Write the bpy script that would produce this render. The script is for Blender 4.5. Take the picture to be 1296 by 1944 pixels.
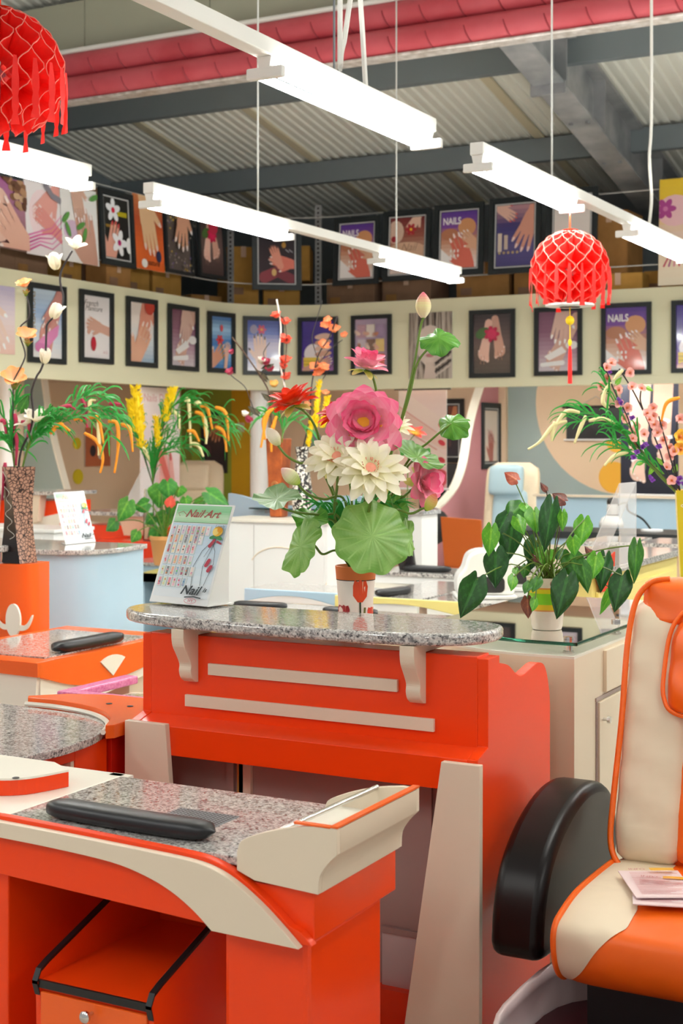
import bpy, math, random
from mathutils import Vector, Matrix
for _o in list(bpy.data.objects): bpy.data.objects.remove(_o)
SC = bpy.context.scene; COL = SC.collection
R = random.Random(7)
PI = math.pi
# ---------------------------------------------------------------- camera
TH = math.radians(28); CT = math.cos(TH); ST = math.sin(TH)
FPX = 2700.0; HZ = 840.0; EYE = 1.6
cam = bpy.data.cameras.new('camera'); camo = bpy.data.objects.new('camera', cam); COL.objects.link(camo)
camo.location = (0, 0, EYE); camo.rotation_euler = (PI/2, 0, TH)
cam.sensor_fit = 'VERTICAL'; cam.sensor_height = 36; cam.sensor_width = 24
cam.lens = 36*FPX/1944; cam.shift_y = (HZ-972)/1944
cam.clip_end = 100
cam.dof.use_dof = True; cam.dof.focus_distance = 4.0; cam.dof.aperture_fstop = 6.3
SC.camera = camo
# ---------------------------------------------------------------- world + exposure
w = bpy.data.worlds.new('world'); SC.world = w; w.use_nodes = True
w.node_tree.nodes['Background'].inputs[0].default_value = (1.0, 0.985, 0.96, 1)
w.node_tree.nodes['Background'].inputs[1].default_value = 0.30
SC.view_settings.view_transform = 'Standard'; SC.view_settings.look = 'None'
SC.view_settings.exposure = 0.52; SC.view_settings.gamma = 1.0
SC.view_settings.use_curve_mapping = False
TUBE_STRENGTH = 52.0
# ---------------------------------------------------------------- photo pixel -> place
def D(px, z):
    u = (px-648)/FPX; return z*(u*CT-ST), z*(u*ST+CT)
def atH(px, py, h):                       # on a level surface of height h
    z = (EYE-h)*FPX/(py-HZ); x, y = D(px, z); return Vector((x, y, h))
def atZ(px, py, z):                       # at a known depth
    x, y = D(px, z); return Vector((x, y, EYE-(py-HZ)*z/FPX))
def atX(px, py, X):
    u = (px-648)/FPX; return atZ(px, py, X/(u*CT-ST))
def atY(px, py, Y):
    u = (px-648)/FPX; return atZ(px, py, Y/(u*ST+CT))
def depth(p): return -ST*p[0]+CT*p[1]
RIGHT = Vector((CT, ST, 0)); FWD = Vector((-ST, CT, 0)); UP = Vector((0, 0, 1))
# ---------------------------------------------------------------- materials
def lin(c):
    if isinstance(c, str): c = [int(c[i:i+2], 16)/255 for i in (0, 2, 4)]
    return tuple(v/12.92 if v <= .04045 else ((v+.055)/1.055)**2.4 for v in c)
MATS = {}
def mat(name, col, rough=.4, metal=0, spec=.5, coat=0, **k):
    if name in MATS: return MATS[name]
    m = bpy.data.materials.new(name); m.use_nodes = True; MATS[name] = m
    b = m.node_tree.nodes['Principled BSDF']; c = lin(col)
    b.inputs['Base Color'].default_value = (*c, 1); b.inputs['Roughness'].default_value = rough
    b.inputs['Metallic'].default_value = metal; b.inputs['Specular IOR Level'].default_value = spec
    b.inputs['Coat Weight'].default_value = coat; b.inputs['Coat Roughness'].default_value = .05
    for kk, v in k.items():
        b.inputs[kk.replace('_', ' ')].default_value = v
    return m
def nodes(m): return m.node_tree.nodes, m.node_tree.links, m.node_tree.nodes['Principled BSDF']
def ramp(nt, stops, interp='LINEAR'):
    r = nt.nodes.new('ShaderNodeValToRGB'); r.color_ramp.interpolation = interp
    e = r.color_ramp.elements
    while len(e) > 1: e.remove(e[0])
    e[0].position = stops[0][0]; e[0].color = (*lin(stops[0][1]), 1)
    for p, c in stops[1:]:
        x = e.new(p); x.color = (*lin(c), 1)
    return r
def coords(m, kind='Object', scale=1):
    N, L, b = nodes(m); t = N.new('ShaderNodeTexCoord'); mp = N.new('ShaderNodeMapping')
    s = scale if hasattr(scale, '__len__') else (scale,)*3
    mp.inputs['Scale'].default_value = s; L.new(t.outputs[kind], mp.inputs[0]); return mp
def noisy(m, c1, c2, scale=6, detail=3, bump=0, bscale=None, lo=.35, hi=.65):
    N, L, b = nodes(m); mp = coords(m)
    n = N.new('ShaderNodeTexNoise'); n.inputs['Scale'].default_value = scale; n.inputs['Detail'].default_value = detail
    L.new(mp.outputs[0], n.inputs['Vector'])
    r = ramp(m.node_tree, [(lo, c1), (hi, c2)]); L.new(n.outputs['Fac'], r.inputs[0]); L.new(r.outputs[0], b.inputs['Base Color'])
    if bump:
        bp = N.new('ShaderNodeBump'); bp.inputs['Strength'].default_value = bump; bp.inputs['Distance'].default_value = .01
        n2 = N.new('ShaderNodeTexNoise'); n2.inputs['Scale'].default_value = bscale or scale*4; n2.inputs['Detail'].default_value = 4
        L.new(mp.outputs[0], n2.inputs['Vector']); L.new(n2.outputs['Fac'], bp.inputs['Height']); L.new(bp.outputs[0], b.inputs['Normal'])
    return m
def granite(name, scale=1.0, tint='d6d3cd'):
    m = mat(name, 'b5b2ae', rough=.12, coat=.4); N, L, b = nodes(m); mp = coords(m)
    v = N.new('ShaderNodeTexVoronoi'); v.inputs['Scale'].default_value = 230*scale
    v2 = N.new('ShaderNodeTexVoronoi'); v2.inputs['Scale'].default_value = 120*scale
    L.new(mp.outputs[0], v.inputs['Vector']); L.new(mp.outputs[0], v2.inputs['Vector'])
    s1 = N.new('ShaderNodeSeparateColor'); L.new(v.outputs['Color'], s1.inputs[0])
    s2 = N.new('ShaderNodeSeparateColor'); L.new(v2.outputs['Color'], s2.inputs[0])
    r1 = ramp(m.node_tree, [(0, '3a393a'), (.16, '6d6a69'), (.34, 'a29d99'), (.55, 'c6c2bc'), (.8, tint), (.93, 'b0a6a3')], 'CONSTANT')
    r2 = ramp(m.node_tree, [(0, '565454'), (.13, '9c9896'), (.35, 'dedad3'), (.85, 'c6bcb6')], 'CONSTANT')
    L.new(s1.outputs[0], r1.inputs[0]); L.new(s2.outputs[1], r2.inputs[0])
    mx = N.new('ShaderNodeMix'); mx.data_type = 'RGBA'; mx.inputs[0].default_value = .42
    L.new(r1.outputs[0], mx.inputs[6]); L.new(r2.outputs[0], mx.inputs[7]); L.new(mx.outputs[2], b.inputs['Base Color'])
    return m
mat('orange', 'f2420a', rough=.26, coat=.0, spec=.4)
mat('orange_side', 'f2420a', rough=.32, coat=.0, spec=.3)
mat('tangerine', 'f2631c', rough=.25, coat=.0)
mat('red_orange', 'ea3a12', rough=.2, coat=.2)
mat('cream', 'e3d3bb', rough=.4)
mat('cream_white', 'efeadb', rough=.3)
mat('fascia', 'efebc9', rough=.7)
mat('ivory_lam', 'ecdcc0', rough=.32, coat=.1)
mat('pinkbeige', 'e0bfa4', rough=.35)
mat('black', '141415', rough=.35); mat('black_leather', '17181b', rough=.38)
mat('frame_black', '1d2426', rough=.45); mat('silver_line', 'c8c8c8', rough=.4)
mat('chrome', 'd8d6d2', rough=.18, metal=1); mat('steel', '8c9194', rough=.45, metal=.6)
mat('white', 'f2f1ee', rough=.45); mat('white_gloss', 'f3f2ee', rough=.2)
mat('blue_lam', 'b3cfe0', rough=.3); mat('blue_dark', '9fb6c6', rough=.35)
mat('taupe', 'a38f89', rough=.2)
mat('teal_wall', '9fb0ae', rough=.8); mat('peach_wall', 'e8cdae', rough=.8)
mat('pink_wall', 'cf9097', rough=.75); mat('green_wall', '9aa63a', rough=.8); mat('olive_wall', '8c8a35', rough=.8)
mat('yellow_wall', 'd9a91a', rough=.8); mat('yellow', 'f0e08a', rough=.4); mat('dot_yellow', 'd8c31c', rough=.7); mat('dot_orange', 'f0b43c', rough=.7)
mat('dark', '2a2726', rough=.8); mat('wire', 'cfcfca', rough=.5); mat('white_metal', 'f1f0ea', rough=.35)
mat('galv', '9a9da0', rough=.5, metal=.35); noisy(MATS['galv'], '8d9194', 'b4b5b6', 3, 5)
mat('joint', 'd2c9ad', rough=.7); mat('purlin', '757e82', rough=.55); mat('soffit', 'd9b9a0', rough=.8)
mat('roof', 'e6e6dc', rough=.6); mat('bulk', 'b3b49f', rough=.7)
mat('duct', 'c5444c', rough=.5); noisy(MATS['duct'], 'c04650', 'cc5862', 3, 3, .04, 60)
mat('duct_seam', 'a2343f', rough=.55); mat('foil', 'd6cfc8', rough=.35, metal=.5); noisy(MATS['foil'], 'c9bfb4', 'efe9e4', 14, 4, .4, 40)
mat('card', 'a9793f', rough=.85); noisy(MATS['card'], '9c6f3a', 'b28147', 4, 3)
mat('card2', '8f6c52', rough=.85); noisy(MATS['card2'], '86654d', '9a765a', 4, 3)
mat('card3', 'bb8a3d', rough=.85); noisy(MATS['card3'], 'b28438', 'c79648', 4, 3)
mat('floor', 'beb6a8', rough=.35); noisy(MATS['floor'], 'b3ab9d', 'c6beb1', 5, 4)
granite('granite'); granite('granite_far', .55)
def glassmat(name, col, rough=0.0, ior=1.45, alpha_mix=None):
    m = mat(name, col, rough=rough); b = nodes(m)[2]
    b.inputs['Transmission Weight'].default_value = 1; b.inputs['IOR'].default_value = ior; return m
glassmat('glass', 'eef6f0'); glassmat('glass_edge', '2f6f5a', .1); mat('acrylic', 'f6f4f6', rough=.15, Alpha=.3)
mt = mat('tube', 'ffffff'); b = nodes(mt)[2]; b.inputs['Emission Color'].default_value = (.985, 1, .965, 1); b.inputs['Emission Strength'].default_value = TUBE_STRENGTH
mp_ = mat('tube_low', 'ffffff'); b = nodes(mp_)[2]; b.inputs['Emission Color'].default_value = (.985, 1, .965, 1); b.inputs['Emission Strength'].default_value = TUBE_STRENGTH*.62
def printmat(name, rough=.35, coat=0.):
    m = mat(name, 'ffffff', rough=rough, coat=coat); N, L, b = nodes(m)
    a = N.new('ShaderNodeVertexColor'); a.layer_name = 'Col'; L.new(a.outputs[0], b.inputs['Base Color']); return m
printmat('print', .3); printmat('print_glossy', .18, .5); printmat('petal', .45); printmat('leafcol', .36)
def translucent(m, amt=.35):
    N, L, b = nodes(m); out = N['Material Output']; t = N.new('ShaderNodeBsdfTranslucent'); mx = N.new('ShaderNodeMixShader')
    mx.inputs[0].default_value = amt; L.new(b.outputs[0], mx.inputs[1]); L.new(t.outputs[0], mx.inputs[2]); L.new(mx.outputs[0], out.inputs[0])
    src = b.inputs['Base Color']
    if src.is_linked: L.new(src.links[0].from_socket, t.inputs[0])
    else: t.inputs[0].default_value = src.default_value
    return m
translucent(MATS['petal'], .3); translucent(MATS['leafcol'], .18)
for n_, c_ in dict(leaf_green='4f9a2a', leaf_dark='1f5a20', leaf_mid='3d8a2c', leaf_blade='2f9a3a', leaf_lotus='6fa648', stem='5d7a24', stem_dark='2e4a1c').items():
    mat(n_, c_, rough=.38)
translucent(MATS['leaf_green'], .25); translucent(MATS['leaf_lotus'], .15); translucent(MATS['leaf_blade'], .25)
for n_, c_ in dict(catkin_orange='f59a1a', catkin_cream='ece0a4', catkin_red='b52a4e', plume='f6d40e', branch='2a2020', branch_brown='4c3423', tissue='ff332c', tissue_edge_lit='ff8a7c').items():
    mat(n_, c_, rough=.6)
translucent(MATS['tissue'], .4)
# ---------------------------------------------------------------- mesh builder
ORG = {}
class MB:
    def __init__(s): s.v = []; s.f = []; s.c = []; s.m = []; s.col = None; s.mi = 0
    def add(s, vs, fs, col=None):
        o = len(s.v); s.v += [Vector(p) for p in vs]
        for f in fs: s.f.append([i+o for i in f]); s.c.append(col or s.col or (1, 1, 1)); s.m.append(s.mi)
        return s
    def box(s, x0, x1, y0, y1, z0, z1, col=None):
        vs = [(x, y, z) for z in (z0, z1) for y in (y0, y1) for x in (x0, x1)]
        return s.add(vs, [(0, 2, 3, 1), (4, 5, 7, 6), (0, 1, 5, 4), (2, 6, 7, 3), (0, 4, 6, 2), (1, 3, 7, 5)], col)
    def hexa(s, a, b_, col=None):            # two quads (4 pts each)
        return s.add(list(a)+list(b_), [(0, 3, 2, 1), (4, 5, 6, 7), (0, 1, 5, 4), (1, 2, 6, 5), (2, 3, 7, 6), (3, 0, 4, 7)], col)
    def prism(s, poly, d0, d1, axis='y', col=None):   # polygon in the other two axes, extruded d0..d1
        def P(a, b_, d): return {'x': (d, a, b_), 'y': (a, d, b_), 'z': (a, b_, d)}[axis]
        n = len(poly); vs = [P(a, b_, d0) for a, b_ in poly]+[P(a, b_, d1) for a, b_ in poly]
        fs = [tuple(range(n)), tuple(range(2*n-1, n-1, -1))]+[(i, i+n, (i+1) % n+n, (i+1) % n) for i in range(n)]
        return s.add(vs, fs, col)
    def lathe(s, prof, cx=0, cy=0, n=20, col=None, a0=0, a1=2*PI, sq=(1, 1)):
        full = abs(a1-a0-2*PI) < 1e-6; k = n if full else n+1; o = []
        for r, z in prof:
            for i in range(k):
                a = a0+(a1-a0)*i/n; o.append((cx+r*math.cos(a)*sq[0], cy+r*math.sin(a)*sq[1], z))
        fs = []
        for j in range(len(prof)-1):
            for i in range(n):
                i2 = (i+1) % k; fs.append((j*k+i, j*k+i2, (j+1)*k+i2, (j+1)*k+i))
        return s.add(o, fs, col)
    def tube(s, pts, r, n=6, col=None, caps=True):
        pts = [Vector(p) for p in pts]; m = len(pts); vs = []; fs = []
        rr = r if hasattr(r, '__len__') else [r]*m
        ref = None
        for i, p in enumerate(pts):
            t = (pts[min(i+1, m-1)]-pts[max(i-1, 0)]).normalized()
            if ref is None:
                ref = t.cross(Vector((0, 0, 1)))
                if ref.length < .2: ref = t.cross(Vector((1, 0, 0)))
            ref = (ref-t*ref.dot(t)).normalized(); bi = t.cross(ref)
            for k in range(n):
                a = 2*PI*k/n; vs.append(p+(ref*math.cos(a)+bi*math.sin(a))*rr[i])
        for i in range(m-1):
            for k in range(n): fs.append((i*n+k, i*n+(k+1) % n, (i+1)*n+(k+1) % n, (i+1)*n+k))
        if caps: fs += [tuple(range(n-1, -1, -1)), tuple(range((m-1)*n, m*n))]
        return s.add(vs, fs, col)
    def grid(s, fn, nu, nv, col=None):       # fn(u,v)->point, colour may be a function too
        vs = [fn(i/nu, j/nv) for j in range(nv+1) for i in range(nu+1)]; o = len(s.v); s.v += [Vector(p) for p in vs]
        for j in range(nv):
            for i in range(nu):
                a = j*(nu+1)+i; s.f.append([o+a, o+a+1, o+a+nu+2, o+a+nu+1])
                s.c.append(col((i+.5)/nu, (j+.5)/nv) if callable(col) else (col or (1, 1, 1))); s.m.append(s.mi)
        return s
    def ellipsoid(s, c, rx, ry, rz, n=12, m=8, col=None):
        c = Vector(c)
        return s.grid(lambda u, v: c+Vector((rx*math.sin(PI*v)*math.cos(2*PI*u), ry*math.sin(PI*v)*math.sin(2*PI*u), -rz*math.cos(PI*v))), n, m, col)
    def obj(s, name, material, parent=None, smooth=None, bevel=0, origin=None, solid=0, seg=2):
        o0 = Vector(ORG.get(parent.name, (0, 0, 0))) if parent else None
        if o0 is None:
            if origin is None:
                xs = [p.x for p in s.v]; ys = [p.y for p in s.v]; zs = [p.z for p in s.v]
                origin = ((min(xs)+max(xs))/2, (min(ys)+max(ys))/2, min(zs))
            o0 = Vector(origin)
        me = bpy.data.meshes.new(name); me.from_pydata([tuple(p-o0) for p in s.v], [], s.f)
        mats = material if isinstance(material, (list, tuple)) else [material]
        for mm in mats: me.materials.append(MATS[mm])
        if len(mats) > 1: me.polygons.foreach_set('material_index', s.m)
        if any(MATS[mm].name in ('print', 'print_glossy', 'petal', 'leafcol') for mm in mats):
            ca = me.color_attributes.new('Col', 'FLOAT_COLOR', 'CORNER'); d = []
            for p, c in zip(me.polygons, s.c):
                for _ in range(p.loop_total): d += [c[0], c[1], c[2], 1]
            ca.data.foreach_set('color', d)
        me.validate(); me.update()
        if smooth is not None:
            me.polygons.foreach_set('use_smooth', [True]*len(me.polygons))
            if smooth < 3: me.set_sharp_from_angle(angle=smooth)
        o = bpy.data.objects.new(name, me); COL.objects.link(o)
        if parent: o.parent = parent; ORG[o.name] = tuple(o0)
        else: o.location = o0; ORG[o.name] = tuple(o0)
        if solid:
            md = o.modifiers.new('solid', 'SOLIDIFY'); md.thickness = solid; md.offset = 0
        if bevel:
            md = o.modifiers.new('bevel', 'BEVEL'); md.width = bevel; md.segments = seg; md.limit_method = 'ANGLE'; md.angle_limit = .6
        return o
def tag(o, label=None, cat=None, group=None, kind=None):
    if label: o['label'] = label
    if cat: o['category'] = cat
    if group: o['group'] = group
    if kind: o['kind'] = kind
    return o
def thing(name, label, cat, loc=(0, 0, 0), group=None):
    o = bpy.data.objects.new(name, None); COL.objects.link(o); o.location = loc; o.empty_display_size = .1
    ORG[o.name] = tuple(loc); return tag(o, label, cat, group)
def struct(o): o['kind'] = 'structure'; return o
def bez(pts, n=10):                        # smooth curve through the points
    pts = [Vector(p) for p in pts]; out = []
    for i in range(len(pts)-1):
        p0 = pts[max(i-1, 0)]; p1 = pts[i]; p2 = pts[i+1]; p3 = pts[min(i+2, len(pts)-1)]
        for k in range(n):
            t = k/n; out.append(.5*((2*p1)+(p2-p0)*t+(2*p0-5*p1+4*p2-p3)*t*t+(3*p1-p0-3*p2+p3)*t**3))
    return out+[pts[-1]]
def curve2(pts, n=6):
    return [(p.x, p.y) for p in bez([(a, b_, 0) for a, b_ in pts], n)]
def text_mesh(s, size=1, shear=0, bold=0, align='CENTER', space=1.0):
    c = bpy.data.curves.new('t', 'FONT'); c.body = s; c.size = size; c.shear = shear; c.align_x = align; c.offset = bold; c.space_character = space
    c.resolution_u = 3
    o = bpy.data.objects.new('t', c); COL.objects.link(o); dg = bpy.context.evaluated_depsgraph_get()
    me = bpy.data.meshes.new_from_object(o.evaluated_get(dg)); vs = [v.co.copy() for v in me.vertices]; fs = [list(p.vertices) for p in me.polygons]
    bpy.data.objects.remove(o); bpy.data.curves.remove(c); bpy.data.meshes.remove(me); return vs, fs
# ---------------------------------------------------------------- flat print drawing (x right, y up, layered along +z)
class Pic:
    def __init__(s): s.b = MB(); s.z = 0
    def up(s): s.z += .0005
    def poly(s, pts, col, grad=None):
        s.up(); s.b.add([(p[0], p[1], s.z) for p in pts], [tuple(range(len(pts)))], lin(col)); return s
    def rect(s, x0, y0, x1, y1, col): return s.poly([(x0, y0), (x1, y0), (x1, y1), (x0, y1)], col)
    def vgrad(s, x0, y0, x1, y1, stops, n=14):
        s.up(); cs = [lin(c) for c in stops]
        for i in range(n):
            t = (i+.5)/n*(len(cs)-1); k = min(int(t), len(cs)-2); t -= k
            c = tuple(a*(1-t)+b_*t for a, b_ in zip(cs[k], cs[k+1]))
            a, b_ = y0+(y1-y0)*i/n, y0+(y1-y0)*(i+1)/n
            s.b.add([(x0, a, s.z), (x1, a, s.z), (x1, b_, s.z), (x0, b_, s.z)], [(0, 1, 2, 3)], c)
        return s
    def ell(s, cx, cy, rx, ry, col, ang=0, n=16):
        ca, sa = math.cos(ang), math.sin(ang)
        return s.poly([(cx+rx*math.cos(2*PI*i/n)*ca-ry*math.sin(2*PI*i/n)*sa, cy+rx*math.cos(2*PI*i/n)*sa+ry*math.sin(2*PI*i/n)*ca) for i in range(n)], col)
    def line(s, pts, wd, col, taper=0):
        s.up(); n = len(pts); L_ = []; R_ = []
        for i, p in enumerate(pts):
            a = pts[max(i-1, 0)]; c = pts[min(i+1, n-1)]; dx, dy = c[0]-a[0], c[1]-a[1]; l = math.hypot(dx, dy) or 1
            wi = wd*(1-taper*i/max(n-1, 1))/2; L_.append((p[0]-dy/l*wi, p[1]+dx/l*wi, s.z)); R_.append((p[0]+dy/l*wi, p[1]-dx/l*wi, s.z))
        for i in range(n-1): s.b.add([R_[i], R_[i+1], L_[i+1], L_[i]], [(0, 1, 2, 3)], lin(col))
        return s
    def cap(s, x0, y0, x1, y1, w0, w1, col):
        a = math.atan2(y1-y0, x1-x0); P = []
        for i in range(7): t = a-PI/2+PI*i/6; P.append((x1+w1*math.cos(t), y1+w1*math.sin(t)))
        for i in range(7): t = a+PI/2+PI*i/6; P.append((x0+w0*math.cos(t), y0+w0*math.sin(t)))
        return s.poly(P, col)
    def hand(s, x, y, sc, ang, skin, nail='f3ece8', spread=.16, flip=1, arm=1.2, shade=None):
        ca, sa = math.cos(ang), math.sin(ang)
        def T(u, v): v *= flip; return x+sc*(u*ca-v*sa), y+sc*(u*sa+v*ca)
        def cp(u0, v0, u1, v1, w0, w1, c): a, b_ = T(u0, v0); c_, d = T(u1, v1); s.cap(a, b_, c_, d, w0*sc, w1*sc, c)
        sh = shade or skin
        if arm: cp(-arm, -.04, 0, 0, .2, .19, skin)
        cp(.0, .0, .32, 0, .23, .25, skin)
        cp(.1, .2, .38, .42, .1, .065, skin); cp(.4, .435, .44, .465, .045, .03, nail)
        for k, (l, v) in enumerate([(.52, .19), (.6, .065), (.57, -.06), (.44, -.18)]):
            a = (v*spread*5); u0, v0 = .38, v; u1, v1 = .38+l*math.cos(a), v+l*math.sin(a)
            cp(u0, v0, u1, v1, .066, .05, skin if k % 2 else sh); cp(u1-.03, v1, u1+.06*math.cos(a), v1+.06*math.sin(a), .036, .024, nail)
        return s
    def foot(s, x, y, sc, ang, skin, nail='f5eae6', flip=1):
        ca, sa = math.cos(ang), math.sin(ang)
        def T(u, v): v *= flip; return x+sc*(u*ca-v*sa), y+sc*(u*sa+v*ca)
        s.cap(*T(-1.1, .06), *T(-.3, .03), .17*sc, .19*sc, skin); s.cap(*T(-.3, .03), *T(.35, 0), .2*sc, .25*sc, skin)
        for k in range(5):
            v = .2-.1*k; u = .58-.05*k*k*.5
            s.cap(*T(.35, v), *T(u, v*1.1), .06*sc, (.075 if k == 0 else .05)*sc, skin); s.ell(*T(u+.01, v*1.1), .035*sc, .03*sc, nail, ang)
        return s
    def flower(s, x, y, r, col, mid='f2c430', n=6, ang=0):
        for i in range(n):
            a = ang+2*PI*i/n; s.ell(x+r*.55*math.cos(a), y+r*.55*math.sin(a), r*.5, r*.3, col, a, 10)
        return s.ell(x, y, r*.25, r*.25, mid, 0, 8)
    def face(s, x, y, sc, skin, hair, lips='b8505a', eye='4a4248'):
        s.ell(x, y, .3*sc, .42*sc, skin); s.ell(x-.12*sc, y+.08*sc, .07*sc, .03*sc, eye); s.ell(x+.12*sc, y+.08*sc, .07*sc, .03*sc, eye)
        s.line([(x-.2*sc, y+.15*sc), (x-.06*sc, y+.17*sc)], .025*sc, hair); s.line([(x+.2*sc, y+.15*sc), (x+.06*sc, y+.17*sc)], .025*sc, hair)
        s.line([(x+.02*sc, y+.08*sc), (x+.035*sc, y-.06*sc), (x-.02*sc, y-.07*sc)], .015*sc, hair)
        return s.ell(x, y-.2*sc, .09*sc, .04*sc, lips)
    def text(s, t, x, y, size, col, shear=0, bold=0, ang=0, align='CENTER', space=1.0, sx=1):
        s.up(); vs, fs = text_mesh(t, size, shear, bold, align, space); ca, sa = math.cos(ang), math.sin(ang)
        s.b.add([(x+v.x*sx*ca-v.y*sa, y+v.x*sx*sa+v.y*ca, s.z) for v in vs], fs, lin(col)); return s
def plane_mat(p, right, up):               # local x=right, y=up, z=normal
    right = Vector(right).normalized(); up = Vector(up).normalized(); nrm = right.cross(up)
    return Matrix(((right.x, up.x, nrm.x, p[0]), (right.y, up.y, nrm.y, p[1]), (right.z, up.z, nrm.z, p[2]), (0, 0, 0, 1)))
# ================================================================ SETTING
FX, FY, FR = -8.47, 13.85, 1.0             # fascia planes and corner radius
FB, FT = 2.18, 3.13                        # fascia bottom / top
WX, WY = -10.8, 16.0                       # walls behind
def path(off=0.0, n=14):                   # fascia line in plan, pushed off towards the room
    x, y = FX+off, FY-off; r = FR-off; P = [(x, 3.0)]
    for i in range(n+1):
        a = PI-PI/2*i/n; P.append((FX+FR+r*math.cos(a), FY-FR+r*math.sin(a)))
    return P+[(1.5, y)]
struct(MB().box(-12, 5, -3, 17, -.1, 0).obj('floor', 'floor'))
# roof: trapezoid-ribbed sheet falling away from the camera
RS = .191
def roofh(y): return 4.5+RS*(WY-y)
rb = MB(); x = -14.; prof = []
while x < 6:
    prof += [(x, 0), (x+.045, 0), (x+.058, .022), (x+.102, .022)]; x += .115
for (ya, yb) in ((2.0, 17.0),):
    vs = [(a, y, roofh(y)+d) for y in (ya, yb) for a, d in prof]; n = len(prof)
    rb.add(vs, [(i, i+1, n+i+1, n+i) for i in range(n-1)])
ce = struct(rb.obj('ceiling', 'roof'))
bt = MB()
for i, X in enumerate((-9.3, -7.9, -6.55, -5.2, -2.9, -1.6)):
    vs = [(X+dx, y, roofh(y)+dz) for y in (2., 16.9) for dx, dz in ((-.05, -.004), (.05, -.004), (.05, -.03), (-.05, -.03))]
    m_ = MB().hexa(vs[:4], vs[4:]).obj('roof_joint_strip', 'joint', ce)
# upper walls, lower walls
wl = struct(MB().box(WX-.1, WX, 2, 17, 0, 7.2).obj('wall_left', 'peach_wall'))
wb = struct(MB().box(WX, 3, WY, WY+.1, 0, 4.5).obj('wall_back', 'peach_wall'))
MB().box(WX, WX+.01, 2, WY, 3.05, 6.8).obj('dark_upper_panel', 'purlin', wl)
MB().box(WX, 3, WY-.01, WY, 3.05, 4.5).obj('dark_upper_panel', 'purlin', wb)
# fascia band, its soffit and the storage deck behind it
P0, P1 = path(0), path(-.09)
fb = MB(); n = len(P0); vs = [(a, b_, h) for h in (FB, FT) for a, b_ in P0]+[(a, b_, h) for h in (FB, FT) for a, b_ in P1]; fs = []
for i in range(n-1):
    fs += [(i, i+1, n+i+1, n+i), (2*n+i, 3*n+i, 3*n+i+1, 2*n+i+1), (n+i, n+i+1, 3*n+i+1, 3*n+i), (i, 2*n+i, 2*n+i+1, i+1)]
tr = struct(fb.add(vs, fs).obj('trim_1', 'fascia', smooth=.5))
sb_ = MB(); P1b = path(-.05)
poly = [(a, b_) for a, b_ in P1b]+[(1.5, WY-.02), (WX+.02, WY-.02), (WX+.02, 3.0)]
struct(MB().prism(poly, FB+.14, FB+.22, 'z').obj('trim_2', 'soffit'))
struct(MB().prism(poly, 3.0, 3.05, 'z').obj('trim_3', 'dark'))
# steel: purlins, rafter, bulkhead, ducts
for k, Y in enumerate((14.25, 12.15, 10.25, 8.1)):
    h = roofh(Y)-.03; b_ = MB()
    b_.prism([(Y-.05, h), (Y+.05, h), (Y+.05, h-.02), (Y-.02, h-.02), (Y-.02, h-.22), (Y+.05, h-.22), (Y+.05, h-.24), (Y-.05, h-.24)], -13, 5, 'x')
    tag(b_.obj('roof_purlin', 'purlin'), ['grey steel purlin under the far end of the ribbed roof', 'grey steel purlin just beyond the red ducts', 'grey steel purlin hidden over the red ducts', 'grey steel purlin near the roof bulkhead'][k], 'beam', 'roof purlins')
ra = thing('roof_rafter', 'big galvanised steel I-beam rafter sloping under the ribbed roof', 'beam', (-4.2, 10, 5))
for nm, x0, x1, d0, d1 in (('bottom_flange', -4.36, -4.08, .60, .575), ('web', -4.23, -4.21, .575, .06), ('top_flange', -4.36, -4.08, .06, .03)):
    ya, yb = 9.0, 15.9
    MB().hexa([(x0, ya, roofh(ya)-d0), (x1, ya, roofh(ya)-d0), (x1, ya, roofh(ya)-d1), (x0, ya, roofh(ya)-d1)],
              [(x0, yb, roofh(yb)-d0), (x1, yb, roofh(yb)-d0), (x1, yb, roofh(yb)-d1), (x0, yb, roofh(yb)-d1)]).obj(nm, 'galv', ra)
for ya in (11.9, 13.0, 15.0):
    MB().box(-4.34, -4.1, ya, ya+.02, roofh(ya)-.575, roofh(ya)-.06).obj('stiffener', 'galv', ra)
MB().box(-4.38, -4.06, 11.75, 11.79, roofh(11.8)-.68, roofh(11.8)-.57).obj('splice_plate', 'galv', ra)
for X, Y in ((-4.3, 12.6), (-4.14, 12.6), (-4.3, 13.6), (-4.14, 13.6)):
    MB().lathe([(0, roofh(Y)-.62), (.02, roofh(Y)-.62), (.02, roofh(Y)-.6)], X, Y, 6).obj('bolt', 'steel', ra)
bu = thing('roof_bulkhead', 'grey-green panelled bulkhead board running above the red ducts', 'bulkhead', (-4, 10, 4.98))
for i in range(14):
    x0 = -13+i*1.3; MB().box(x0+.004, x0+1.296, 9.9, 9.94, 4.96, 5.46).obj('panel', 'bulk', bu)
for k, (Y, h) in enumerate(((9.78, 4.86), (9.74, 4.645))):
    d = thing('air_duct', ['upper red air duct running just under the grey bulkhead', 'lower red air duct with foil strip along its underside'][k], 'duct', (-4, Y, h-.1), 'red air ducts')
    pr = [(Y+.105*math.cos(2*PI*i/24), h+.105*math.sin(2*PI*i/24)) for i in range(24)]
    MB().prism(pr, -13, 4, 'x').obj('pipe', 'duct', d, smooth=.6)
    for j in range(40):
        X = -11+j*.31+.07*k
        pts = [(X+.12*t/15, Y+.108*math.cos(-PI*1.05+2.2*PI*.55*t/15), h+.108*math.sin(-PI*1.05+2.2*PI*.55*t/15)) for t in range(16)]
        MB().tube(pts, .006, 4).obj('seam', 'duct_seam', d)
    if k: 
        f_ = MB().box(-13, 4, Y-.06, Y+.09, h-.125, h-.1).obj('foil_strip', 'foil', d, bevel=.01)
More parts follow.
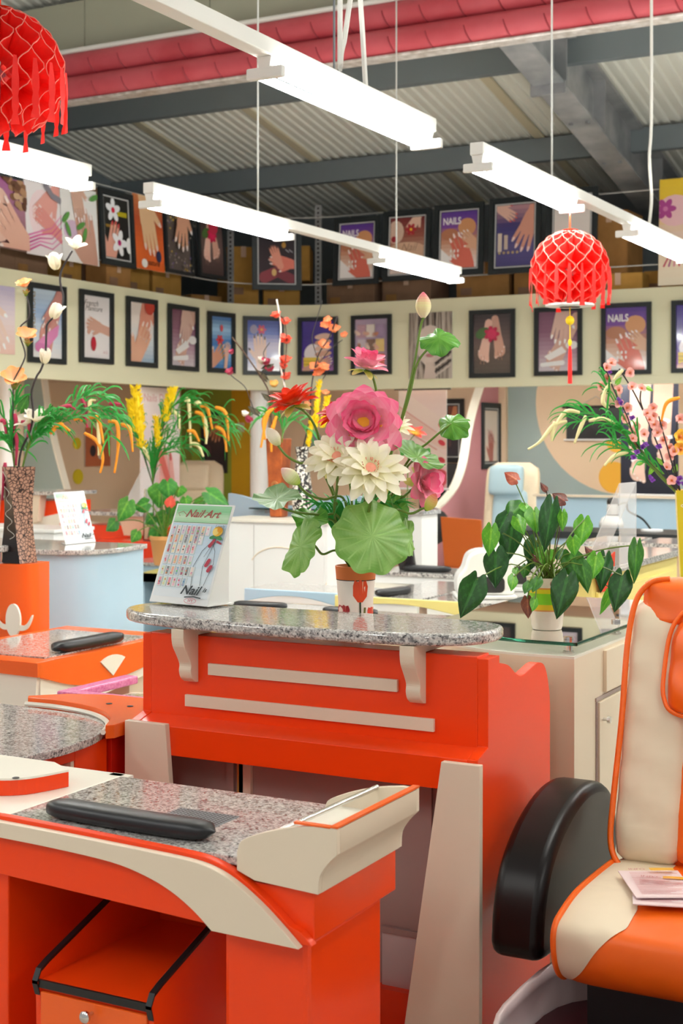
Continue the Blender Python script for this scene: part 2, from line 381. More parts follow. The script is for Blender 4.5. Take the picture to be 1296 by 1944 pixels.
tag(MB().tube([(-13, 9.72, 4.97), (4, 9.72, 4.97)], .022, 8).obj('conduit', 'white_metal'), 'white conduit running along the top of the red ducts', 'pipe')
# ---------------------------------------------------------------- fluorescent rails
RH = 2.93
def rail(X, Y0, Y1, label):
    b_ = MB().box(X-.035, X+.035, Y0, Y1, RH+.045, RH+.105)
    return tag(b_.obj('light_rail', 'white_metal', bevel=.004), label, 'light rail', 'light rails')
def fixture(X, Y0, label, L=1.5):
    t = thing('fluorescent_light', label, 'light', (X, Y0+L/2, RH-.03), 'twin-tube fluorescent lights')
    MB().prism([(X-.03, RH+.044), (X+.03, RH+.044), (X+.022, RH+.006), (X-.022, RH+.006)], Y0, Y0+L, 'y').obj('housing', 'white_metal', t)
    for s in (-1, 1):
        MB().tube([(X+s*.04, Y0+.03, RH-.014), (X+s*.04, Y0+L-.03, RH-.014)], .0155, 10).obj('tube', 'tube', t, smooth=.8)
    for y in (Y0+.012, Y0+L-.012):
        MB().box(X-.075, X+.075, y-.014, y+.014, RH-.034, RH+.008).obj('end_holder', 'white_metal', t, bevel=.006)
    return t
X1, X2 = -2.62, -4.62
rail(X1, -2, 5.76, 'white light rail above the lotus bouquet, running overhead'); rail(X1, 6.30, 12.5, 'white light rail with the red honeycomb lantern under it')
rail(X2, -1, 5.88, 'white light rail beside the big red lantern'); rail(X2, 6.42, 10.72, 'white light rail in front of the framed posters')
fixture(X1, 4.34, 'bright twin-tube light hanging before the red ducts', 1.4); fixture(X1, 6.31, 'bright twin-tube light above the far red lantern', 1.4)
fixture(X1, 8.75, 'bright twin-tube light beside the steel rafter')
fixture(X2, 4.36, 'bright twin-tube light under the big red lantern'); fixture(X2, 6.43, 'bright twin-tube light in front of the upper orange hand poster', 1.48)
fixture(X2, 9.22, 'bright twin-tube light in front of the white-bordered NAILS posters', 1.46)
for X, ys in ((X1, (-.5, 10.7)), (X2, (-.4,)), (-.55, (-1.2, 3.2, 5.4, 7.6, 9.8)), (1.5, (1.0, 5.4, 7.6, 9.8)), (-6.7, (1.6, 3.6))):  # fixtures out of view, added for the light they give the hall
    if X > -1: rail(X, -2, 12, 'white light rail out over the right of the hall')
    elif X < -6: rail(X, 0, 5.3, 'white light rail out over the left of the hall')
    for y in ys: fixture(X, y, 'unseen twin-tube light added on one of the outer light rails')
def wire(name, pts, label, r=.006, m='wire', g='hanging wires'):
    return tag(MB().tube(pts, r, 5).obj(name, m), label, 'wire', g)
wire('hanging_wire', [(X2, 7.58, RH+.106), (X2, 7.58, roofh(7.58)-.02)], 'thin wire holding the poster-side light rail', .006)
wire('hanging_wire', [(X2, 9.56, RH+.106), (X2, 9.56, roofh(9.56)-.03)], 'thin wire beside the framed nail posters')
wire('hanging_wire', [(X1, 7.36, RH+.106), (X1, 7.36, roofh(7.36)-.02)], 'thin wire above the far red lantern')
p = atX(650, 90, X1); wire('hanging_cable', bez([(X1, p.y, roofh(p.y)-.1), (X1, p.y-.02, p.z+.25), (X1, p.y, p.z), (X1, p.y+.12, RH+.55), (X1, p.y+.2, RH+.1)], 6), 'slack white cable dropping to the bright overhead rail', .011, 'white_metal')
wire('hanging_wire', [(X1, p.y-.07, RH+.106), (X1, p.y-.07, roofh(p.y)-.1)], 'thin wire beside the slack white cable', .005, 'steel')
p = atX(1235, 300, X1); wire('hanging_cable', bez([(X1, p.y, roofh(p.y)), (X1, p.y+.02, p.z+.4), (X1, p.y-.03, p.z), (X1, p.y+.02, RH+.3), (X1, p.y-.04, RH+.1)], 6), 'slack white cable in front of the steel rafter', .011, 'white_metal')

# unseen twin-tube lights added behind the cream band to brighten the bays below
def pelmet(x, y, rot, label):
    t = thing('added_pelmet_light', label, 'light', (0, 0, 0), 'added unseen lights behind the cream band')
    MB().box(-.7, .7, -.04, .04, .06, .095).obj('housing', 'white_metal', t)
    for s in (-1, 1): MB().tube([(-.66, s*.025, .045), (.66, s*.025, .045)], .013, 8).obj('tube', 'tube_low', t, smooth=.8)
    t.location = (x, y, FB+.042); t.rotation_euler = (0, 0, rot)
for i in range(4): pelmet(-6.6+1.75*i, FY+.3, 0, 'unseen twin-tube light added behind the cream band, back wall side')
for i in range(4): pelmet(FX-.3, 5.6+1.9*i, PI/2, 'unseen twin-tube light added behind the cream band, left wall side')
# ================================================================ POSTERS
def clip_poly(vs, x0, y0, x1, y1):
    for ax, lim, sg in ((0, x0, 1), (0, x1, -1), (1, y0, 1), (1, y1, -1)):
        out = []
        for i, p in enumerate(vs):
            q = vs[i-1]; dp = (p[ax]-lim)*sg; dq = (q[ax]-lim)*sg
            if (dp >= 0) != (dq >= 0): t = dq/(dq-dp); out.append(q+(p-q)*t)
            if dp >= 0: out.append(p)
        vs = out
        if len(vs) < 3: return []
    return vs
def pic_mesh(pc, w_, h_, x0, y0, sx, sy, z0):    # clip to w_ x h_, then scale to metres
    m_ = MB()
    for f, c in zip(pc.b.f, pc.b.c):
        vs = clip_poly([pc.b.v[i] for i in f], 0, 0, w_, h_)
        if vs: m_.add([(x0+v.x*sx, y0+v.y*sy, z0+v.z) for v in vs], [tuple(range(len(vs)))], c)
    return m_
_fine = {}
def onpath(px, off):
    if off not in _fine:
        Q = path(off, 40); L_ = []
        for (a, b_), (c, d) in zip(Q, Q[1:]):
            n = max(2, int(math.hypot(c-a, d-b_)/.01))
            for i in range(n): L_.append(Vector((a+(c-a)*i/n, b_+(d-b_)*i/n, 0)))
        _fine[off] = L_
    best = min(_fine[off], key=lambda p: abs(648+FPX*(CT*p.x+ST*p.y)/max(depth(p), .1)-px)); return best.copy()
def poster(p, right, w_, h_, draw, label, frame=None, fw=.035, border=None, group='nail posters on the cream band', tilt=0, mt_='print', name='framed_poster', roll=0, cord=0):
    right = Vector(right).normalized(); nrm = right.cross(UP)
    up = (UP+nrm*tilt).normalized()
    t = thing(name, label, 'poster', (0, 0, 0), group); M4 = plane_mat(p, right, up)
    pc = Pic(); a = (h_-2*fw)/(w_-2*fw) if frame else h_/w_; draw(pc, a)
    f2 = fw if frame else 0; W = w_-2*f2; b2 = 0
    if frame:
        fm = MB()
        for x0, x1, y0, y1 in ((-w_/2, w_/2, 0, fw), (-w_/2, w_/2, h_-fw, h_), (-w_/2, -w_/2+fw, fw, h_-fw), (w_/2-fw, w_/2, fw, h_-fw)):
            fm.box(x0, x1, y0, y1, 0, .028)
        fm.obj('frame', frame, t)
        if border:
            b2 = border[1]; bm = MB(); a0, a1 = W/2, h_-fw
            for x0, x1, y0, y1 in ((-a0+.012, a0-.012, fw+.012, fw+.024), (-a0+.012, a0-.012, a1-.024, a1-.012), (-a0+.012, -a0+.024, fw+.024, a1-.024), (a0-.024, a0-.012, fw+.024, a1-.024)):
                bm.box(x0, x1, y0, y1, .006, .012)
            bm.obj('border_line', border[0], t)
    MB().box(-w_/2+f2*.5, w_/2-f2*.5, f2*.5, h_-f2*.5, 0, .005).obj('backing', 'frame_black' if frame else 'white', t)
    pm = pic_mesh(pc, 1, a, -W/2+b2, f2+b2, W-2*b2, (h_-2*f2-2*b2)/a, .0055)
    pm.obj('print', mt_, t)
    if cord:
        for s in (-1, 1): MB().tube([(s*w_*.3, h_-.01, -.002), (s*w_*.3, max(h_+.02, cord-p[2]), -.15)], .004, 4).obj('hanging_cord', 'wire', t)
    t.matrix_world = M4; return t
SK = 'e3b79c'; SK2 = 'd89a80'; SKR = 'd9695a'; SKP = 'f0d3c4'
def d_pale(p, a): p.vgrad(0, 0, 1, a, ['f0c8b8', 'f3e2e2', 'cdc3e0']).hand(.2, .9, .9, -1.1, 'f3d6c8', 'ffffff')
def d_sandalpink(p, a):
    p.vgrad(0, 0, 1, a, ['f4f0ee', 'd8e4f0', '9fb9dc', 'cfe0ee']); p.text('SENSATIONS', .12, .95, .16, 'a08a6a', ang=PI/2, bold=.004)
    p.foot(.62, .75, .95, -2.0, 'd99a8e', 'ffffff'); p.poly([(.1, .28), (.5, .2), (.85, .5), (.9, .75), (.6, .6), (.35, .45)], 'e58fc0'); p.cap(.2, .22, .5, .2, .1, .09, 'd77fb4')
    p.hand(.75, 1.15, .6, -2.2, 'd3938a')
def d_french(p, a):
    p.rect(0, 0, 1, a, 'f2ecec'); p.text('French', .3, a*.84, .19, '5a5250', .4); p.text('Manicure', .4, a*.76, .17, '5a5250', .4)
    p.hand(.62, a*.5, .55, 2.9, 'd8a896', 'f6eeee', .1); p.cap(.2, .6, .3, .78, .06, .08, 'd8a896'); p.ell(.38, .33, .1, .17, 'c01a34'); p.text('nr.2', .82, .12, .1, 'c58a94')
def d_hands4(p, a):
    p.vgrad(0, 0, 1, a, ['9fb8cf', 'dfe6ea', 'f2e8e2', 'f4e6dc']); p.hand(.7, a*.95, .9, -1.75, 'e89a84', 'f6d5cc', .1); p.hand(.25, .1, .95, 1.0, 'eab295', 'f8e0d6', .06); p.ell(.8, a*.95, .2, .2, 'cf4a3c')
def d_sandal(p, a):
    p.vgrad(0, 0, 1, a, ['d9cdd4', 'b28fa0', '8a5a72', '7a4a62']); p.foot(.52, .52, .8, -2.05, 'dcb0a0', 'f5e8e8'); p.hand(.62, a*.98, .75, -1.75, 'e2bcae', 'ffffff', .1)
    p.poly([(.15, .36), (.28, .26), (.72, .16+.3), (.6, .6)], 'f3f0ee'); p.cap(.1, .16, .62, .2, .05, .06, 'f0edec'); p.ell(.85, .62, .16, .1, 'f0ecec')
def d_blueflower(p, a):
    p.vgrad(0, 0, 1, a, ['3f7fc4', '7fb4e4', '3a78c0', 'a8d0f0', '2e6ab4']); p.hand(.1, .2, .8, .75, 'e0a184', 'f4ded4'); p.flower(.42, a*.55, .18, 'd84a52', 'b02030'); p.ell(.5, a*.78, .07, .12, 'd8505a')
    p.line([(.45, a*.5), (.6, .3)], .03, '4a8a4a'); p.hand(.75, .5, .4, 1.4, 'e9c0b0')
def d_sky(p, a):
    p.vgrad(0, 0, 1, a, ['e4e4f0', 'b3b8dc', 'c8bcd8', '5a6ec0', '3a4aa0']); p.hand(.42, .35, .75, 1.62, 'e8c4b4', '3a2a3a', .05); p.flower(.44, a*.82, .14, 'd0405a', 'e0a030'); p.poly([(.4, .0), (1, .0), (1, .3), (.75, .42), (.55, .3)], 'f0eef4')
    p.ell(.2, a*.82, .12, .14, '8f86a8')
def d_purple(p, a):
    p.vgrad(0, 0, 1, a, ['b06ab8', '4a2a98', '3a1f88', '452896']); p.ell(.35, .5, .28, .3, 'efe6ea'); p.rect(.05, .12, .55, .4, 'e8c83a'); p.line([(.05, .2), (.55, .18)], .02, 'b09030'); p.line([(.05, .3), (.55, .28)], .02, 'b09030')
    for i in range(4): p.ell(.66, .5+.17*i, .26, .09, ['d8a48e', 'e6c0ae'][i % 2], .1)
    p.hand(.55, .2, .4, .3, 'dba48c')
def d_collage(p, a):
    p.rect(0, 0, 1, a, 'c9b2cc'); cs = ['e2b2a2', 'b4d0b0', 'e07a70', 'dccfd8', '8a6a5a', 'e8c884', 'caa0b0', 'f0e4dc', 'a88fb0']
    for i in range(3):
        for j in range(3):
            x0, y0 = .08+i*.3, .1+j*(a-.2)/3; p.rect(x0, y0, x0+.26, y0+(a-.2)/3-.05, cs[i+3*j]); p.hand(x0+.06, y0+.1, .17, .6+i*.4+j, ['e8b8a2', 'c98a72', 'f2d6c8'][(i+j) % 3], arm=0)
def d_bwface(p, a):
    p.rect(0, 0, 1, a, 'c9bdb0'); r = random.Random(3)
    for i in range(26): x = r.uniform(0, 1); p.line([(x, a), (x+r.uniform(-.05, .05), a*.6), (x+r.uniform(-.15, .15), 0)], .025, r.choice(['6a5a52', '8f8074', 'a89a8e', '4a3e3a']))
    p.face(.5, a*.5, 1.05, 'e2cfc4', '5a4c48', 'b9767a'); p.poly([(.35, 0), (.65, 0), (.6, .35), (.4, .35)], 'dac6ba')
    for i in range(6): p.line([(.62, .5-.09*i), (1, .75-.09*i)], .045, ['3f3432', 'd8cabe'][i % 2])
def d_feet(p, a):
    p.vgrad(0, 0, 1, a, ['4a3a38', '6a5450', '3a2c2c']); p.foot(.68, a*.5, .56, -1.45, 'd8a692', 'f4dcd6', -1); p.foot(.3, a*.44, .56, -1.7, 'eec0ae', 'f4dcd6'); p.line([(.22, a*.3), (.2, a*.16)], .012, 'b88674'); p.line([(.3, a*.3), (.29, a*.15)], .012, 'b88674'); p.line([(.66, a*.36), (.68, a*.22)], .012, 'a87a68'); p.line([(.74, a*.36), (.77, a*.22)], .012, 'a87a68')
    p.ell(.26, a*.68, .2, .13, '4a6a34', .4); p.flower(.5, a*.66, .2, 'c21a4a', 'e23a6a', 7); p.ell(.5, a*.66, .12, .12, 'd8285a')
def d_nails(p, a):
    p.vgrad(0, 0, 1, a, ['f4f0f0', 'e6c6b4', 'c88a6a', '7a4a9a', '5a3a94']); p.ell(.72, a*.72, .25, .22, 'd89a6a'); p.ell(.25, a*.6, .25, .15, 'b87a5a'); p.text('NAILS', .3, a*.78, .24, 'f4efef', 0, .006, sx=.8)
    p.poly([(0, 0), (.4, 0), (.3, .25), (0, .5)], 'f6f2f0'); p.hand(.75, .05, .85, 1.95, 'd9705e', 'f8f0ee', .1); p.hand(.98, .55, .5, 2.4, 'e0b090', 'f8f0ee', .1)
    for i in range(6): p.ell(.3+.1*(i % 3), .3+.12*(i//3), .025, .04, 'faf4f2')
def d_curl(p, a):
    p.vgrad(0, 0, 1, a, ['8a5a52', 'a8788a', 'b06aa0']); r = random.Random(5)
    for i in range(60): t = r.uniform(0, PI*1.2); q = r.uniform(.35, .6); p.ell(.45+q*math.cos(t), a*.58+q*math.sin(t), .07, .05, r.choice(['8a6248', 'b08a6a', '6a4836', 'd0ac8c']))
    p.face(.4, a*.45, .9, 'e8bfae', '5a3a34', 'a02a40'); p.hand(.9, .05, .8, 2.4, 'e2b09c', 'f4e0da', .2)
def d_pinkart(p, a):
    p.rect(0, 0, 1, a, 'f0e9ea'); p.ell(.5, a*.55, .4, .5, 'f6dfe2'); p.hand(.8, a*.85, .75, -2.4, 'e9a79c', 'f7e2e0', .1); p.hand(.75, .55, .6, 2.6, 'e59a92', 'f7e2e0', .1)
    for i in range(5): p.line([(.0, .05+.07*i), (.35, .2+.06*i), (.7, .15+.1*i), (1, .35+.12*i)], .03, ['d84a9a', 'e07ab4', 'c03a8a'][i % 3], .6)
    p.line([(.55, a), (.75, a*.85), (1, a*.8)], .12, '8f8a94')
def d_planthand(p, a):
    p.rect(0, 0, 1, a, 'f1efec'); p.ell(.3, a*.4, .25, .2, 'd8bcd4'); p.hand(.75, .05, .95, 1.75, 'cf9f8c', 'f6ecec', .05); p.hand(.4, a*1.0, .6, -1.4, 'd9b09c', 'f6ecec', .05)
    for x, y, q in ((.5, .65, .5), (.6, .5, 1.2), (.1, .75, .8), (.15, .55, 2.), (.9, a*.9, .4)): p.ell(x, y, .14, .05, '5f9a4c', q)
def d_orchid(p, a):
    p.rect(0, 0, 1, a, '20201e'); p.rect(.55, a*.72, .95, a*.8, 'b8a818'); p.rect(.05, a*.5, .4, a*.55, '8a6a28'); p.hand(.2, .02, .9, 1.2, 'e3a490', 'c01a2a', .04); p.flower(.35, a*.8, .3, 'eef0f4', 'd02040', 5, .3); p.flower(.55, .38, .32, 'f2f2f4', 'b01a6a', 5); p.ell(.95, .35, .12, .2, 'f0f0f0')
def d_orange(p, a):
    p.vgrad(0, 0, 1, a, ['e0682a', 'd8642e', 'b8502a', 'c87a4a']); p.hand(.42, a*.85, .95, -1.4, 'e6bd92', 'efd0c8', .05); p.ell(.3, .12, .1, .09, 'f2eee6'); p.ell(.8, .3, .09, .12, '2a3050'); p.text('nature', .6, .1, .16, '3a2018', .3)
def d_gravel(p, a):
    p.rect(0, 0, 1, a, '5f544e'); r = random.Random(9)
    for i in range(90): p.ell(r.random(), r.random()*a, .03, .025, r.choice(['8a8078', '463c38', 'c8a83c', 'a89c94', '6a5a8a']))
    p.hand(.6, a*.95, .9, -1.75, 'd9a184', 'f4ecec', .2)
def d_rosefeet(p, a): d_feet(p, a); p.ell(.55, a*.8, .2, .2, 'c2304a')
def d_dark(p, a):
    p.vgrad(0, 0, 1, a, ['2a1a24', '2e2026', '1a1820']); p.cap(.15, .15, .6, .35, .16, .14, '8f3a44'); p.cap(.9, .12, .5, .3, .14, .12, '7a2c38'); p.hand(.9, .52, .6, 2.9, 'e07a68', 'f0e4e0', .06, arm=.4); p.hand(.55, .55, .5, 1.9, 'e69a84', '3a1a20', .06, arm=.2); p.ell(.42, .28, .07, .1, 'd8b070'); p.ell(.7, a*.68, .06, .08, 'b88a3a')
    for x in (.75, .85): p.line([(x, a*.6), (x+.1, a*.55)], .02, 'b8b8c0')
def d_nailbrown(p, a):
    p.vgrad(0, 0, 1, a, ['e8d8d0', 'd2ad94', '9a5a4a', '7a3034']); p.ell(.15, a*.75, .25, .3, 'dcbca8'); p.hand(.8, a*1.0, .5, -2.2, 'e8c4ae', 'b02a30', .1); p.flower(.62, a*.78, .16, 'b03038'); p.ell(.5, a*.42, .55, .2, 'd8b296'); p.text('Nail', .55, a*.4, .28, 'a8806a', .4); p.ell(.85, .22, .24, .18, '3c2c30'); p.ell(.12, a*.62, .08, .08, '9a2a34')
def d_denim(p, a):
    p.vgrad(0, 0, 1, a, ['4a4478', '5a5488', '3c3870', 'b88a90']); p.hand(.95, a*.8, .85, -2.0, 'd79a86', 'efd8d4', .2); p.hand(.1, a*.95, .5, -.6, 'e2b8a8', 'c8303c', .1); p.rect(.05, .35, .16, .8, 'd8c8b8'); p.rect(.22, .4, .32, .75, 'cbb8a8')
    for i in range(5): p.ell(.1+.12*i, .32, .035, .035, 'b8a078')
def d_whitehand(p, a):
    p.rect(0, 0, 1, a, 'e4dcd6'); p.hand(.5, .02, .62, 1.57, '9a5048', 'c8a098', .3); p.line([(.1, .2), (.5, .35)], .02, '8a7a76'); p.line([(.6, .6), (.9, .3)], .02, '5a4a48')
def d_floral(p, a):
    p.vgrad(0, 0, 1, a, ['efe4cc', 'f0dcc0', 'ecd0c0', 'e8c440', 'ecc83c']); p.ell(.3, a*.7, .35, .3, 'f0c4c8'); p.flower(.12, a*.72, .2, 'b04a90', 'd080b0')
    for i in range(9): p.line([(.1+.1*i, .35), (.2+.06*i, .55+.03*i), (.5+.05*i, .7)], .03, ['d0305a', 'b04088', 'e08aa0'][i % 3], .5)
G1 = 'nail posters on the cream band'; G2 = 'nail posters hung above the cream band'
low = [  # px left/right, py top/bottom, drawing, label, frame
 (-40, 27, 541, 671, d_pale, 'frameless pale pink poster of a hand, beside the pink sandal poster', None),
 (52, 122, 540, 690, d_sandalpink, 'black-framed poster of a pink sandal and foot on cream band', 'frame_black'),
 (150, 213, 553, 690, d_french, 'black-framed white poster of a hand dripping red polish', 'frame_black'),
 (239, 296, 566, 697, d_hands4, 'black-framed poster of pale clasped hands on blue and white', 'frame_black'),
 (318, 374, 580, 704, d_sandal, 'narrow black-framed white sandal poster beside the blue flower poster', 'frame_black'),
 (393, 443, 593, 708, d_blueflower, 'black-framed bright blue poster of hand with red flowers', 'frame_black'),
 (461, 538, 601, 712, d_sky, 'framed blue sky poster of a hand holding a red flower', 'frame_black'),
 (567, 642, 602, 712, d_purple, 'black-framed purple poster of stacked hands over yellow', 'frame_black'),
 (668, 743, 598, 711, d_collage, 'grey-framed lilac poster with a grid of nine small pictures', 'frame_black'),
 (777, 858, 593, 719, d_bwface, 'frameless sepia poster of a woman\'s face with striped hair', None),
 (891, 978, 588, 717, d_feet, 'framed dark poster of two bare feet with a red rose', 'frame_black'),
 (1015, 1106, 583, 713, d_sandal, 'wide framed white sandal poster behind the red lantern tassel', 'frame_black'),
 (1142, 1236, 575, 711, d_nails, 'framed NAILS poster beside the pink blossom branches', 'frame_black'),
 (1275, 1368, 569, 707, d_purple, 'framed violet poster beyond the NAILS poster on cream band', 'frame_black')]
def place_px(l, r, t, b_, off, draw, lab, fr, **k):
    A, B = onpath(l, off), onpath(r, off); c = (A+B)/2; z = depth(c); right = (B-A)
    hb = EYE-(b_-HZ)*z/FPX; ht = EYE-(t-HZ)*z/FPX
    return poster((c.x, c.y, hb), right, right.length, ht-hb, draw, lab, fr, **k)
for l, r, t, b_, dr, lab, fr in low:
    place_px(l, r, t, b_, .012, dr, lab, fr, fw=.05 if l < 450 else .045, group=G1, mt_='print_glossy' if fr else 'print', name='framed_poster' if fr else 'poster')
high = [
 (-45, 50, 333, 470, d_curl, 'frameless poster of a woman with curly hair, hung above the band', None, None),
 (51, 117, 347, 487, d_pinkart, 'frameless white poster of hands with magenta swirls', None, None),
 (119, 188, 355, 500, d_planthand, 'frameless white poster of hands with green leaves', None, None),
 (191, 255, 362, 506, d_orchid, 'black-framed dark poster of white orchids and red nails', 'frame_black', 'silver_line'),
 (256, 312, 372, 513, d_orange, 'frameless orange poster of a pale hand pointing down', None, None),
 (314, 366, 392, 521, d_gravel, 'dark gravel poster of a hand beside the orange hand poster', 'frame_black', None),
 (377, 428, 402, 528, d_rosefeet, 'brown poster of feet under a red rose, next to shelf post', 'frame_black', None),
 (478, 573, 417, 551, d_dark, 'black poster of crossed hands in dark sleeves, white line border', 'frame_black', 'silver_line'),
 (632, 719, 411, 541, d_nails, 'white-bordered NAILS poster next to the steel shelf post', 'frame_black', 'silver_line'),
 (727, 816, 398, 533, d_nailbrown, 'white-bordered brown poster lettered Nail between two NAILS posters', 'frame_black', 'silver_line'),
 (823, 917, 386, 523, d_nails, 'white-bordered NAILS poster beside the denim hand poster', 'frame_black', 'silver_line'),
 (928, 1026, 373, 519, d_denim, 'white-bordered poster of hands on blue denim', 'frame_black', 'silver_line'),
 (1036, 1133, 356, 500, d_whitehand, 'pale poster of a brown hand behind the far red lantern', 'frame_black', 'silver_line'),
 (1249, 1350, 335, 540, d_floral, 'yellow and pink floral poster hung beyond the steel rafter', None, None)]
for l, r, t, b_, dr, lab, fr, bd in high:
    place_px(l, r, t, b_, .03, dr, lab, fr, fw=.05 if bd else .035, border=(bd, .03) if bd else None, group=G2, tilt=-.06, cord=4.12, name='framed_poster' if fr else 'poster')
# tension wires, shelf posts
for h, lab in ((3.36, 'thin lower tension wire that the upper posters hang on'), (4.12, 'thin upper tension wire behind the upper posters')):
    wire('tension_wire', [(a, b_, h) for a, b_ in path(-.03 if h < 4 else -.13)], lab, .006, g='poster wires')
for px, lab in ((437, 'perforated grey steel shelf post beside the rose feet poster'), (603, 'perforated grey steel shelf post between black and NAILS posters')):
    q = onpath(px, -.25); b_ = MB()
    s_ = thing('shelf_post', lab, 'shelf post', (q.x, q.y, 3.05), 'steel shelf posts')
    MB().box(q.x-.04, q.x+.04, q.y-.004, q.y+.004, 3.05, 4.28).box(q.x-.04, q.x-.034, q.y, q.y+.05, 3.05, 4.28).obj('angle', 'galv', s_)
    b_ = MB()
    for i in range(24): b_.box(q.x-.012, q.x+.012, q.y-.006, q.y-.004, 3.08+i*.05, 3.105+i*.05)
    tag(b_.obj('holes', 'dark', s_), kind='stuff')
    MB().box(q.x-.06, q.x+.06, q.y-.02, q.y+.06, 3.05, 3.058).obj('foot_plate', 'galv', s_)
# cardboard boxes stored on the deck
boxes = [(-5, .46, .42, .45, 'card2', 3.05, 'grey-brown box under the curly hair poster'), (60, .46, .5, .5, 'card2', 3.05, 'grey-brown box under the magenta swirl poster'), (135, .34, .4, .35, 'card3', 3.05, 'yellow-brown box under the green leaf poster'), (178, .32, .75, .5, 'card2', 3.05, 'tall brown box under the orchid poster'),
 (225, .40, .36, .26, 'card', 3.05, 'small brown box at the foot of the orchid poster'), (262, .40, .5, .5, 'card3', 3.05, 'yellow-brown box under the orange hand poster'), (318, .5, .46, .5, 'card3', 3.05, 'yellow-brown box under the gravel poster'), (392, .42, .2, .6, 'card', 3.05, 'low flat box behind the rose feet poster'), (462, .36, .78, .5, 'card3', 3.05, 'upright box between shelf post and black poster'),
 (535, .42, .4, .6, 'card3', 3.05, 'wide box beneath the black crossed-hands poster'), (556, .4, .4, .5, 'card3', 3.456, 'box stacked behind the black crossed-hands poster'), (665, .62, .42, .5, 'card2', 3.05, 'grey-brown box beneath the first NAILS poster'), (770, .6, .42, .5, 'card2', 3.05, 'grey-brown box beneath the brown Nail poster'),
 (915, .6, .5, .5, 'card', 3.05, 'brown box beneath the denim hand poster'), (1010, .42, .42, .5, 'card', 3.05, 'brown box behind the far red lantern'), (1155, .40, .95, .5, 'card', 3.05, 'tall box between pale hand poster and steel rafter'), (1172, .5, .26, .27, 'card3', 3.05, 'small open box beside the steel rafter'), (1270, .52, .3, .4, 'card3', 3.05, 'low box under the floral poster')]
stack = [(192, .5, .45, .45, 'card2', 3.88, 'box on top of the stack behind the orchid poster'), (185, .6, .44, .5, 'card2', 3.425, 'grey-brown box in the stack behind the orchid poster')]
def cbox(px, w_, h, d_, m_, z0, lab, off):
    q = onpath(px, off); q2 = onpath(px+2, off); dr = (q2-q).normalized(); ang = math.atan2(dr.y, dr.x)+R.uniform(-.06, .06)
    t = thing('cardboard_box', lab, 'box', (0, 0, 0), 'cardboard boxes on the storage deck')
    MB().box(-w_/2, w_/2, 0, d_, 0, h).obj('carton', m_, t, bevel=.008)
    MB().box(-.03, .03, -.003, d_+.003, h-.0, h+.003).box(-.03, .03, -.004, -.001, h-.12, h+.003).obj('tape', 'soffit', t)
    MB().box(-w_/2+.05, -w_/2+.18, -.003, -.0005, h*.3, h*.3+.08).obj('printed_mark', 'card2' if m_ != 'card2' else 'card', t)
    t.location = (q.x, q.y, z0); t.rotation_euler = (0, 0, ang)
for bx_ in boxes: cbox(*bx_, -.45 if bx_[0] not in (225, 1172) else -.14)
for bx_ in stack: cbox(*bx_, -1.0)
cbox(186, .62, .37, .5, 'card2', 3.05, 'lowest grey-brown box of the stack behind the orchid poster', -1.0)
# ================================================================ RECEPTION DESK (middle)
dk = thing('reception_desk', 'tall orange reception desk with cream stripes under the lotus bouquet', 'reception desk', (-1.95, 3.65, 0))
XL, XR = -2.5, -1.402
MB().box(XL+.0295, XR-.03, 3.449, 3.53, .80, 1.04).obj('upper_panel', 'orange', dk, bevel=.002)
MB().prism([(3.449, .803), (3.379, .784), (3.379, .70), (3.53, .70), (3.53, .799), (3.45, .799)], XL+.0295, XR-.03, 'x').obj('apron', 'orange', dk, bevel=.002)
MB().prism([(-1.495, .777), (-1.387, .777), (-1.389, 0), (-1.612, 0)], 3.358, 3.379, 'y').obj('leg', 'cream', dk, bevel=.002)
MB().prism([(-2.50, .792), (-2.357, .792), (-2.29, 0), (-2.50, 0)], 3.358, 3.379, 'y').obj('leg', 'cream', dk, bevel=.002)
side = [(3.38, 0), (3.38, .785), (3.45, .805), (3.45, 1.035), (3.53, 1.035), (3.53, 1.015)]+curve2([(3.545, 1.012), (3.6, .998), (3.655, .968), (3.70, .957), (3.76, .966), (3.82, .975), (3.87, .965), (3.90, .93), (3.922, .87)], 4)+[(3.925, .84), (3.925, 0)]
for x0 in (XR-.03, XL-.001):
    MB().prism(side, x0, x0+.03, 'x').obj('side_panel', 'orange_side', dk, bevel=.0015)
MB().box(XL+.03, XR-.03, 3.531, 3.92, .895, .925).obj('worktop', 'cream', dk)
mat('reflection_grey', 'c6c2c2', rough=.3); MB().box(-1.66, -1.60, 3.53, 3.539, .263, .699).obj('vertical_strip', 'taupe', dk); MB().box(XL+.03, XR-.03, 3.54, 3.555, .1, .70).obj('recessed_panel', 'taupe', dk)
MB().box(XL+.03, XR-.03, 3.50, 3.54, 0, .1).obj('plinth', 'orange', dk)
for px_, wd, m_ in ((456, .010, 'card3'), (465, .02, 'cream'), (437, .012, 'taupe')):
    q = atY(px_, 1480, 3.53); MB().box(q.x-wd, q.x+wd, 3.528, 3.541, .1, .70).obj('vertical_strip', m_, dk)
MB().box(-1.75, XR-.03, 3.53, 3.539, .1, .245).obj('floor_reflection', 'reflection_grey', dk); MB().box(-1.75, XR-.03, 3.525, 3.535, .246, .262).obj('edge_strip', 'taupe', dk)  # pale grey board paints the floor's reflection low in the recess
MB().box(-2.265, -1.66, 3.439, 3.4495, .930, .963).obj('stripe', 'cream', dk, bevel=.001)
MB().box(-2.345, -1.553, 3.439, 3.4495, .833, .867).obj('stripe', 'cream', dk, bevel=.001)
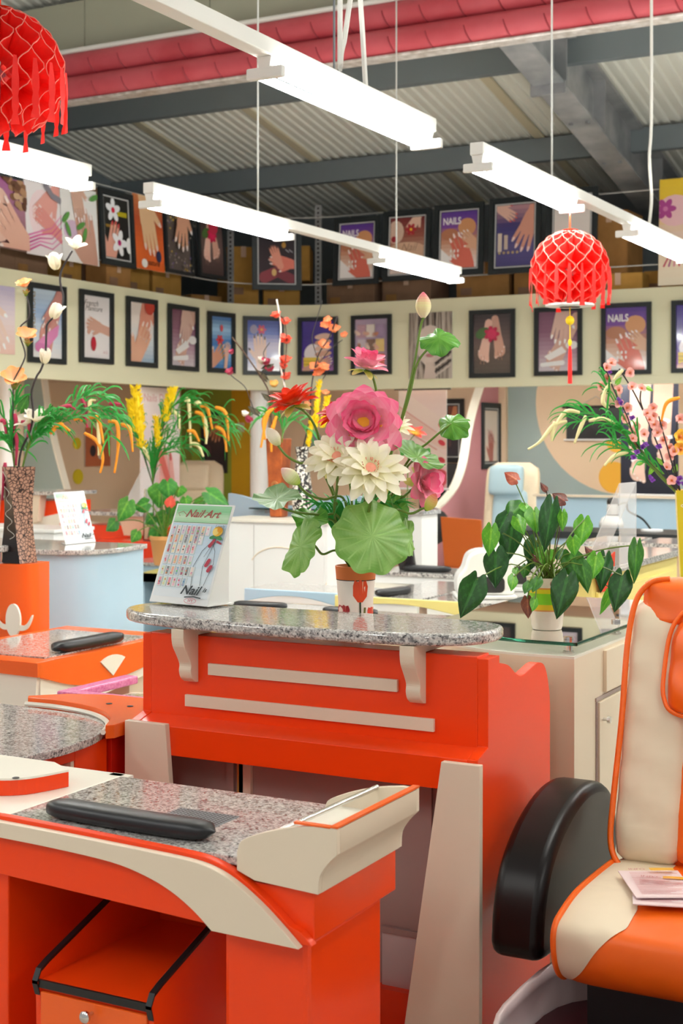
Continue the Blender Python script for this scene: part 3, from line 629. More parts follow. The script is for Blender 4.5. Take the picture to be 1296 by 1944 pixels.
def bracket(xc, par):
    pr = [(3.372, 1.066)]+curve2([(3.372, 1.04), (3.378, 1.015), (3.398, .985), (3.412, .96), (3.41, .94), (3.418, .92), (3.436, .907)], 4)+[(3.4495, .905), (3.4495, 1.042), (3.63, 1.042), (3.63, 1.066)]
    MB().prism(pr, xc-.021, xc+.021, 'x').obj('bracket', 'cream', par, bevel=.0015)
bracket(-2.325, dk); bracket(-1.60, dk)
gr = curve2([(-1.418, 3.56), (-1.435, 3.47), (-1.51, 3.40), (-1.64, 3.362), (-1.9, 3.345), (-2.2, 3.355), (-2.44, 3.395), (-2.56, 3.455), (-2.62, 3.55), (-2.60, 3.66), (-2.46, 3.715), (-2.1, 3.72), (-1.7, 3.72), (-1.52, 3.70), (-1.44, 3.65), (-1.418, 3.56)], 5)[:-1]
MB().prism(gr[::-1], 1.067, 1.10, 'z').obj('counter_top', 'granite', dk, bevel=.010, seg=3, smooth=.7)
# ---------------------------------------------------------------- display boards
def text_on(par, s, M_): pass
def board(bl, br, lean, hgt, label, far=False, title='Nail Art', foot='Nail'):
    bl = Vector(bl); br = Vector(br); right = (br-bl).normalized(); W = (br-bl).length; nrm = right.cross(UP)
    up = (UP-nrm*lean).normalized()
    t = thing('nail_art_display', label, 'display board', (0, 0, 0), 'nail art display boards')
    a = 1.6; p = Pic(); p.rect(0, 0, 1, a, 'f4f4f2'); p.vgrad(.03, .10, .97, a*.80, ['eef2f4', 'dceaf2', 'cfe2f0', 'c4dcec'], 10)
    p.vgrad(.03, a*.81, .97, a*.985, ['a6d8a8', 'cbe9c6', '8fcf98', '9ed6a6'], 8)
    p.line([(.03, a*.81), (.97, a*.81)], .006, '5f8a68')
    if title: p.text(title, .5, a*.865, .175, 'a8574c', .45, .003); p.line([(.12, a*.87), (.08, a*.9), (.16, a*.92), (.24, a*.88)], .008, 'a8574c'); p.line([(.56, a*.87), (.5, a*.9), (.58, a*.92), (.66, a*.88)], .008, 'a8574c')
    p.line([(.66, .22), (.6, .6), (.68, .85), (.8, 1.0)], .008, '3a4448'); p.line([(.8, .3), (.76, .6), (.86, 1.0)], .007, '3a4448'); p.line([(.86, .3), (.93, .65), (.9, .85), (.84, .95)], .007, '3a4448'); p.line([(.74, .75), (.82, .95), (.86, 1.05)], .006, '3a4448')
    p.cap(.79, .93, .84, 1.02, .03, .025, 'b03a48'); p.cap(.9, 1.0, .97, .97, .02, .012, 'b03a48'); p.cap(.82, .62, .85, .7, .03, .03, 'b83a4c'); p.cap(.88, .54, .91, .6, .03, .03, 'b83a4c')
    p.ell(.82, 1.07, .07, .03, '3f8a52', .3); p.ell(.91, 1.06, .07, .03, '3f8a52', -.3); p.ell(.87, 1.16, .085, .08, 'f0b832'); p.ell(.84, 1.15, .05, .055, 'f6d878'); p.ell(.9, 1.19, .04, .045, 'e8a01e')
    p.text('Nail', .68, .15, .19, '33393c', .4, .005); p.text('is', .925, .2, .10, '33393c', .4, .003); p.line([(.62, .10), (.78, .115), (.9, .10)], .018, '33393c')
    if not far:
        p.text('IVY', .74, .028, .06, 'c85a68', 0, .001)
        el = [(.74+.1*math.cos(2*PI*i/24), .047+.04*math.sin(2*PI*i/24)) for i in range(25)]; p.line(el, .007, 'd87a86'); p.text('Lovely', .9, a*.76, .06, '556065', .3)
    m_ = pic_mesh(p, 1, a, 0, 0, W, hgt/a, .0035); m_.obj('print', 'print_glossy', t)
    MB().box(0, W, 0, hgt, 0, .003).obj('card', 'white', t)
    # plastic sample tips in rows
    rr = random.Random(11); cols = ['f4c6cf', 'e8e4dc', 'e88a4a', 'f0d8dc', 'd8b0c4', 'f0ccb8', 'e86a4a', 'b8e0b0', 'e04a62', '7a2a3c', 'c8e4a0', 'f4d890', 'f2a0b0', 'e8c060', 'bcaac8', '2e3430', 'e87a58', '78d860', '5a8ab0', 'c8506a']
    rows = [(.755, 8, .015), (.665, 7, .0), (.565, 6, .0), (.455, 6, .0), (.345, 7, .0), (.235, 6, .0)]
    for ri, (yy, nn, o_) in enumerate(rows):
        for ci in range(nn):
            x0 = .055+ci*.085; c = cols[rr.randrange(len(cols))]; c = ''.join('%02x' % int(int(c[q:q+2], 16)*.5+118) for q in (0, 2, 4)); y0 = a*yy-.13+.01
            b2 = Pic(); b2.rect(x0, y0, x0+.07, y0+.155, 'e6ebe8'); b2.rect(x0+.014, y0+.015, x0+.056, y0+.14, c)
            for q_ in range(2): b2.ell(x0+.02+rr.random()*.03, y0+.03+rr.random()*.09, .012, .014, cols[rr.randrange(len(cols))], 0, 6)
            tip = pic_mesh(b2, 1, a, 0, 0, W, hgt/a, .007); tip.box(x0*W, (x0+.07)*W, y0*hgt/a, (y0+.155)*hgt/a, .003, .007, lin('dfe6e4')); tip.obj('sample_tip', 'print_glossy', t)
    # bent card foot behind
    MB().hexa([(0, 0, -.001), (W, 0, -.001), (W, .002, -.001), (0, .002, -.001)], [(W*.35, lean*.11, -.11), (W, lean*.11, -.11), (W, .002+lean*.11, -.11), (W*.35, .002+lean*.11, -.11)]).obj('foot_flap', 'white', t)
    MB().hexa([(W*.93, 0, -.002), (W*.95, 0, -.002), (W*.95, lean*.1, -.1), (W*.93, lean*.1, -.1)], [(W*.93, hgt*.85, -.002), (W*.95, hgt*.85, -.002), (W*.95, hgt*.86, -.004), (W*.93, hgt*.86, -.004)]).obj('strut', 'white', t)
    t.matrix_world = plane_mat(bl, right, up); return t
board(atH(285, 1142, 1.105), atH(401, 1151, 1.105)+Vector((0, -.02, 0)), .42, .325, 'white nail art sample board standing on the orange desk\'s granite counter')
# ================================================================ FRONT MANICURE TABLE
tb = thing('manicure_table', 'large orange and cream manicure table with granite top and black arm pad', 'manicure table', (-1.95, 2.65, 0))
MB().box(-2.17, -1.50, 2.447, 2.90, .742, .760).obj('granite_top', 'granite', tb, bevel=.002)
MB().box(-2.75, -2.17, 2.447, 2.925, .735, .760).obj('lacquered_top', 'cream_white', tb, bevel=.003)
MB().box(-2.21, -2.15, 2.90, 2.925, .735, .760).obj('corner_trim', 'cream_white', tb)
ris = curve2([(-2.8, 2.575), (-2.45, 2.575), (-2.33, 2.59), (-2.255, 2.64), (-2.215, 2.75)], 5)+[(-2.3, 2.80), (-2.8, 2.80)]
MB().prism(ris, .7605, .797, 'z').obj('riser', 'orange', tb, bevel=.001); MB().prism(ris, .797, .802, 'z').obj('riser_cap', 'cream_white', tb)
q = atH(30, 1477, .802); MB().lathe([(0, .8035), (.008, .8035), (.009, .802)], q.x, q.y, 12).obj('bolt_cover', 'black', tb)
def Y2(px, py): v = atY(px, py, 2.425); return (v.x, v.z)
ue = [(-2.8, .757)]+curve2([Y2(*p) for p in ((0, 1555), (130, 1580), (260, 1606), (365, 1628), (415, 1646), (455, 1672), (500, 1712), (540, 1755), (576, 1797))], 4)
le = curve2([Y2(*p) for p in ((411, 1762), (378, 1725), (335, 1688), (285, 1658), (220, 1632), (110, 1606), (0, 1584))], 4)+[(-2.8, .73)]
MB().prism(ue+le, 2.405, 2.424, 'y').obj('cream_band', 'cream', tb, bevel=.0015)
oe = [(a+.0, b_+.008) for a, b_ in ue[:-3]]+[(a+.012, b_+.01) for a, b_ in ue[-3:]]
MB().prism(oe+[(-1.355, .615), (-1.57, .62), (-2.14, .645), (-2.8, .66)], 2.4245, 2.446, 'y').obj('front_apron', 'orange', tb, bevel=.0015)
MB().box(-1.572, -1.375, 2.4465, 2.775, 0, .617).obj('pedestal', 'orange', tb, bevel=.012)
MB().box(-1.572, -1.362, 2.4465, 2.815, .6175, .715).obj('pedestal_head', 'orange', tb, bevel=.002)
MB().box(-2.75, -2.14, 2.4465, 2.90, 0, .734).obj('pedestal', 'orange', tb, bevel=.004)
MB().box(-2.139, -1.573, 2.865, 2.885, .28, .735).obj('back_panel', 'orange', tb)
fp = [(-1.532, .738), (-1.532, .775)]+curve2([(-1.527, .79), (-1.515, .803), (-1.46, .825), (-1.395, .842), (-1.34, .850)], 3)+[(-1.303, .849), (-1.303, .80)]+curve2([(-1.305, .797), (-1.325, .777), (-1.342, .75), (-1.345, .716)], 3)+[(-1.49, .723)]
for y0 in (2.432, 2.797): MB().prism(fp[::-1], y0, y0+.014, 'y').obj('tray_end', 'cream', tb, bevel=.001)
rp = [(-1.317, .846), (-1.303, .848), (-1.303, .80)]+curve2([(-1.305, .797), (-1.325, .777), (-1.342, .75), (-1.345, .716)], 3)+[(-1.36, .716), (-1.358, .76), (-1.33, .79), (-1.317, .80)]
MB().prism(rp[::-1], 2.4462, 2.7968, 'y').obj('tray_side', 'cream', tb, smooth=.7)
MB().box(-1.318, -1.302, 2.432, 2.811, .850, .854).box(-1.40, -1.318, 2.432, 2.446, .848, .852).obj('red_rim', 'tangerine', tb)
MB().box(-1.51, -1.36, 2.4465, 2.7965, .762, .79).box(-1.36, -1.318, 2.4465, 2.7965, .79, .815).obj('tray_floor', 'cream_white', tb)
MB().tube([(-1.44, 2.447, .826), (-1.40, 2.80, .842)], .006, 8).obj('rod', 'chrome', tb, smooth=.8)
def armpad(par, c, L_, ang=0, w_=.04, h=.034, name='arm_pad', bow=.008):
    m_ = MB(); ca, sa = math.cos(ang), math.sin(ang)
    def fn(u, v):
        t = -1+2*u; e = (max(0, 1-abs(t)**8))**.5*.5+.5 if abs(t) < 1 else 0.001
        e = (1-abs(t)**9)**.5 if abs(t) < 1 else 0.0
        a_ = 2*PI*v; cx_, sx_ = math.cos(a_), math.sin(a_)
        yy = w_*e*math.copysign(abs(cx_)**.6, cx_)+bow*(t*t); zz = h*(.5+.5*e*math.copysign(abs(sx_)**.7, sx_)); xx = t*L_/2
        return Vector((c[0]+xx*ca-yy*sa, c[1]+xx*sa+yy*ca, c[2]+zz))
    return m_.grid(fn, 22, 14).obj(name, 'black_leather', par, smooth=3.2)
armpad(tb, (-1.868, 2.515, .7605), .46, -.02, .036, .04)
vg = MB().box(-1.86, -1.70, 2.60, 2.71, .7602, .7615).obj('vent_plate', 'steel', tb)
hb = MB()
for i in range(16):
    for j in range(11): hb.box(-1.856+i*.0098, -1.8515+i*.0098, 2.603+j*.0098, 2.608+j*.0098, .7616, .7620)
tag(hb.obj('vent_holes', 'black', vg), kind='stuff')
# drawer unit parked under the table
du = thing('drawer_unit', 'low orange drawer unit with black edging under the front table', 'drawer unit', (-1.94, 2.6, 0))
A_ = atY(68, 1852, 2.40); B_ = atY(292, 1912, 2.40); xa, xb, zt = A_.x, B_.x, (A_.z+B_.z)/2
MB().box(xa+.012, xb-.012, 2.405, 2.84, .03, zt-.014).obj('carcass', 'orange', du)
MB().box(xa+.012, xb-.012, 2.40, 2.85, zt-.0138, zt).obj('shelf', 'orange', du); MB().box(xa+.012, xb-.012, 2.394, 2.3998, zt-.016, zt+.001).obj('black_edge', 'black', du)
bk = atX(220, 1708, xa)
for x0 in (xa, xb-.012):
    pr = [(2.412, .03), (2.40, zt-.03), (2.392, zt-.004), (2.405, zt+.016), (2.43, zt+.028), (2.85, .612), (2.85, .03)]
    MB().prism(pr, x0, x0+.012, 'x').obj('side_cheek', 'orange', du)
    ed = [(x0+.006, 2.398, zt-.03), (x0+.006, 2.389, zt-.004), (x0+.006, 2.402, zt+.019), (x0+.006, 2.43, zt+.031), (x0+.006, 2.852, .615)]
    em = MB()
    for p_, q_ in zip(ed, ed[1:]):
        em.hexa([(x0-.001, p_[1], p_[2]-.004), (x0+.013, p_[1], p_[2]-.004), (x0+.013, p_[1], p_[2]+.003), (x0-.001, p_[1], p_[2]+.003)], [(x0-.001, q_[1], q_[2]-.004), (x0+.013, q_[1], q_[2]-.004), (x0+.013, q_[1], q_[2]+.003), (x0-.001, q_[1], q_[2]+.003)])
    em.obj('cheek_edging', 'black', du)
MB().box(xa+.013, xb-.013, 2.84, 2.85, zt, .60).obj('back_board', 'orange', du)
dr_ = MB().box(xa+.016, xb-.016, 2.396, 2.4045, .2, zt-.025).obj('drawer_front', 'tangerine', du, bevel=.002)
MB().lathe([(.004, 0), (.004, .015), (.012, .02), (.013, .028), (.008, .033), (0, .034)], 0, 0, 12).obj('knob', 'chrome', dr_, smooth=.8)
kb = [o for o in dr_.children][0]; kb.rotation_euler = (PI/2, 0, 0); kb.location = Vector(((xa+xb)/2, 2.396, zt-.045))-Vector(ORG[dr_.name])
for v in kb.data.vertices: v.co += Vector(ORG[dr_.name])
for px_ in (0, 1):
    for py_ in (0, 1): MB().lathe([(.012, 0), (.014, .01), (.012, .029)], xa+.03+px_*(xb-xa-.06), 2.45+py_*.34, 10).obj('castor', 'black', du)
# ================================================================ ORANGE MASSAGE CHAIR (right)
mat('chair_orange', 'f4670a', rough=.42); mat('chair_cream', 'e4d3b6', rough=.5); mat('dark_shell', '120c0b', rough=.34, spec=.25); mat('tub_pink', 'ecd8d6', rough=.18, coat=.3)
for n_ in ('chair_orange', 'chair_cream'):
    N_, L_, b0 = nodes(MATS[n_]); mp = coords(MATS[n_]); nz = N_.new('ShaderNodeTexNoise'); nz.inputs['Scale'].default_value = 9; bp = N_.new('ShaderNodeBump'); bp.inputs['Strength'].default_value = .35; bp.inputs['Distance'].default_value = .02
    L_.new(mp.outputs[0], nz.inputs['Vector']); L_.new(nz.outputs['Fac'], bp.inputs['Height']); L_.new(bp.outputs[0], b0.inputs['Normal'])
ch = thing('massage_chair', 'orange and cream massage chair with black armrests and leaflets on the seat', 'chair', (-.86, 3.55, 0))
CX0, CX1 = -1.135, -.585; CM = (CX0+CX1)/2
def backpt(s_, h): # s_: -1..1 across ; plane of the backrest front
    y = 3.64+(h-.5)*.31; return y
def cushion(name, fn, nu, nv, m_, par, th=None):
    return MB().grid(fn, nu, nv).obj(name, m_, par, smooth=3.2)
# back cushion: puffy slab; cream flanks, orange middle
def puff(t, p=6): return (max(0, 1-abs(t)**p))**.5
def back_surf(x0, x1, h0, h1, bulge, yoff, taper=0., side=None, thick=.12):
    def fn(u, v):
        a_ = 2*PI*v; t = math.cos(a_); f = math.sin(a_)
        tt = math.copysign(abs(t)**.5, t); hh = -1+2*u
        e = (1-abs(hh)**10)**.5 if abs(hh) < 1 else 0
        wdt = (x1-x0)/2*(1-taper*max(0, u-.55)**2*4)*(.62+.38*e) ; xc = (x0+x1)/2
        h = h0+(h1-h0)*u; x = xc+tt*wdt
        fold = .0035*math.sin(h*60+x*25)*(1 if f < 0 else 0)
        y = backpt(0, h)+yoff+(math.copysign(abs(f)**.6, f)*thick/2)*(.15+.85*e)+thick/2-fold
        if f < 0: y -= bulge*e*(1-abs(t)**2)
        return Vector((x, y, h))
    return fn
cushion('back_shell', back_surf(CX0-.004, CX1+.004, .46, 1.222, .0, .028, .35, thick=.12), 26, 28, 'chair_orange', ch)
cushion('back_flank', back_surf(CX0-.002, CX0+.185, .49, 1.175, .018, -.004, .0, thick=.10), 26, 24, 'chair_cream', ch)
cushion('back_flank', back_surf(CX1-.185, CX1+.002, .49, 1.175, .018, -.004, .0, thick=.10), 26, 24, 'chair_cream', ch)
cushion('back_middle', back_surf(CX0+.155, CX1-.155, .49, 1.21, .02, -.002, .0, thick=.10), 26, 24, 'chair_orange', ch)
cushion('head_pillow', back_surf(CX0+.115, CX1-.115, .875, 1.175, .04, -.035, .5, thick=.10), 20, 24, 'chair_orange', ch)
cushion('top_cap', back_surf(CX0+.02, CX1-.02, 1.10, 1.228, .02, -.010, .0, thick=.115), 16, 28, 'chair_orange', ch)
def piping(pts, par, r=.008, m_='chair_orange'): return MB().tube(bez(pts, 6), r, 8).obj('piping', m_, par, smooth=3.2)
pl = [(CX0+.10, 1.226), (CX0+.05, 1.215), (CX0+.012, 1.165), (CX0-.002, 1.05), (CX0, .85), (CX0-.004, .65), (CX0-.002, .55), (CX0+.02, .50), (CX0+.06, .485), (CX0+.2, .482), (CX1-.1, .482)]
piping([(x, backpt(0, h)-.004, h) for x, h in pl], ch)
pp = [(CX0+.26, 1.17), (CX0+.17, 1.155), (CX0+.125, 1.10), (CX0+.113, 1.0), (CX0+.118, .92), (CX0+.16, .882), (CX0+.3, .875)]
piping([(x, backpt(0, h)-.035, h) for x, h in pp], ch, .006)
# seat
def seat_surf(x0, x1, m_=0, top=.505, bot=.315, y0=3.165, y1=3.70, grow=0):
    prof = [(y1, bot+.01), (y0+.16, bot-.005), (y0+.07, bot+.005), (y0+.018, bot+.05), (y0, bot+.11), (y0+.012, bot+.15), (y0+.06, top-.022), (y0+.16, top-.004), (y0+.30, top), (y1, top-.005)]
    pr = bez([(0, a, b_) for a, b_ in prof], 4)
    def fn(u, v):
        k = v*(len(pr)-1); i = min(int(k), len(pr)-2); p = pr[i].lerp(pr[i+1], k-i); t = -1+2*u; e = (1-abs(t)**8)**.5 if abs(t) < 1 else 0
        c = Vector((0, 3.45, .41)); q = c+(p-c)*(.86+.14*e+grow); q.x = x0+(x1-x0)*u; return q
    return fn
cushion('seat_cushion', seat_surf(CX0, CX1), 24, 44, 'chair_orange', ch)
# cream flank panels lying over the seat sides: S-shaped inner edge
def flank(sgn):
    base = seat_surf(CX0, CX1, grow=.012); L_ = .5
    def fn(u, v):
        vv = .20+.78*v
        k = v; edge = .05+.27*(max(0, min(1, (k-.06)/.5)))**.8+(.05*math.sin(k*5)-.02)*0
        if k > .72: edge = .31-.02*(k-.72)
        uu = .025+(edge-.025)*u
        if sgn > 0: uu = 1-uu
        return base(uu, vv)
    return fn
cushion('seat_flank', flank(-1), 10, 40, 'chair_cream', ch); cushion('seat_flank', flank(1), 10, 40, 'chair_cream', ch)
bs = seat_surf(CX0, CX1, grow=.016); piping([bs(.012, v/16*.78+.2) for v in range(17)], ch, .009)
# armrests
ap = curve2([(3.285, .36), (3.30, .45), (3.345, .54), (3.43, .61), (3.55, .66), (3.68, .68), (3.80, .665), (3.89, .615), (3.925, .54), (3.92, .44), (3.80, .36), (3.6, .325), (3.42, .315), (3.31, .325), (3.285, .36)], 4)[:-1]
for x0 in (-1.335, CX1+.065): MB().prism(ap[::-1] if False else ap, x0, x0+.135, 'x').obj('armrest', 'dark_shell', ch, bevel=.03, seg=4, smooth=.9)
MB().box(CX0+.05, CX1-.05, 3.30, 3.72, .16, .31).obj('seat_frame', 'black', ch)
MB().hexa([(CX0+.12, 3.80, .1), (CX1-.12, 3.80, .1), (CX1-.12, 3.9, .1), (CX0+.12, 3.9, .1)], [(CX0+.12, 3.95, .95), (CX1-.12, 3.95, .95), (CX1-.12, 4.0, .95), (CX0+.12, 4.0, .95)]).obj('back_frame', 'black', ch)
# foot basin under the seat
def tub(u, v):
    a_ = 2*PI*u; k = v
    rx = .30+.06*math.sin(k*2.4)+.02*k; ry = .36; x = CM+math.copysign(abs(math.cos(a_))**.55, math.cos(a_))*rx; y = 3.22+math.copysign(abs(math.sin(a_))**.6, math.sin(a_))*ry*(.9+.1*k)
    return Vector((x, y, .29*(1-(1-k)**1.0)))
MB().grid(tub, 40, 8).obj('basin_shell', 'tub_pink', ch, smooth=3.2, solid=.012)
MB().box(CX0+.08, CX1-.08, 3.0, 3.5, 0.02, .05).obj('basin_floor', 'dark_shell', ch)
mat('maroon', '4a0f1c', rough=.2)
MB().grid(lambda u, v: tub(u, .62).lerp(Vector((CM, 3.22, .16)), .04+.9*v), 30, 3).obj('basin_liner', 'maroon', ch, smooth=3.2)
# leaflets on the seat
mat('leaflet_back', 'e6cdd0')
for k, (px_, py_, rot, lab) in enumerate(((1268, 1700, .5, 'pink price leaflet with yellow corner on the orange chair seat'), (1262, 1712, .3, 'lower pink leaflet beneath the yellow-cornered leaflet on the seat'))):
    c = atH(px_, py_, .514+.007*(1-k)); p = Pic(); p.rect(0, 0, 1, 1.4, 'f0dcdc')
    for i in range(18): p.rect(.12, .15+.055*i, .9-.1*((i*7) % 4), .17+.055*i, 'd69a9c')
    p.rect(.5, 1.2, .9, 1.34, 'f2b82a'); p.text('INFO', .28, 1.22, .12, 'c86a72')
    t = thing('leaflet', lab, 'leaflet', (0, 0, 0), 'leaflets on the massage chair')
    MB().box(0, .15, 0, .21, -.002, 0).obj('sheet', 'leaflet_back', t); pic_mesh(p, 1, 1.4, 0, 0, .15, .15, .0).obj('print', 'print', t)
    t.matrix_world = Matrix.Translation((c.x-.06, c.y-.06, c.z+.003)) @ Matrix.Rotation(rot, 4, 'Z')
# ================================================================ CREAM CABINET WITH GLASS TOP
cb = thing('glass_top_cabinet', 'cream cabinet with curved glass top holding the anthurium pot', 'cabinet', (-1.67, 4.7, 0))
cp = curve2([(-1.97, 4.36), (-1.86, 4.20), (-1.74, 4.11), (-1.58, 4.06), (-1.375, 4.06)], 5)+[(-1.375, 5.35), (-1.97, 5.35)]
MB().prism(cp, 0, .955, 'z').obj('carcass', 'ivory_lam', cb)
MB().prism([(a, b_) for a, b_ in cp], .955, .962, 'z').obj('top_board', 'cream_white', cb)
gp = curve2([(-1.97, 4.38), (-1.86, 4.22), (-1.74, 4.13), (-1.58, 4.08), (-1.375, 4.075)], 5)+[(-1.355, 5.3), (-1.97, 5.3)]
MB().prism(gp, .992, 1.002, 'z').obj('glass_sheet', 'glass', cb)
ge = [(a, b_, .997) for a, b_ in gp[:-1]]; MB().tube(ge, .0058, 6).obj('glass_edge', 'glass_edge', cb)
def post(x, y, z0, z1, par, r=.013, name='standoff'): return MB().lathe([(0, z0), (r*1.4, z0), (r*1.4, z0+.004), (r, z0+.006), (r, z1), (r*1.3, z1+.001), (0, z1+.001)], x, y, 12).obj(name, 'chrome', par, smooth=.6)
for x, y in ((-1.42, 4.14), (-1.42, 4.62), (-1.88, 4.36), (-1.42, 5.1)): post(x, y, .9625, .9915, cb); MB().lathe([(.015, 1.0025), (.015, 1.010), (0, 1.011)], x, y, 12).obj('standoff_cap', 'chrome', cb)
def rface(y0, y1, z0, z1, name, m_='ivory_lam', par=cb, d=.012, X=-1.375): return MB().box(X, X+d, y0, y1, z0, z1).obj(name, m_, par, bevel=.0015)
dw = rface(4.34, 4.83, .815, .945, 'drawer'); 
def knobx(par, y, z, X=-1.363): return MB().tube([(X, y, z), (X+.012, y, z), (X+.014, y, z), (X+.024, y, z)], [.005, .005, .012, .011], 10).obj('knob', 'chrome', par, smooth=.6)
knobx(dw, 4.57, .868); MB().tube([(-1.363, 4.55, .912), (-1.357, 4.55, .912)], [.014, .013], 12).obj('lock', 'chrome', dw)
rface(4.26, 5.3, .795, .808, 'shadow_gap', 'taupe', d=.004)
for y0, y1 in ((4.275, 4.555), (4.57, 4.90), (4.915, 5.25)):
    d_ = rface(y0, y1, .03, .793, 'door', d=.010); knobx(d_, y0+.035, .735, -1.365)
rface(4.262, 4.2735, .03, .794, 'shadow_gap', 'taupe', d=.004)
# ================================================================ BAYS UNDER THE CREAM BAND
SOF = FB+.135
def wall_patch(par, name, m_, box): return MB().box(*box).obj(name, m_, par)
y0 = atX(343, 800, WX).y
wall_patch(wl, 'painted_field', 'olive_wall', (WX, WX+.012, y0, WY-.001, 0, SOF))
xg = atY(440, 800, WY).x; xy = atY(482, 800, WY).x
wall_patch(wb, 'painted_field', 'green_wall', (WX+.013, xg, WY-.012, WY, 0, SOF)); wall_patch(wb, 'painted_field', 'yellow_wall', (xg, xy, WY-.012, WY, 0, SOF))
xp = atY(957, 800, WY).x
wall_patch(wb, 'painted_field', 'teal_wall', (xp+.05, 1.5, WY-.012, WY, 0, SOF)); wall_patch(wb, 'pilaster', 'peach_wall', (xp-.04, xp+.05, WY-.09, WY, 0, SOF))
def wdisc(par, px, py, r, m_, top=None, plane='y', d=.016, name='painted_disc'):
    c = atY(px, py, WY) if plane == 'y' else atX(px, py, WX); pts = []
    for i in range(48):
        a_ = 2*PI*i/48; u, v = r*math.cos(a_), r*math.sin(a_); z = c.z+v
        if top and z > top: z = top
        pts.append(((c.x if plane == 'y' else c.y)+u, z))
    if plane == 'y': MB().prism(pts, WY-.012-d, WY-.012, 'y').obj(name, m_, par)
    else: MB().prism(pts, WX, WX+d, 'x').obj(name, m_, par)
wdisc(wb, 1186, 762, 1.08, 'peach_wall', SOF, d=.006); wdisc(wb, 1166, 906, .18, 'dot_orange', d=.012); wdisc(wb, 1172, 838, .13, 'dot_orange', d=.010)
wdisc(wb, 595, 838, .13, 'teal_wall', d=-.004, name='painted_dot')
wdisc(wl, 145, 842, .07, 'dot_yellow', plane='x'); wdisc(wl, 147, 905, .09, 'dot_yellow', plane='x')
q = onpath(491, -.25); tag(MB().lathe([(.10, 0), (.10, SOF)], q.x, q.y, 24).obj('column', 'white', smooth=.6), 'round white column under the curve of the cream band', 'column')
q = atZ(12, 800, 15.2); tag(MB().lathe([(.085, 0), (.085, SOF)], q.x, q.y, 20).obj('column', 'white', smooth=.6), 'slim white column behind the orange blossom branch', 'column')
MB().box(xg+.1, xg+.2, WY-.02, WY-.012, 1.74, 1.86).obj('switch_plate', 'cream', wb)
# partitions with curved white edges
PXX = -6.33
ed = [(atX(p[0], p[1], PXX).y, atX(p[0], p[1], PXX).z) for p in ((922, 738), (905, 780), (894, 830), (886, 880), (872, 922), (850, 952), (832, 968))]
ed[0] = (ed[0][0], SOF)
def partition(name, label, edge, wall, ext, m_, axis, X, th, sgn):
    t = thing(name, label, 'partition', (X, edge[0][0], 0) if axis == 'x' else (edge[0][0], X, 0)); e2 = curve2(edge, 6)
    low_ = e2[-1]; poly_ = e2+[(low_[0]+ext, low_[1]-.02), (low_[0]+ext, 0), (wall, 0), (wall, SOF)]
    a0, a1 = sorted((X, X+th)); MB().prism(poly_, a0, a1, axis).obj('panel', m_, t)
    rim = MB(); pts = e2+[(low_[0]+ext, low_[1]-.02)]
    for (a, b_), (c, d) in zip(pts, pts[1:]):
        P = lambda u, v, x_: (x_, u, v) if axis == 'x' else (u, x_, v)
        o = .012*sgn; rim.hexa([P(a, b_, a0-.004), P(a, b_, a1+.004), P(a+o, b_+.012, a1+.004), P(a+o, b_+.012, a0-.004)], [P(c, d, a0-.004), P(c, d, a1+.004), P(c+o, d+.012, a1+.004), P(c+o, d+.012, a0-.004)])
    rim.obj('white_edge', 'cream_white', t); return t
partition('pink_partition', 'pink partition with a curved white edge beside the blue chair', ed, WY-.1, -.3, 'pink_wall', 'x', PXX, -.10, -1)
YP = 12.6
el = [(atY(p[0], p[1], YP).x, atY(p[0], p[1], YP).z) for p in ((78, 738), (86, 780), (98, 840), (112, 895), (126, 945), (142, 990))]
el[0] = (el[0][0], SOF)
partition('teal_partition', 'grey-blue partition with a curved white edge near the yellow dots', el, WX+.01, .25, 'teal_wall', 'y', YP, .10, 1)
# pictures and scrolls in the bays
def d_hand_dark(p, a): p.vgrad(0, 0, 1, a, ['2a2430', '3a2a30', '7a3a28']); p.hand(.75, a*.95, 1.0, -1.85, 'c07850', 'd8a080', .12); p.ell(.2, .8, .15, .25, '5a3a40')
def d_redhand(p, a): p.rect(0, 0, 1, a, 'e6dace'); p.hand(.5, .1, .75, 1.6, 'b8685c', 'd8a49c', .1); p.line([(.2, .9), (.8, .5)], .02, '8a4a44')
def d_fingers(p, a):
    p.vgrad(0, 0, 1, a, ['f0d0d0', 'f4e4e4', 'f6ecea']); p.text('Nails Design', .5, a*.88, .17, 'd8a0a4'); p.hand(.7, .05, .95, 1.75, 'e8a8a0', 'c8505a', .04); p.cap(.45, a*.5, .75, a*.2, .07, .06, 'd86a60'); p.ell(.55, a*.66, .16, .1, 'f0c8bc')
def d_peach(p, a):
    p.vgrad(0, 0, 1, a, ['e8b0b0', 'f2d6cc', 'f4dcd2', 'f0d0c8']); 
    for i in range(4): p.cap(-.1, a*(.95-.2*i), .95, a*(.62-.17*i), .16, .1, ['f4dccf', 'efcabb'][i % 2]); p.line([(-.1, a*(.86-.2*i)), (.8, a*(.56-.17*i))], .02, 'dc9484'); p.ell(.9, a*(.63-.17*i), .08, .05, 'd0404a', -.5)
    p.ell(.7, .15, .35, .22, 'd8505c', .4); p.ell(.3, .3, .2, .15, 'f2c4c0')
def d_feetdark(p, a):
    p.vgrad(0, 0, 1, a, ['20222c', '2a2c3c', '3a3c50']); p.cap(.35, a, .3, a*.45, .18, .16, 'eac4b2'); p.cap(.75, a*1.05, .7, a*.5, .17, .16, 'e6bca8'); p.foot(.3, a*.28, .5, -1.6, 'eecab8'); p.foot(.75, a*.42, .45, -1.5, 'e9c0ae'); p.line([(.2, a*.3), (.42, a*.4)], .05, 'f4f0ee'); p.line([(.62, a*.5), (.9, a*.52)], .06, 'f4f0ee'); p.ell(.75, a*.66, .12, .05, 'f4f0ee')
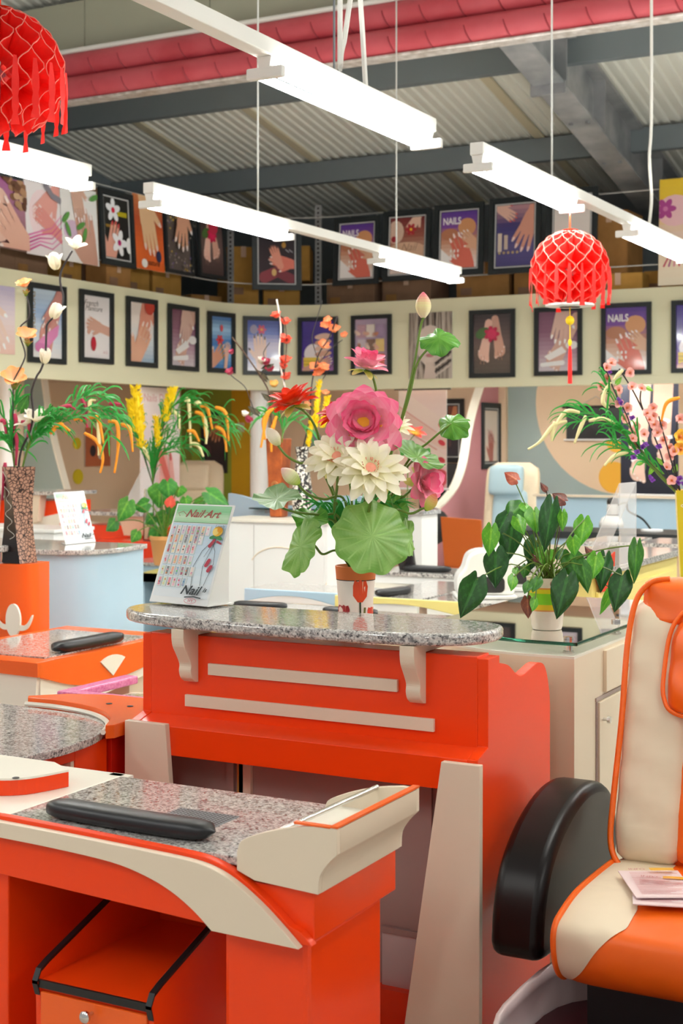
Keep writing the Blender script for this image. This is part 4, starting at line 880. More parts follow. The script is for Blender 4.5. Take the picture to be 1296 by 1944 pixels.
def d_black(p, a): p.rect(0, 0, 1, a, '1a181c'); p.ell(.6, a*.5, .2, a*.25, '26222a')
def d_yoga(p, a): p.rect(0, 0, 1, a, 'b8623c'); p.ell(.3, a*.4, .12, .14, '2a2430'); p.ell(.6, .25, .1, .08, 'e8dccc')
def xposter(px0, px1, t_, b_, plane, val, dr, lab, fr, fw=.05, name='framed_poster', **k):
    f = (lambda px, py: atY(px, py, val)) if plane == 'y' else (lambda px, py: atX(px, py, val))
    A, B = f(px0, b_), f(px1, b_); c = (A+B)/2; z = depth(c); hb = EYE-(b_-HZ)*z/FPX; ht = EYE-(t_-HZ)*z/FPX; A.z = B.z = 0
    return poster((c.x, c.y, hb), B-A, (B-A).length, ht-hb, dr, lab, fr, fw=fw, group='pictures in the bays', name=name, **k)
xposter(383, 432, 782, 898, 'y', WY-.02, d_hand_dark, 'dark framed picture of a brown hand on the green wall', 'dark')
xposter(913, 948, 765, 890, 'x', PXX+.004, d_redhand, 'black-framed picture of a red hand on the pink partition', 'frame_black', border=('silver_line', .04))
xposter(838, 881, 757, 878, 'y', WY-.02, d_hand_dark, 'dark framed picture seen behind the hanging finger scroll', 'dark', border=('silver_line', .04))
xposter(640, 690, 800, 900, 'y', WY-.02, d_dark, 'dark framed picture on the back wall behind the pink lotus', 'dark')
xposter(161, 209, 812, 885, 'x', WX+.02, d_yoga, 'small frameless orange poster on the left bay wall', None, name='poster')
def scroll(px0, px1, t_, b_, plane, val, dr, lab):
    s_ = xposter(px0, px1, t_, b_, plane, val, dr, lab, None, name='hanging_scroll')
    w_ = max(v.co.x for c in s_.children for v in c.data.vertices)*2; h_ = max(v.co.y for c in s_.children for v in c.data.vertices)
    s_['category'] = 'scroll'; k = ORG[s_.name]; ORG[s_.name] = (0, 0, 0)
    MB().tube([(-w_/2-.05, h_, .004), (w_/2+.05, h_, .004)], .014, 8).obj('top_rod', 'dark', s_); MB().tube([(-w_/2-.03, 0, .004), (w_/2+.03, 0, .004)], .012, 8).obj('bottom_rod', 'white', s_)
    MB().tube([(-w_*.3, h_, .004), (0, h_+.12, .0), (w_*.3, h_, .004)], .004, 4).obj('cord', 'wire', s_); return s_
scroll(266, 340, 734, 975, 'x', FX-.45, d_fingers, 'hanging white scroll lettered Nails Design behind the yellow plumes')
scroll(757, 848, 738, 928, 'y', FY+.12, d_peach, 'hanging peach scroll of long fingers beside the pink partition')
scroll(1178, 1288, 727, 940, 'y', FY+.7, d_feetdark, 'hanging dark scroll of sandalled feet behind the pink blossoms')
scroll(1075, 1187, 772, 835, 'y', WY-.06, d_black, 'wide black scroll hung on the peach disc')
dkx = atY(862, 900, 15.3); tag(MB().box(-7.05, -6.46, 15.2, 15.7, 0, 1.35).obj('dark_cabinet', 'dark', bevel=.01), 'dark cabinet standing behind the curved pink partition', 'cabinet')
# ================================================================ FURNITURE OF THE HALL
def rrect(x0, x1, y0, y1, r, n=5):
    P = []
    for cx, cy, a0 in ((x1-r, y1-r, 0), (x0+r, y1-r, PI/2), (x0+r, y0+r, PI), (x1-r, y0+r, 1.5*PI)):
        for i in range(n+1): a_ = a0+PI/2*i/n; P.append((cx+r*math.cos(a_), cy+r*math.sin(a_)))
    return P
def arch(x0, x1, zt, zb, rise, n=12):   # apron outline with arched underside
    up = [(x0, zt), (x1, zt), (x1, zb)]
    return up+[(x1-(x1-x0)*(i/n), zb+rise*math.sin(PI*i/n)) for i in range(1, n)]+[(x0, zb)]
def mtable(label, x0, x1, y0, y1, body, trim, top='granite_far', h=.76, pad=None, lip=None, solid_side=None, name='manicure_table', group='manicure tables of the hall', arc=.07):
    t = thing(name, label, 'manicure table', ((x0+x1)/2, (y0+y1)/2, 0), group)
    MB().prism(rrect(x0, x1, y0, y1, .06), h-.025, h, 'z').obj('table_top', top, t, bevel=.004)
    w_ = .14
    for a, b_ in ((x0+.03, x0+.03+w_), (x1-.03-w_, x1-.03)): MB().box(a, b_, y0+.05, y1-.03, 0, h-.026).obj('pedestal', body, t, bevel=.004)
    MB().prism(arch(x0+.01, x1-.01, h-.026, h-.17, arc), y0+.015, y0+.045, 'y').obj('apron', body, t)
    MB().prism(arch(x0+.012, x1-.012, h-.075, h-.135, arc*.9), y0+.004, y0+.0148, 'y').obj('apron_band', trim, t)
    MB().prism([(y0+.05, h-.026), (y1-.03, h-.026), (y1-.03, h-.15), (y0+.05, h-.15)], x1-.029, x1-.012, 'x').obj('end_apron', trim, t)
    MB().box(x0+.17, x1-.17, y1-.07, y1-.05, .1, h-.026).obj('back_panel', body, t)
    if pad: armpad(t, (pad[0], pad[1], h+.0005), pad[2], pad[3], .04, .04)
    if lip: MB().prism(arch(x0, x1, h+.07, h+.002, .04), y1-.03, y1-.005, 'y').obj('back_rail', lip, t, bevel=.004)
    return t
mtable('light blue manicure table with cream arch under the front sample board', -6.1, -5.2, 8.15, 8.65, 'blue_lam', 'yellow', lip='blue_lam', pad=(-5.6, 8.3, .35, 0), arc=.12)
mtable('light blue manicure table with black pad behind the orange desk', -3.98, -3.42, 6.0, 6.42, 'blue_lam', 'yellow', lip='blue_lam', pad=(-3.72, 6.12, .3, .1))
mtable('white manicure table with granite top beside the white reception', -4.35, -3.62, 6.98, 7.36, 'white_gloss', 'cream')
t_ = mtable('large pale table with granite top behind the lotus vase', -3.58, -3.2, 6.88, 7.9, 'white', 'pinkbeige', pad=(-3.42, 7.05, .28, PI/2-.2))
mtable('white table with long black arm pad behind the lotus vase', -4.2, -3.4, 8.3, 8.75, 'white', 'cream_white', pad=(-3.85, 8.42, .34, .05))
mtable('pale yellow table with granite inset right behind the desk', -3.4, -2.72, 5.95, 6.35, 'ivory_lam', 'cream', top='granite_far', pad=(-3.2, 6.1, .3, 0), lip='yellow')
# orange table with fan motif (long side faces right)
ot = thing('manicure_table', 'orange table with cream fan motif and black arm pad', 'manicure table', (-3.9, 4.7, 0), 'manicure tables of the hall')
OX = -3.58
MB().box(-4.2, OX-.012, 4.27, 5.2, .735, .755).obj('table_top', 'tangerine', ot, bevel=.003); MB().box(-4.13, OX-.05, 4.36, 5.05, .7552, .761).obj('granite_inset', 'granite', ot)
fa = [(4.27, .754), (5.2, .754)]+curve2([(5.2, .70), (5.0, .655), (4.75, .625), (4.5, .635), (4.27, .70)], 5)
MB().prism(fa, OX-.012, OX, 'x').obj('front_apron', 'tangerine', ot)
fc = [(4.29, .69), (4.5, .633), (4.75, .623), (5.0, .653), (5.2, .70), (5.2, .66)]+curve2([(5.1, .63), (4.85, .59), (4.6, .56), (4.45, .53), (4.36, .52)], 4)+[(4.29, .56)]
MB().prism(fc, OX-.03, OX-.0125, 'x').obj('cream_apron', 'cream_white', ot); MB().prism([(-4.2, .734), (OX-.012, .734), (OX-.03, .52), (-4.2, .56)], 4.272, 4.29, 'y').obj('end_apron', 'cream_white', ot)
MB().prism([(-4.2, .755), (OX, .755), (OX, .70), (-4.2, .71)], 4.258, 4.2715, 'y').obj('end_edge', 'tangerine', ot)
for ya, yb, m_ in ((4.33, 4.5, 'orange'), (4.95, 5.12, 'cream')): MB().box(-4.1, OX-.08, ya, yb, 0, .56 if ya < 4.6 else .6).obj('pedestal', m_, ot)
fan = [(0, 0)]+[(.085*math.cos(a_)*1.5, .085*math.sin(a_)) for a_ in [math.radians(130-13.3*i) for i in range(7)]]
fq = atX(213, 1282, OX); MB().prism([(fq.y+a, fq.z+b_) for a, b_ in fan], OX, OX+.006, 'x').obj('fan_motif', 'cream_white', ot)
armpad(ot, (OX-.065, 4.66, .7615), .42, PI/2-.04, .042, .045)
# granite table with orange crescent rim, left of the desk
ct = thing('manicure_table', 'granite-topped orange table with curved rim and open shelf left of desk', 'manicure table', (-2.85, 3.2, 0), 'manicure tables of the hall')
gt = [(-3.25, 2.95)]+curve2([(-2.535, 2.95), (-2.525, 3.02), (-2.515, 3.12), (-2.535, 3.27), (-2.60, 3.40), (-2.72, 3.49), (-2.9, 3.52), (-3.25, 3.53)], 5)
MB().prism(gt, .737, .76, 'z').obj('granite_top', 'granite', ct, bevel=.003)
ri = curve2([(-2.525, 3.30), (-2.60, 3.42), (-2.73, 3.51), (-2.9, 3.55), (-3.02, 3.545)], 5)
cr = ri+[(-3.03, 3.57)]+curve2([(-2.95, 3.66), (-2.82, 3.70), (-2.56, 3.70), (-2.515, 3.69)], 4)
cr = ri+[(-3.04, 3.57), (-2.95, 3.66), (-2.82, 3.71), (-2.53, 3.71), (-2.507, 3.32)]
MB().prism(cr, .745, .785, 'z').obj('crescent_rim', 'tangerine', ct, bevel=.002)
MB().tube([(a, b_, .765) for a, b_ in [(x_-.004, y_-.006) for x_, y_ in ri]], .008, 6).obj('cream_lining', 'cream_white', ct)
for px_, py_ in ((207, 1336), (247, 1341)):
    q = atH(px_, py_, .7855); MB().lathe([(0, .787), (.009, .787), (.01, .7855)], min(q.x, -2.54), q.y, 10).obj('bolt_cover', 'black', ct)
BX = -2.555
MB().box(-3.2, BX, 2.955, 2.99, 0, .736).obj('pedestal', 'orange', ct); MB().box(-3.2, BX, 3.20, 3.345, 0, .736).obj('pedestal', 'orange', ct)
MB().box(-3.2, BX-.001, 2.991, 3.20, .70, .736).box(-3.2, BX-.001, 2.991, 3.20, .55, .585).obj('shelf_box', 'orange', ct)
MB().box(-2.95, -2.93, 2.9915, 3.1995, .586, .699).box(-2.93, BX-.004, 3.185, 3.1995, .586, .699).box(-2.93, BX-.004, 2.9915, 3.185, .586, .592).obj('shelf_lining', 'cream', ct)
for h_ in (.625, .675): MB().lathe([(0, 0), (.012, 0), (.014, .004)], 0, 0, 5).obj('fixing', 'black', ct).location = Vector((-2.72, 3.183, h_))-Vector(ORG[ct.name])*0
for o in [c for c in ct.children if c.name.startswith('fixing')]:
    o.rotation_euler = (PI/2, 0, 0)
    for v in o.data.vertices: v.co += Vector(ORG[ct.name])
    o.location = o.location-Vector(ORG[ct.name])
mat('red_deep', 'c8200f', rough=.18, coat=.2)
dd = MB().box(BX-.3, BX+.012, 3.352, 3.70, 0, .744).obj('cupboard', 'red_deep', ct, bevel=.002); knobx(dd, 3.62, .625, BX+.012)
armpad(ct, (-2.9, 3.02, .7605), .3, PI/2, .045, .045)
# pink-railed footbath between the two
pr_ = thing('pink_rail_trolley', 'cream trolley with a pink granite rail between the two orange tables', 'trolley', (-3.0, 4.15, 0))
mat('pink_stone', 'dd6fa2', rough=.3); noisy(MATS['pink_stone'], 'd45f98', 'e88db8', 90, 2)
MB().prism(rrect(-3.2, -2.62, 3.95, 4.35, .03), .30, .665, 'z').obj('bin', 'cream', pr_, bevel=.008); MB().prism(rrect(-3.17, -2.65, 3.98, 4.32, .03), .6652, .667, 'z').obj('bin_top', 'granite', pr_)
MB().box(-3.22, -2.6, 3.93, 3.98, .70, .73).box(-3.22, -3.16, 3.98, 4.33, .70, .73).obj('rail', 'pink_stone', pr_, bevel=.006)
for x_ in (-3.18, -2.9, -2.72): MB().tube([(x_, 3.955, .665), (x_, 3.955, .70)], .006, 8).obj('rail_post', 'chrome', pr_)
for x_ in (-3.15, -2.67):
    for y_ in (3.99, 4.31): MB().tube([(x_, y_, 0), (x_, y_, .30)], .015, 8).obj('leg', 'chrome', pr_)
# orange column reception with white emblem
oc = thing('reception_column', 'curved orange reception column with white oval emblem and granite slab', 'reception desk', (-4.8, 5.5, 0))
pl_ = [(-5.6, 5.05)]+curve2([(-4.50, 5.05), (-4.40, 5.065), (-4.345, 5.11), (-4.335, 5.17)], 5)+[(-4.36, 5.27), (-5.6, 5.30)]
MB().prism(pl_, 0, 1.04, 'z').obj('body', 'tangerine', oc, smooth=.6)
MB().prism(rrect(-5.6, -4.44, 4.97, 5.11, .05), 1.095, 1.125, 'z').obj('granite_slab', 'granite', oc, bevel=.006); post(-4.50, 5.09, 1.0405, 1.094, oc, .02)
eq = atY(27, 1177, 5.045); EX, EZ = eq.x, eq.z
MB().prism([(EX+.042*math.cos(2*PI*i/28), EZ+.075*math.sin(2*PI*i/28)) for i in range(28)], 5.034, 5.046, 'y').obj('emblem_oval', 'cream_white', oc)
for s_ in (-1, 1):
    wg = curve2([(.035, -.02), (.06, -.022), (.085, -.008), (.105, .022), (.112, .028), (.105, .004), (.085, -.03), (.06, -.045), (.03, -.045)], 3)
    MB().prism([(EX+s_*a, EZ+b_) for a, b_ in (wg if s_ > 0 else wg[::-1])], 5.036, 5.047, 'y').obj('emblem_wing', 'cream_white', oc)
# light blue curved counter
bc = thing('reception_counter', 'light blue curved reception counter with granite top and sample board', 'reception desk', (-5.4, 6.6, 0))
pf = lambda g: curve2([(-6.3, 6.55-g), (-5.7, 6.36-g), (-5.3, 6.27-g), (-5.08+g*.6, 6.29-g*.7), (-4.965+g, 6.40), (-4.95+g, 6.6), (-5.0+g, 6.9)], 6)+[(-6.3, 6.9)]
MB().prism(pf(0), 0, .972, 'z').obj('body', 'blue_lam', bc, smooth=.5); MB().prism(pf(.03), .9725, 1.0, 'z').obj('granite_top', 'granite', bc, bevel=.004)
b0 = atH(124, 1034, 1.002); board(b0, b0+Vector((0, .28, 0)), .30, .315, 'white nail art sample board standing on the light blue counter', far=True)
# far desks
fo = thing('reception_desk', 'far orange desk with a cream wave across its front', 'reception desk', (-8, 9.3, 0))
MB().box(-8.45, -7.5, 9.2, 9.6, 0, 1.12).obj('body', 'orange', fo); MB().box(-8.45, -7.45, 9.1, 9.62, 1.17, 1.20).obj('granite_slab', 'granite_far', fo)
MB().prism([(-8.45, .88), (-8.2, .86), (-7.95, .86), (-7.7, .98), (-7.5, 1.02), (-7.5, .92), (-7.75, .86), (-7.95, .78), (-8.45, .78)], 9.18, 9.199, 'y').obj('wave', 'cream_white', fo)
for x_ in (-8.2, -7.72): MB().prism([(x_-.08, 1.169), (x_+.08, 1.169), (x_+.05, .95), (x_-.05, .95)], 9.12, 9.199, 'y').obj('bracket', 'cream', fo)
wt = thing('white_counter', 'long white counter behind the light blue reception', 'counter', (-6.4, 7.8, 0))
MB().box(-7.3, -6.25, 7.6, 8.0, 0, .985).obj('body', 'white', wt); MB().box(-7.32, -6.23, 7.58, 8.02, .9855, 1.01).obj('top', 'white_gloss', wt, bevel=.004); MB().box(-6.9, -6.35, 7.594, 7.5995, .7, .95).obj('door', 'white_gloss', wt)
rs = thing('stepped_desk', 'red-orange stepped desk with granite slab and cream bracket behind leafy pot', 'reception desk', (-6.6, 9.1, 0))
MB().box(-7.1, -6.0, 9.02, 9.4, 0, .95).obj('upper_body', 'red_orange', rs); MB().box(-6.75, -6.0, 8.68, 9.019, 0, .86).obj('step', 'red_orange', rs, bevel=.003)
MB().box(-7.1, -6.5, 8.92, 9.35, 1.03, 1.06).obj('granite_slab', 'granite_far', rs); MB().prism([(-6.72, 1.029), (-6.48, 1.029), (-6.53, .88), (-6.67, .88)], 8.95, 9.019, 'y').obj('bracket', 'pinkbeige', rs)
wd_ = thing('white_reception', 'big plain white reception with two doors behind the sample board', 'reception desk', (-4.7, 8.1, 0))
MB().box(-5.12, -4.28, 7.86, 8.3, 0, 1.085).obj('body', 'white_gloss', wd_); MB().box(-5.14, -4.26, 7.84, 8.32, 1.0855, 1.10).obj('top', 'cream_white', wd_)
for a, b_ in ((-5.11, -4.82), (-4.815, -4.30)): MB().box(a, b_, 7.852, 7.8595, .06, 1.07).obj('door', 'white_gloss', wd_, bevel=.002)
aq = [(-4.62+.22*math.cos(a_), .80+.13*math.sin(a_)) for a_ in [PI*(.9-.07*i) for i in range(9)]]
MB().tube([(a, 7.85, b_) for a, b_ in aq], .004, 5).obj('arc_groove', 'cream', wd_)
MB().prism([(-4.6, .1), (-4.28, .1), (-4.28, .72), (-4.33, .62), (-4.42, .56), (-4.6, .52)], 7.846, 7.8515, 'y').obj('curved_inlay', 'cream', wd_)
bw = thing('blue_wave_screen', 'light blue wavy low screen behind the white reception', 'screen', (-5.2, 9.4, 0))
wv = [(-6.0+.1*i, 1.16+.045*math.sin(i*.55+1.9)) for i in range(13)]
MB().prism([(-6.0, 0)]+[(-4.8, 0)]+wv[::-1], 9.4, 9.45, 'y').obj('panel', 'blue_lam', bw); MB().box(-5.75, -5.0, 9.3, 9.399, 1.09, 1.10).obj('glass_shelf', 'glass_edge', bw)
for x_ in (-5.6, -5.2): MB().box(x_-.02, x_+.02, 9.32, 9.399, 1.06, 1.089).obj('shelf_clip', 'steel', bw)
ws = thing('white_console', 'white painted wooden console with arched side behind the lotus leaf', 'console', (-4.3, 9.3, 0))
MB().box(-4.79, -4.18, 9.08, 9.39, 1.09, 1.12).obj('top', 'granite_far', ws); MB().box(-4.28, -4.2, 9.1, 9.37, 0, 1.089).obj('post', 'white', ws); MB().box(-4.77, -4.69, 9.1, 9.37, 0, 1.089).obj('post', 'white', ws)
MB().prism(arch(-4.689, -4.281, 1.089, .62, .22), 9.12, 9.15, 'y').obj('arched_front', 'white', ws)
# orange chair back far
oc2 = thing('dining_chair', 'rust orange chair with flat back near the pink partition', 'chair', (-5.1, 12.0, 0)); mat('rust', 'c8601c', rough=.5)
cx_, cy_ = -5.12, 12.0
MB().hexa([(cx_-.19, cy_, .46), (cx_+.19, cy_, .46), (cx_+.19, cy_+.03, .46), (cx_-.19, cy_+.03, .46)], [(cx_-.2, cy_-.07, .92), (cx_+.2, cy_-.07, .90), (cx_+.2, cy_-.04, .90), (cx_-.2, cy_-.04, .92)]).obj('backrest', 'rust', oc2, bevel=.008)
MB().box(cx_-.2, cx_+.2, cy_, cy_+.42, .42, .459).obj('seat', 'rust', oc2, bevel=.01)
for x_ in (-.17, .17):
    for y_ in (.03, .38): MB().box(cx_+x_-.02, cx_+x_+.02, cy_+y_-.02, cy_+y_+.02, 0, .419).obj('leg', 'dark', oc2)
# white hand dryers on a table
def dryer(c, lab, s=1.0, rot=0):
    t = thing('hand_dryer', lab, 'dryer', (0, 0, 0), 'white hand dryers')
    pr2 = curve2([(-.17, 0), (-.17, .10), (-.13, .16), (-.1, .24), (-.02, .27), (.10, .255), (.16, .21), (.17, .10), (.17, 0)], 4)
    MB().prism([(a*s, b_*s) for a, b_ in pr2], -.12*s, .12*s, 'y').obj('hood', 'white_gloss', t, bevel=.015, smooth=.8)
    MB().prism([(a*s, b_*s) for a, b_ in rrect(-.11, .11, .015, .11, .03)], -.125*s, -.1205*s, 'y').obj('hand_slot', 'dark', t); MB().box(-.18*s, .18*s, -.16*s, .14*s, -.02*s, -.0005).obj('base', 'white', t, bevel=.004)
    t.location = c; t.rotation_euler = (0, 0, rot); return t
dt = mtable('white table carrying the hand dryers behind the anthurium', -3.17, -2.45, 6.9, 7.9, 'white', 'cream_white')
dryer((-2.95, 7.2, .7795), 'white hand dryer with rounded hood beside the anthurium leaves', .9, .5); dryer((-2.98, 7.68, .7825), 'white hand dryer farther from the anthurium on the same table', 1.05, .3)
# far blue massage chair
def far_chair(c, label, rot=0, blue='chair_blue'):
    t = thing('massage_chair', label, 'chair', (0, 0, 0)); mat('chair_blue', 'a9c4cf', rough=.5)
    def slab(x0, x1, h0, h1, yo, th, name, m_):
        def fn(u, v):
            a_ = 2*PI*v; cx2, sx2 = math.cos(a_), math.sin(a_); e = (1-abs(-1+2*u)**8)**.5 if 0 < u < 1 else 0
            h = h0+(h1-h0)*u; return Vector(((x0+x1)/2+math.copysign(abs(cx2)**.45, cx2)*(x1-x0)/2*(.6+.4*e), yo+(h-.45)*.25+math.copysign(abs(sx2)**.6, sx2)*th/2*(.2+.8*e), h))
        MB().grid(fn, 16, 24).obj(name, m_, t, smooth=3.2)
    slab(-.30, .30, .42, 1.38, .05, .14, 'back_shell', 'chair_cream'); slab(-.19, .19, .45, 1.1, -.02, .12, 'back_middle', blue); slab(-.24, .14, 1.02, 1.36, -.06, .14, 'head_pillow', blue)
    MB().grid(lambda u, v: Vector((-.29+.58*u, -.55+.62*v, .46-.05*(2*v-1)**4-.06*abs(2*u-1)**6)), 14, 14).obj('seat_cushion', blue, t, smooth=3.2, solid=.12)
    for x_ in (-.40, .30): MB().prism(curve2([(-.45, .3), (-.45, .5), (-.3, .62), (0, .64), (.15, .5), (.15, .3)], 3), x_, x_+.1, 'x').obj('armrest', 'chair_cream', t, bevel=.02)
    MB().box(-.28, .28, -.5, .1, 0, .34).obj('base', 'white', t); t.location = c; t.rotation_euler = (0, 0, rot); return t
far_chair((-5.62, 14.4, 0), 'pale blue and cream massage chair in front of the grey-blue wall', .15)
far_chair((-9.5, 14.2, 0), 'beige massage chair before the green wall', .5, 'chair_cream')
rc_ = MB().ellipsoid((-6.05, 13.3, .74), .22, .22, .2, 14, 8); sx_ = thing('round_stool', 'dark round-backed stool beside the rust orange chair', 'stool', (-6.05, 13.3, 0)); rc_.obj('round_back', 'dark', sx_, smooth=3.2); MB().lathe([(.2, 0), (.2, .03), (.03, .05), (.03, .55)], -6.05, 13.3, 14).obj('foot', 'steel', sx_)
# right hand counters
yc = thing('yellow_counter', 'pale yellow counter with granite top behind the glass cabinet', 'counter', (-2.2, 6.4, 0))
MB().box(-2.2, -1.92, 5.9, 7.3, 0, 1.02).obj('body', 'yellow', yc); MB().prism(rrect(-2.24, -1.885, 5.86, 7.34, .05), 1.0205, 1.052, 'z').obj('granite_top', 'granite', yc, bevel=.004)
MB().box(-1.9195, -1.905, 5.95, 7.2, .2, .95).obj('side_board', 'yellow', yc, bevel=.002); rq = atX(1152, 1085, -1.904); MB().prism([(rq.y-.16, rq.z+.03), (rq.y+.1, rq.z+.08), (rq.y+.08, rq.z-.09), (rq.y-.1, rq.z-.08)], -1.9045, -1.898, 'x').obj('red_motif', 'red_orange', yc)
cc_ = thing('cream_pedestal', 'cream pedestal behind the orange chair, carrying the yellow vase', 'pedestal', (-1.45, 5.93, 0))
MB().box(-1.63, -1.25, 5.72, 6.12, 0, .975).obj('body', 'ivory_lam', cc_); MB().box(-1.65, -1.23, 5.70, 6.14, .9755, 1.0).obj('top', 'granite', cc_)
def acrylic(pts, lab):
    a, b_, c, d = [Vector(p) for p in pts]; n_ = (b_-a).cross(d-a).normalized()*.004
    t = thing('acrylic_stand', lab, 'display stand', tuple((a+b_)/2), 'clear acrylic stands'); MB().hexa([a, b_, c, d], [a+n_, b_+n_, c+n_, d+n_]).obj('sloped_sheet', 'acrylic', t)
    m1, m2 = (a+d)/2, (b_+c)/2; dn = Vector((c.x, c.y, a.z)); MB().hexa([c, c+n_, d+n_, d], [Vector((c.x, c.y, a.z)), Vector((c.x, c.y, a.z))+n_, Vector((d.x, d.y, a.z))+n_, Vector((d.x, d.y, a.z))]).obj('back_sheet', 'acrylic', t); return t
A0 = Vector((-1.99, 6.0, 1.054)); acrylic([A0, A0+Vector((0, .25, 0)), A0+Vector((.16, .25, .37)), A0+Vector((.16, 0, .37))], 'clear acrylic leaflet stand leaning on the pale yellow counter')
A0 = Vector((-6.72, 8.97, 1.062)); acrylic([A0, A0+Vector((.16, 0, 0)), A0+Vector((.16, .3, .34)), A0+Vector((0, .3, .34))], 'clear acrylic leaflet stand leaning on the stepped red-orange desk')
gc = thing('dark_topped_counter', 'light blue counter with dark worktop under the white desk lamp', 'counter', (-3.2, 10.2, 0))
MB().box(-4.0, -2.3, 9.95, 10.5, 0, .90).obj('body', 'blue_lam', gc); MB().box(-4.02, -2.28, 9.92, 10.53, .9005, .95).obj('worktop', 'frame_black', gc); MB().box(-3.9, -3.1, 9.944, 9.9495, .3, .85).obj('cream_inlay', 'cream', gc)
bk_ = thing('blue_back_panel', 'light blue back panel behind the white desk lamp', 'panel', (-3.2, 12.5, 0)); MB().box(-4.6, -2.4, 12.5, 12.55, 0, 1.10).obj('board', 'blue_lam', bk_); MB().box(-4.62, -2.38, 12.46, 12.59, 1.1005, 1.12).obj('ledge', 'cream', bk_)
rr_ = thing('reception_desk', 'pale pink reception with granite slabs behind the acrylic stand', 'reception desk', (-2.3, 8.4, 0))
MB().box(-2.72, -1.8, 8.3, 8.7, 0, .93).obj('body', 'pinkbeige', rr_); MB().box(-2.75, -2.45, 8.2, 8.72, .985, 1.01).box(-2.40, -1.8, 8.2, 8.72, .985, 1.01).obj('granite_slab', 'granite_far', rr_); MB().box(-2.7, -1.85, 8.32, 8.6, .9305, .984).obj('riser', 'cream_white', rr_)
lp = thing('desk_lamp', 'white desk lamp with black cap on the dark-topped counter', 'lamp', (-3.1, 10.1, .951))
lc = atZ(1160, 990, 10.45)
MB().lathe([(.088, lc.z-.04), (.086, lc.z-.01), (.07, lc.z+.025), (.035, lc.z+.045), (.033, lc.z+.048), (0, lc.z+.05)], lc.x, lc.y, 24).obj('shade', 'white_gloss', lp, smooth=.9, solid=.003)
MB().lathe([(.036, lc.z+.049), (.044, lc.z+.07), (.04, lc.z+.13)], lc.x+.01, lc.y, 18).obj('socket', 'white', lp, smooth=.9); MB().lathe([(.041, lc.z+.128), (.042, lc.z+.15), (.03, lc.z+.172), (0, lc.z+.178)], lc.x+.01, lc.y, 18).obj('cap', 'black', lp, smooth=.9)
MB().lathe([(.045, lc.z+.045), (.045, lc.z+.053)], lc.x+.01, lc.y, 18).obj('collar', 'black', lp)
MB().tube(bez([(lc.x+.045, lc.y, lc.z+.12), (lc.x+.11, lc.y, lc.z+.14), (lc.x+.13, lc.y, lc.z+.08), (lc.x+.22, lc.y+.05, lc.z+.02), (lc.x+.28, lc.y+.08, .953)], 5), .008, 6).obj('arm', 'frame_black', lp); MB().lathe([(0, .9515), (.08, .9515), (.08, .965), (0, .97)], lc.x+.28, lc.y+.08, 18).obj('base', 'white', lp)
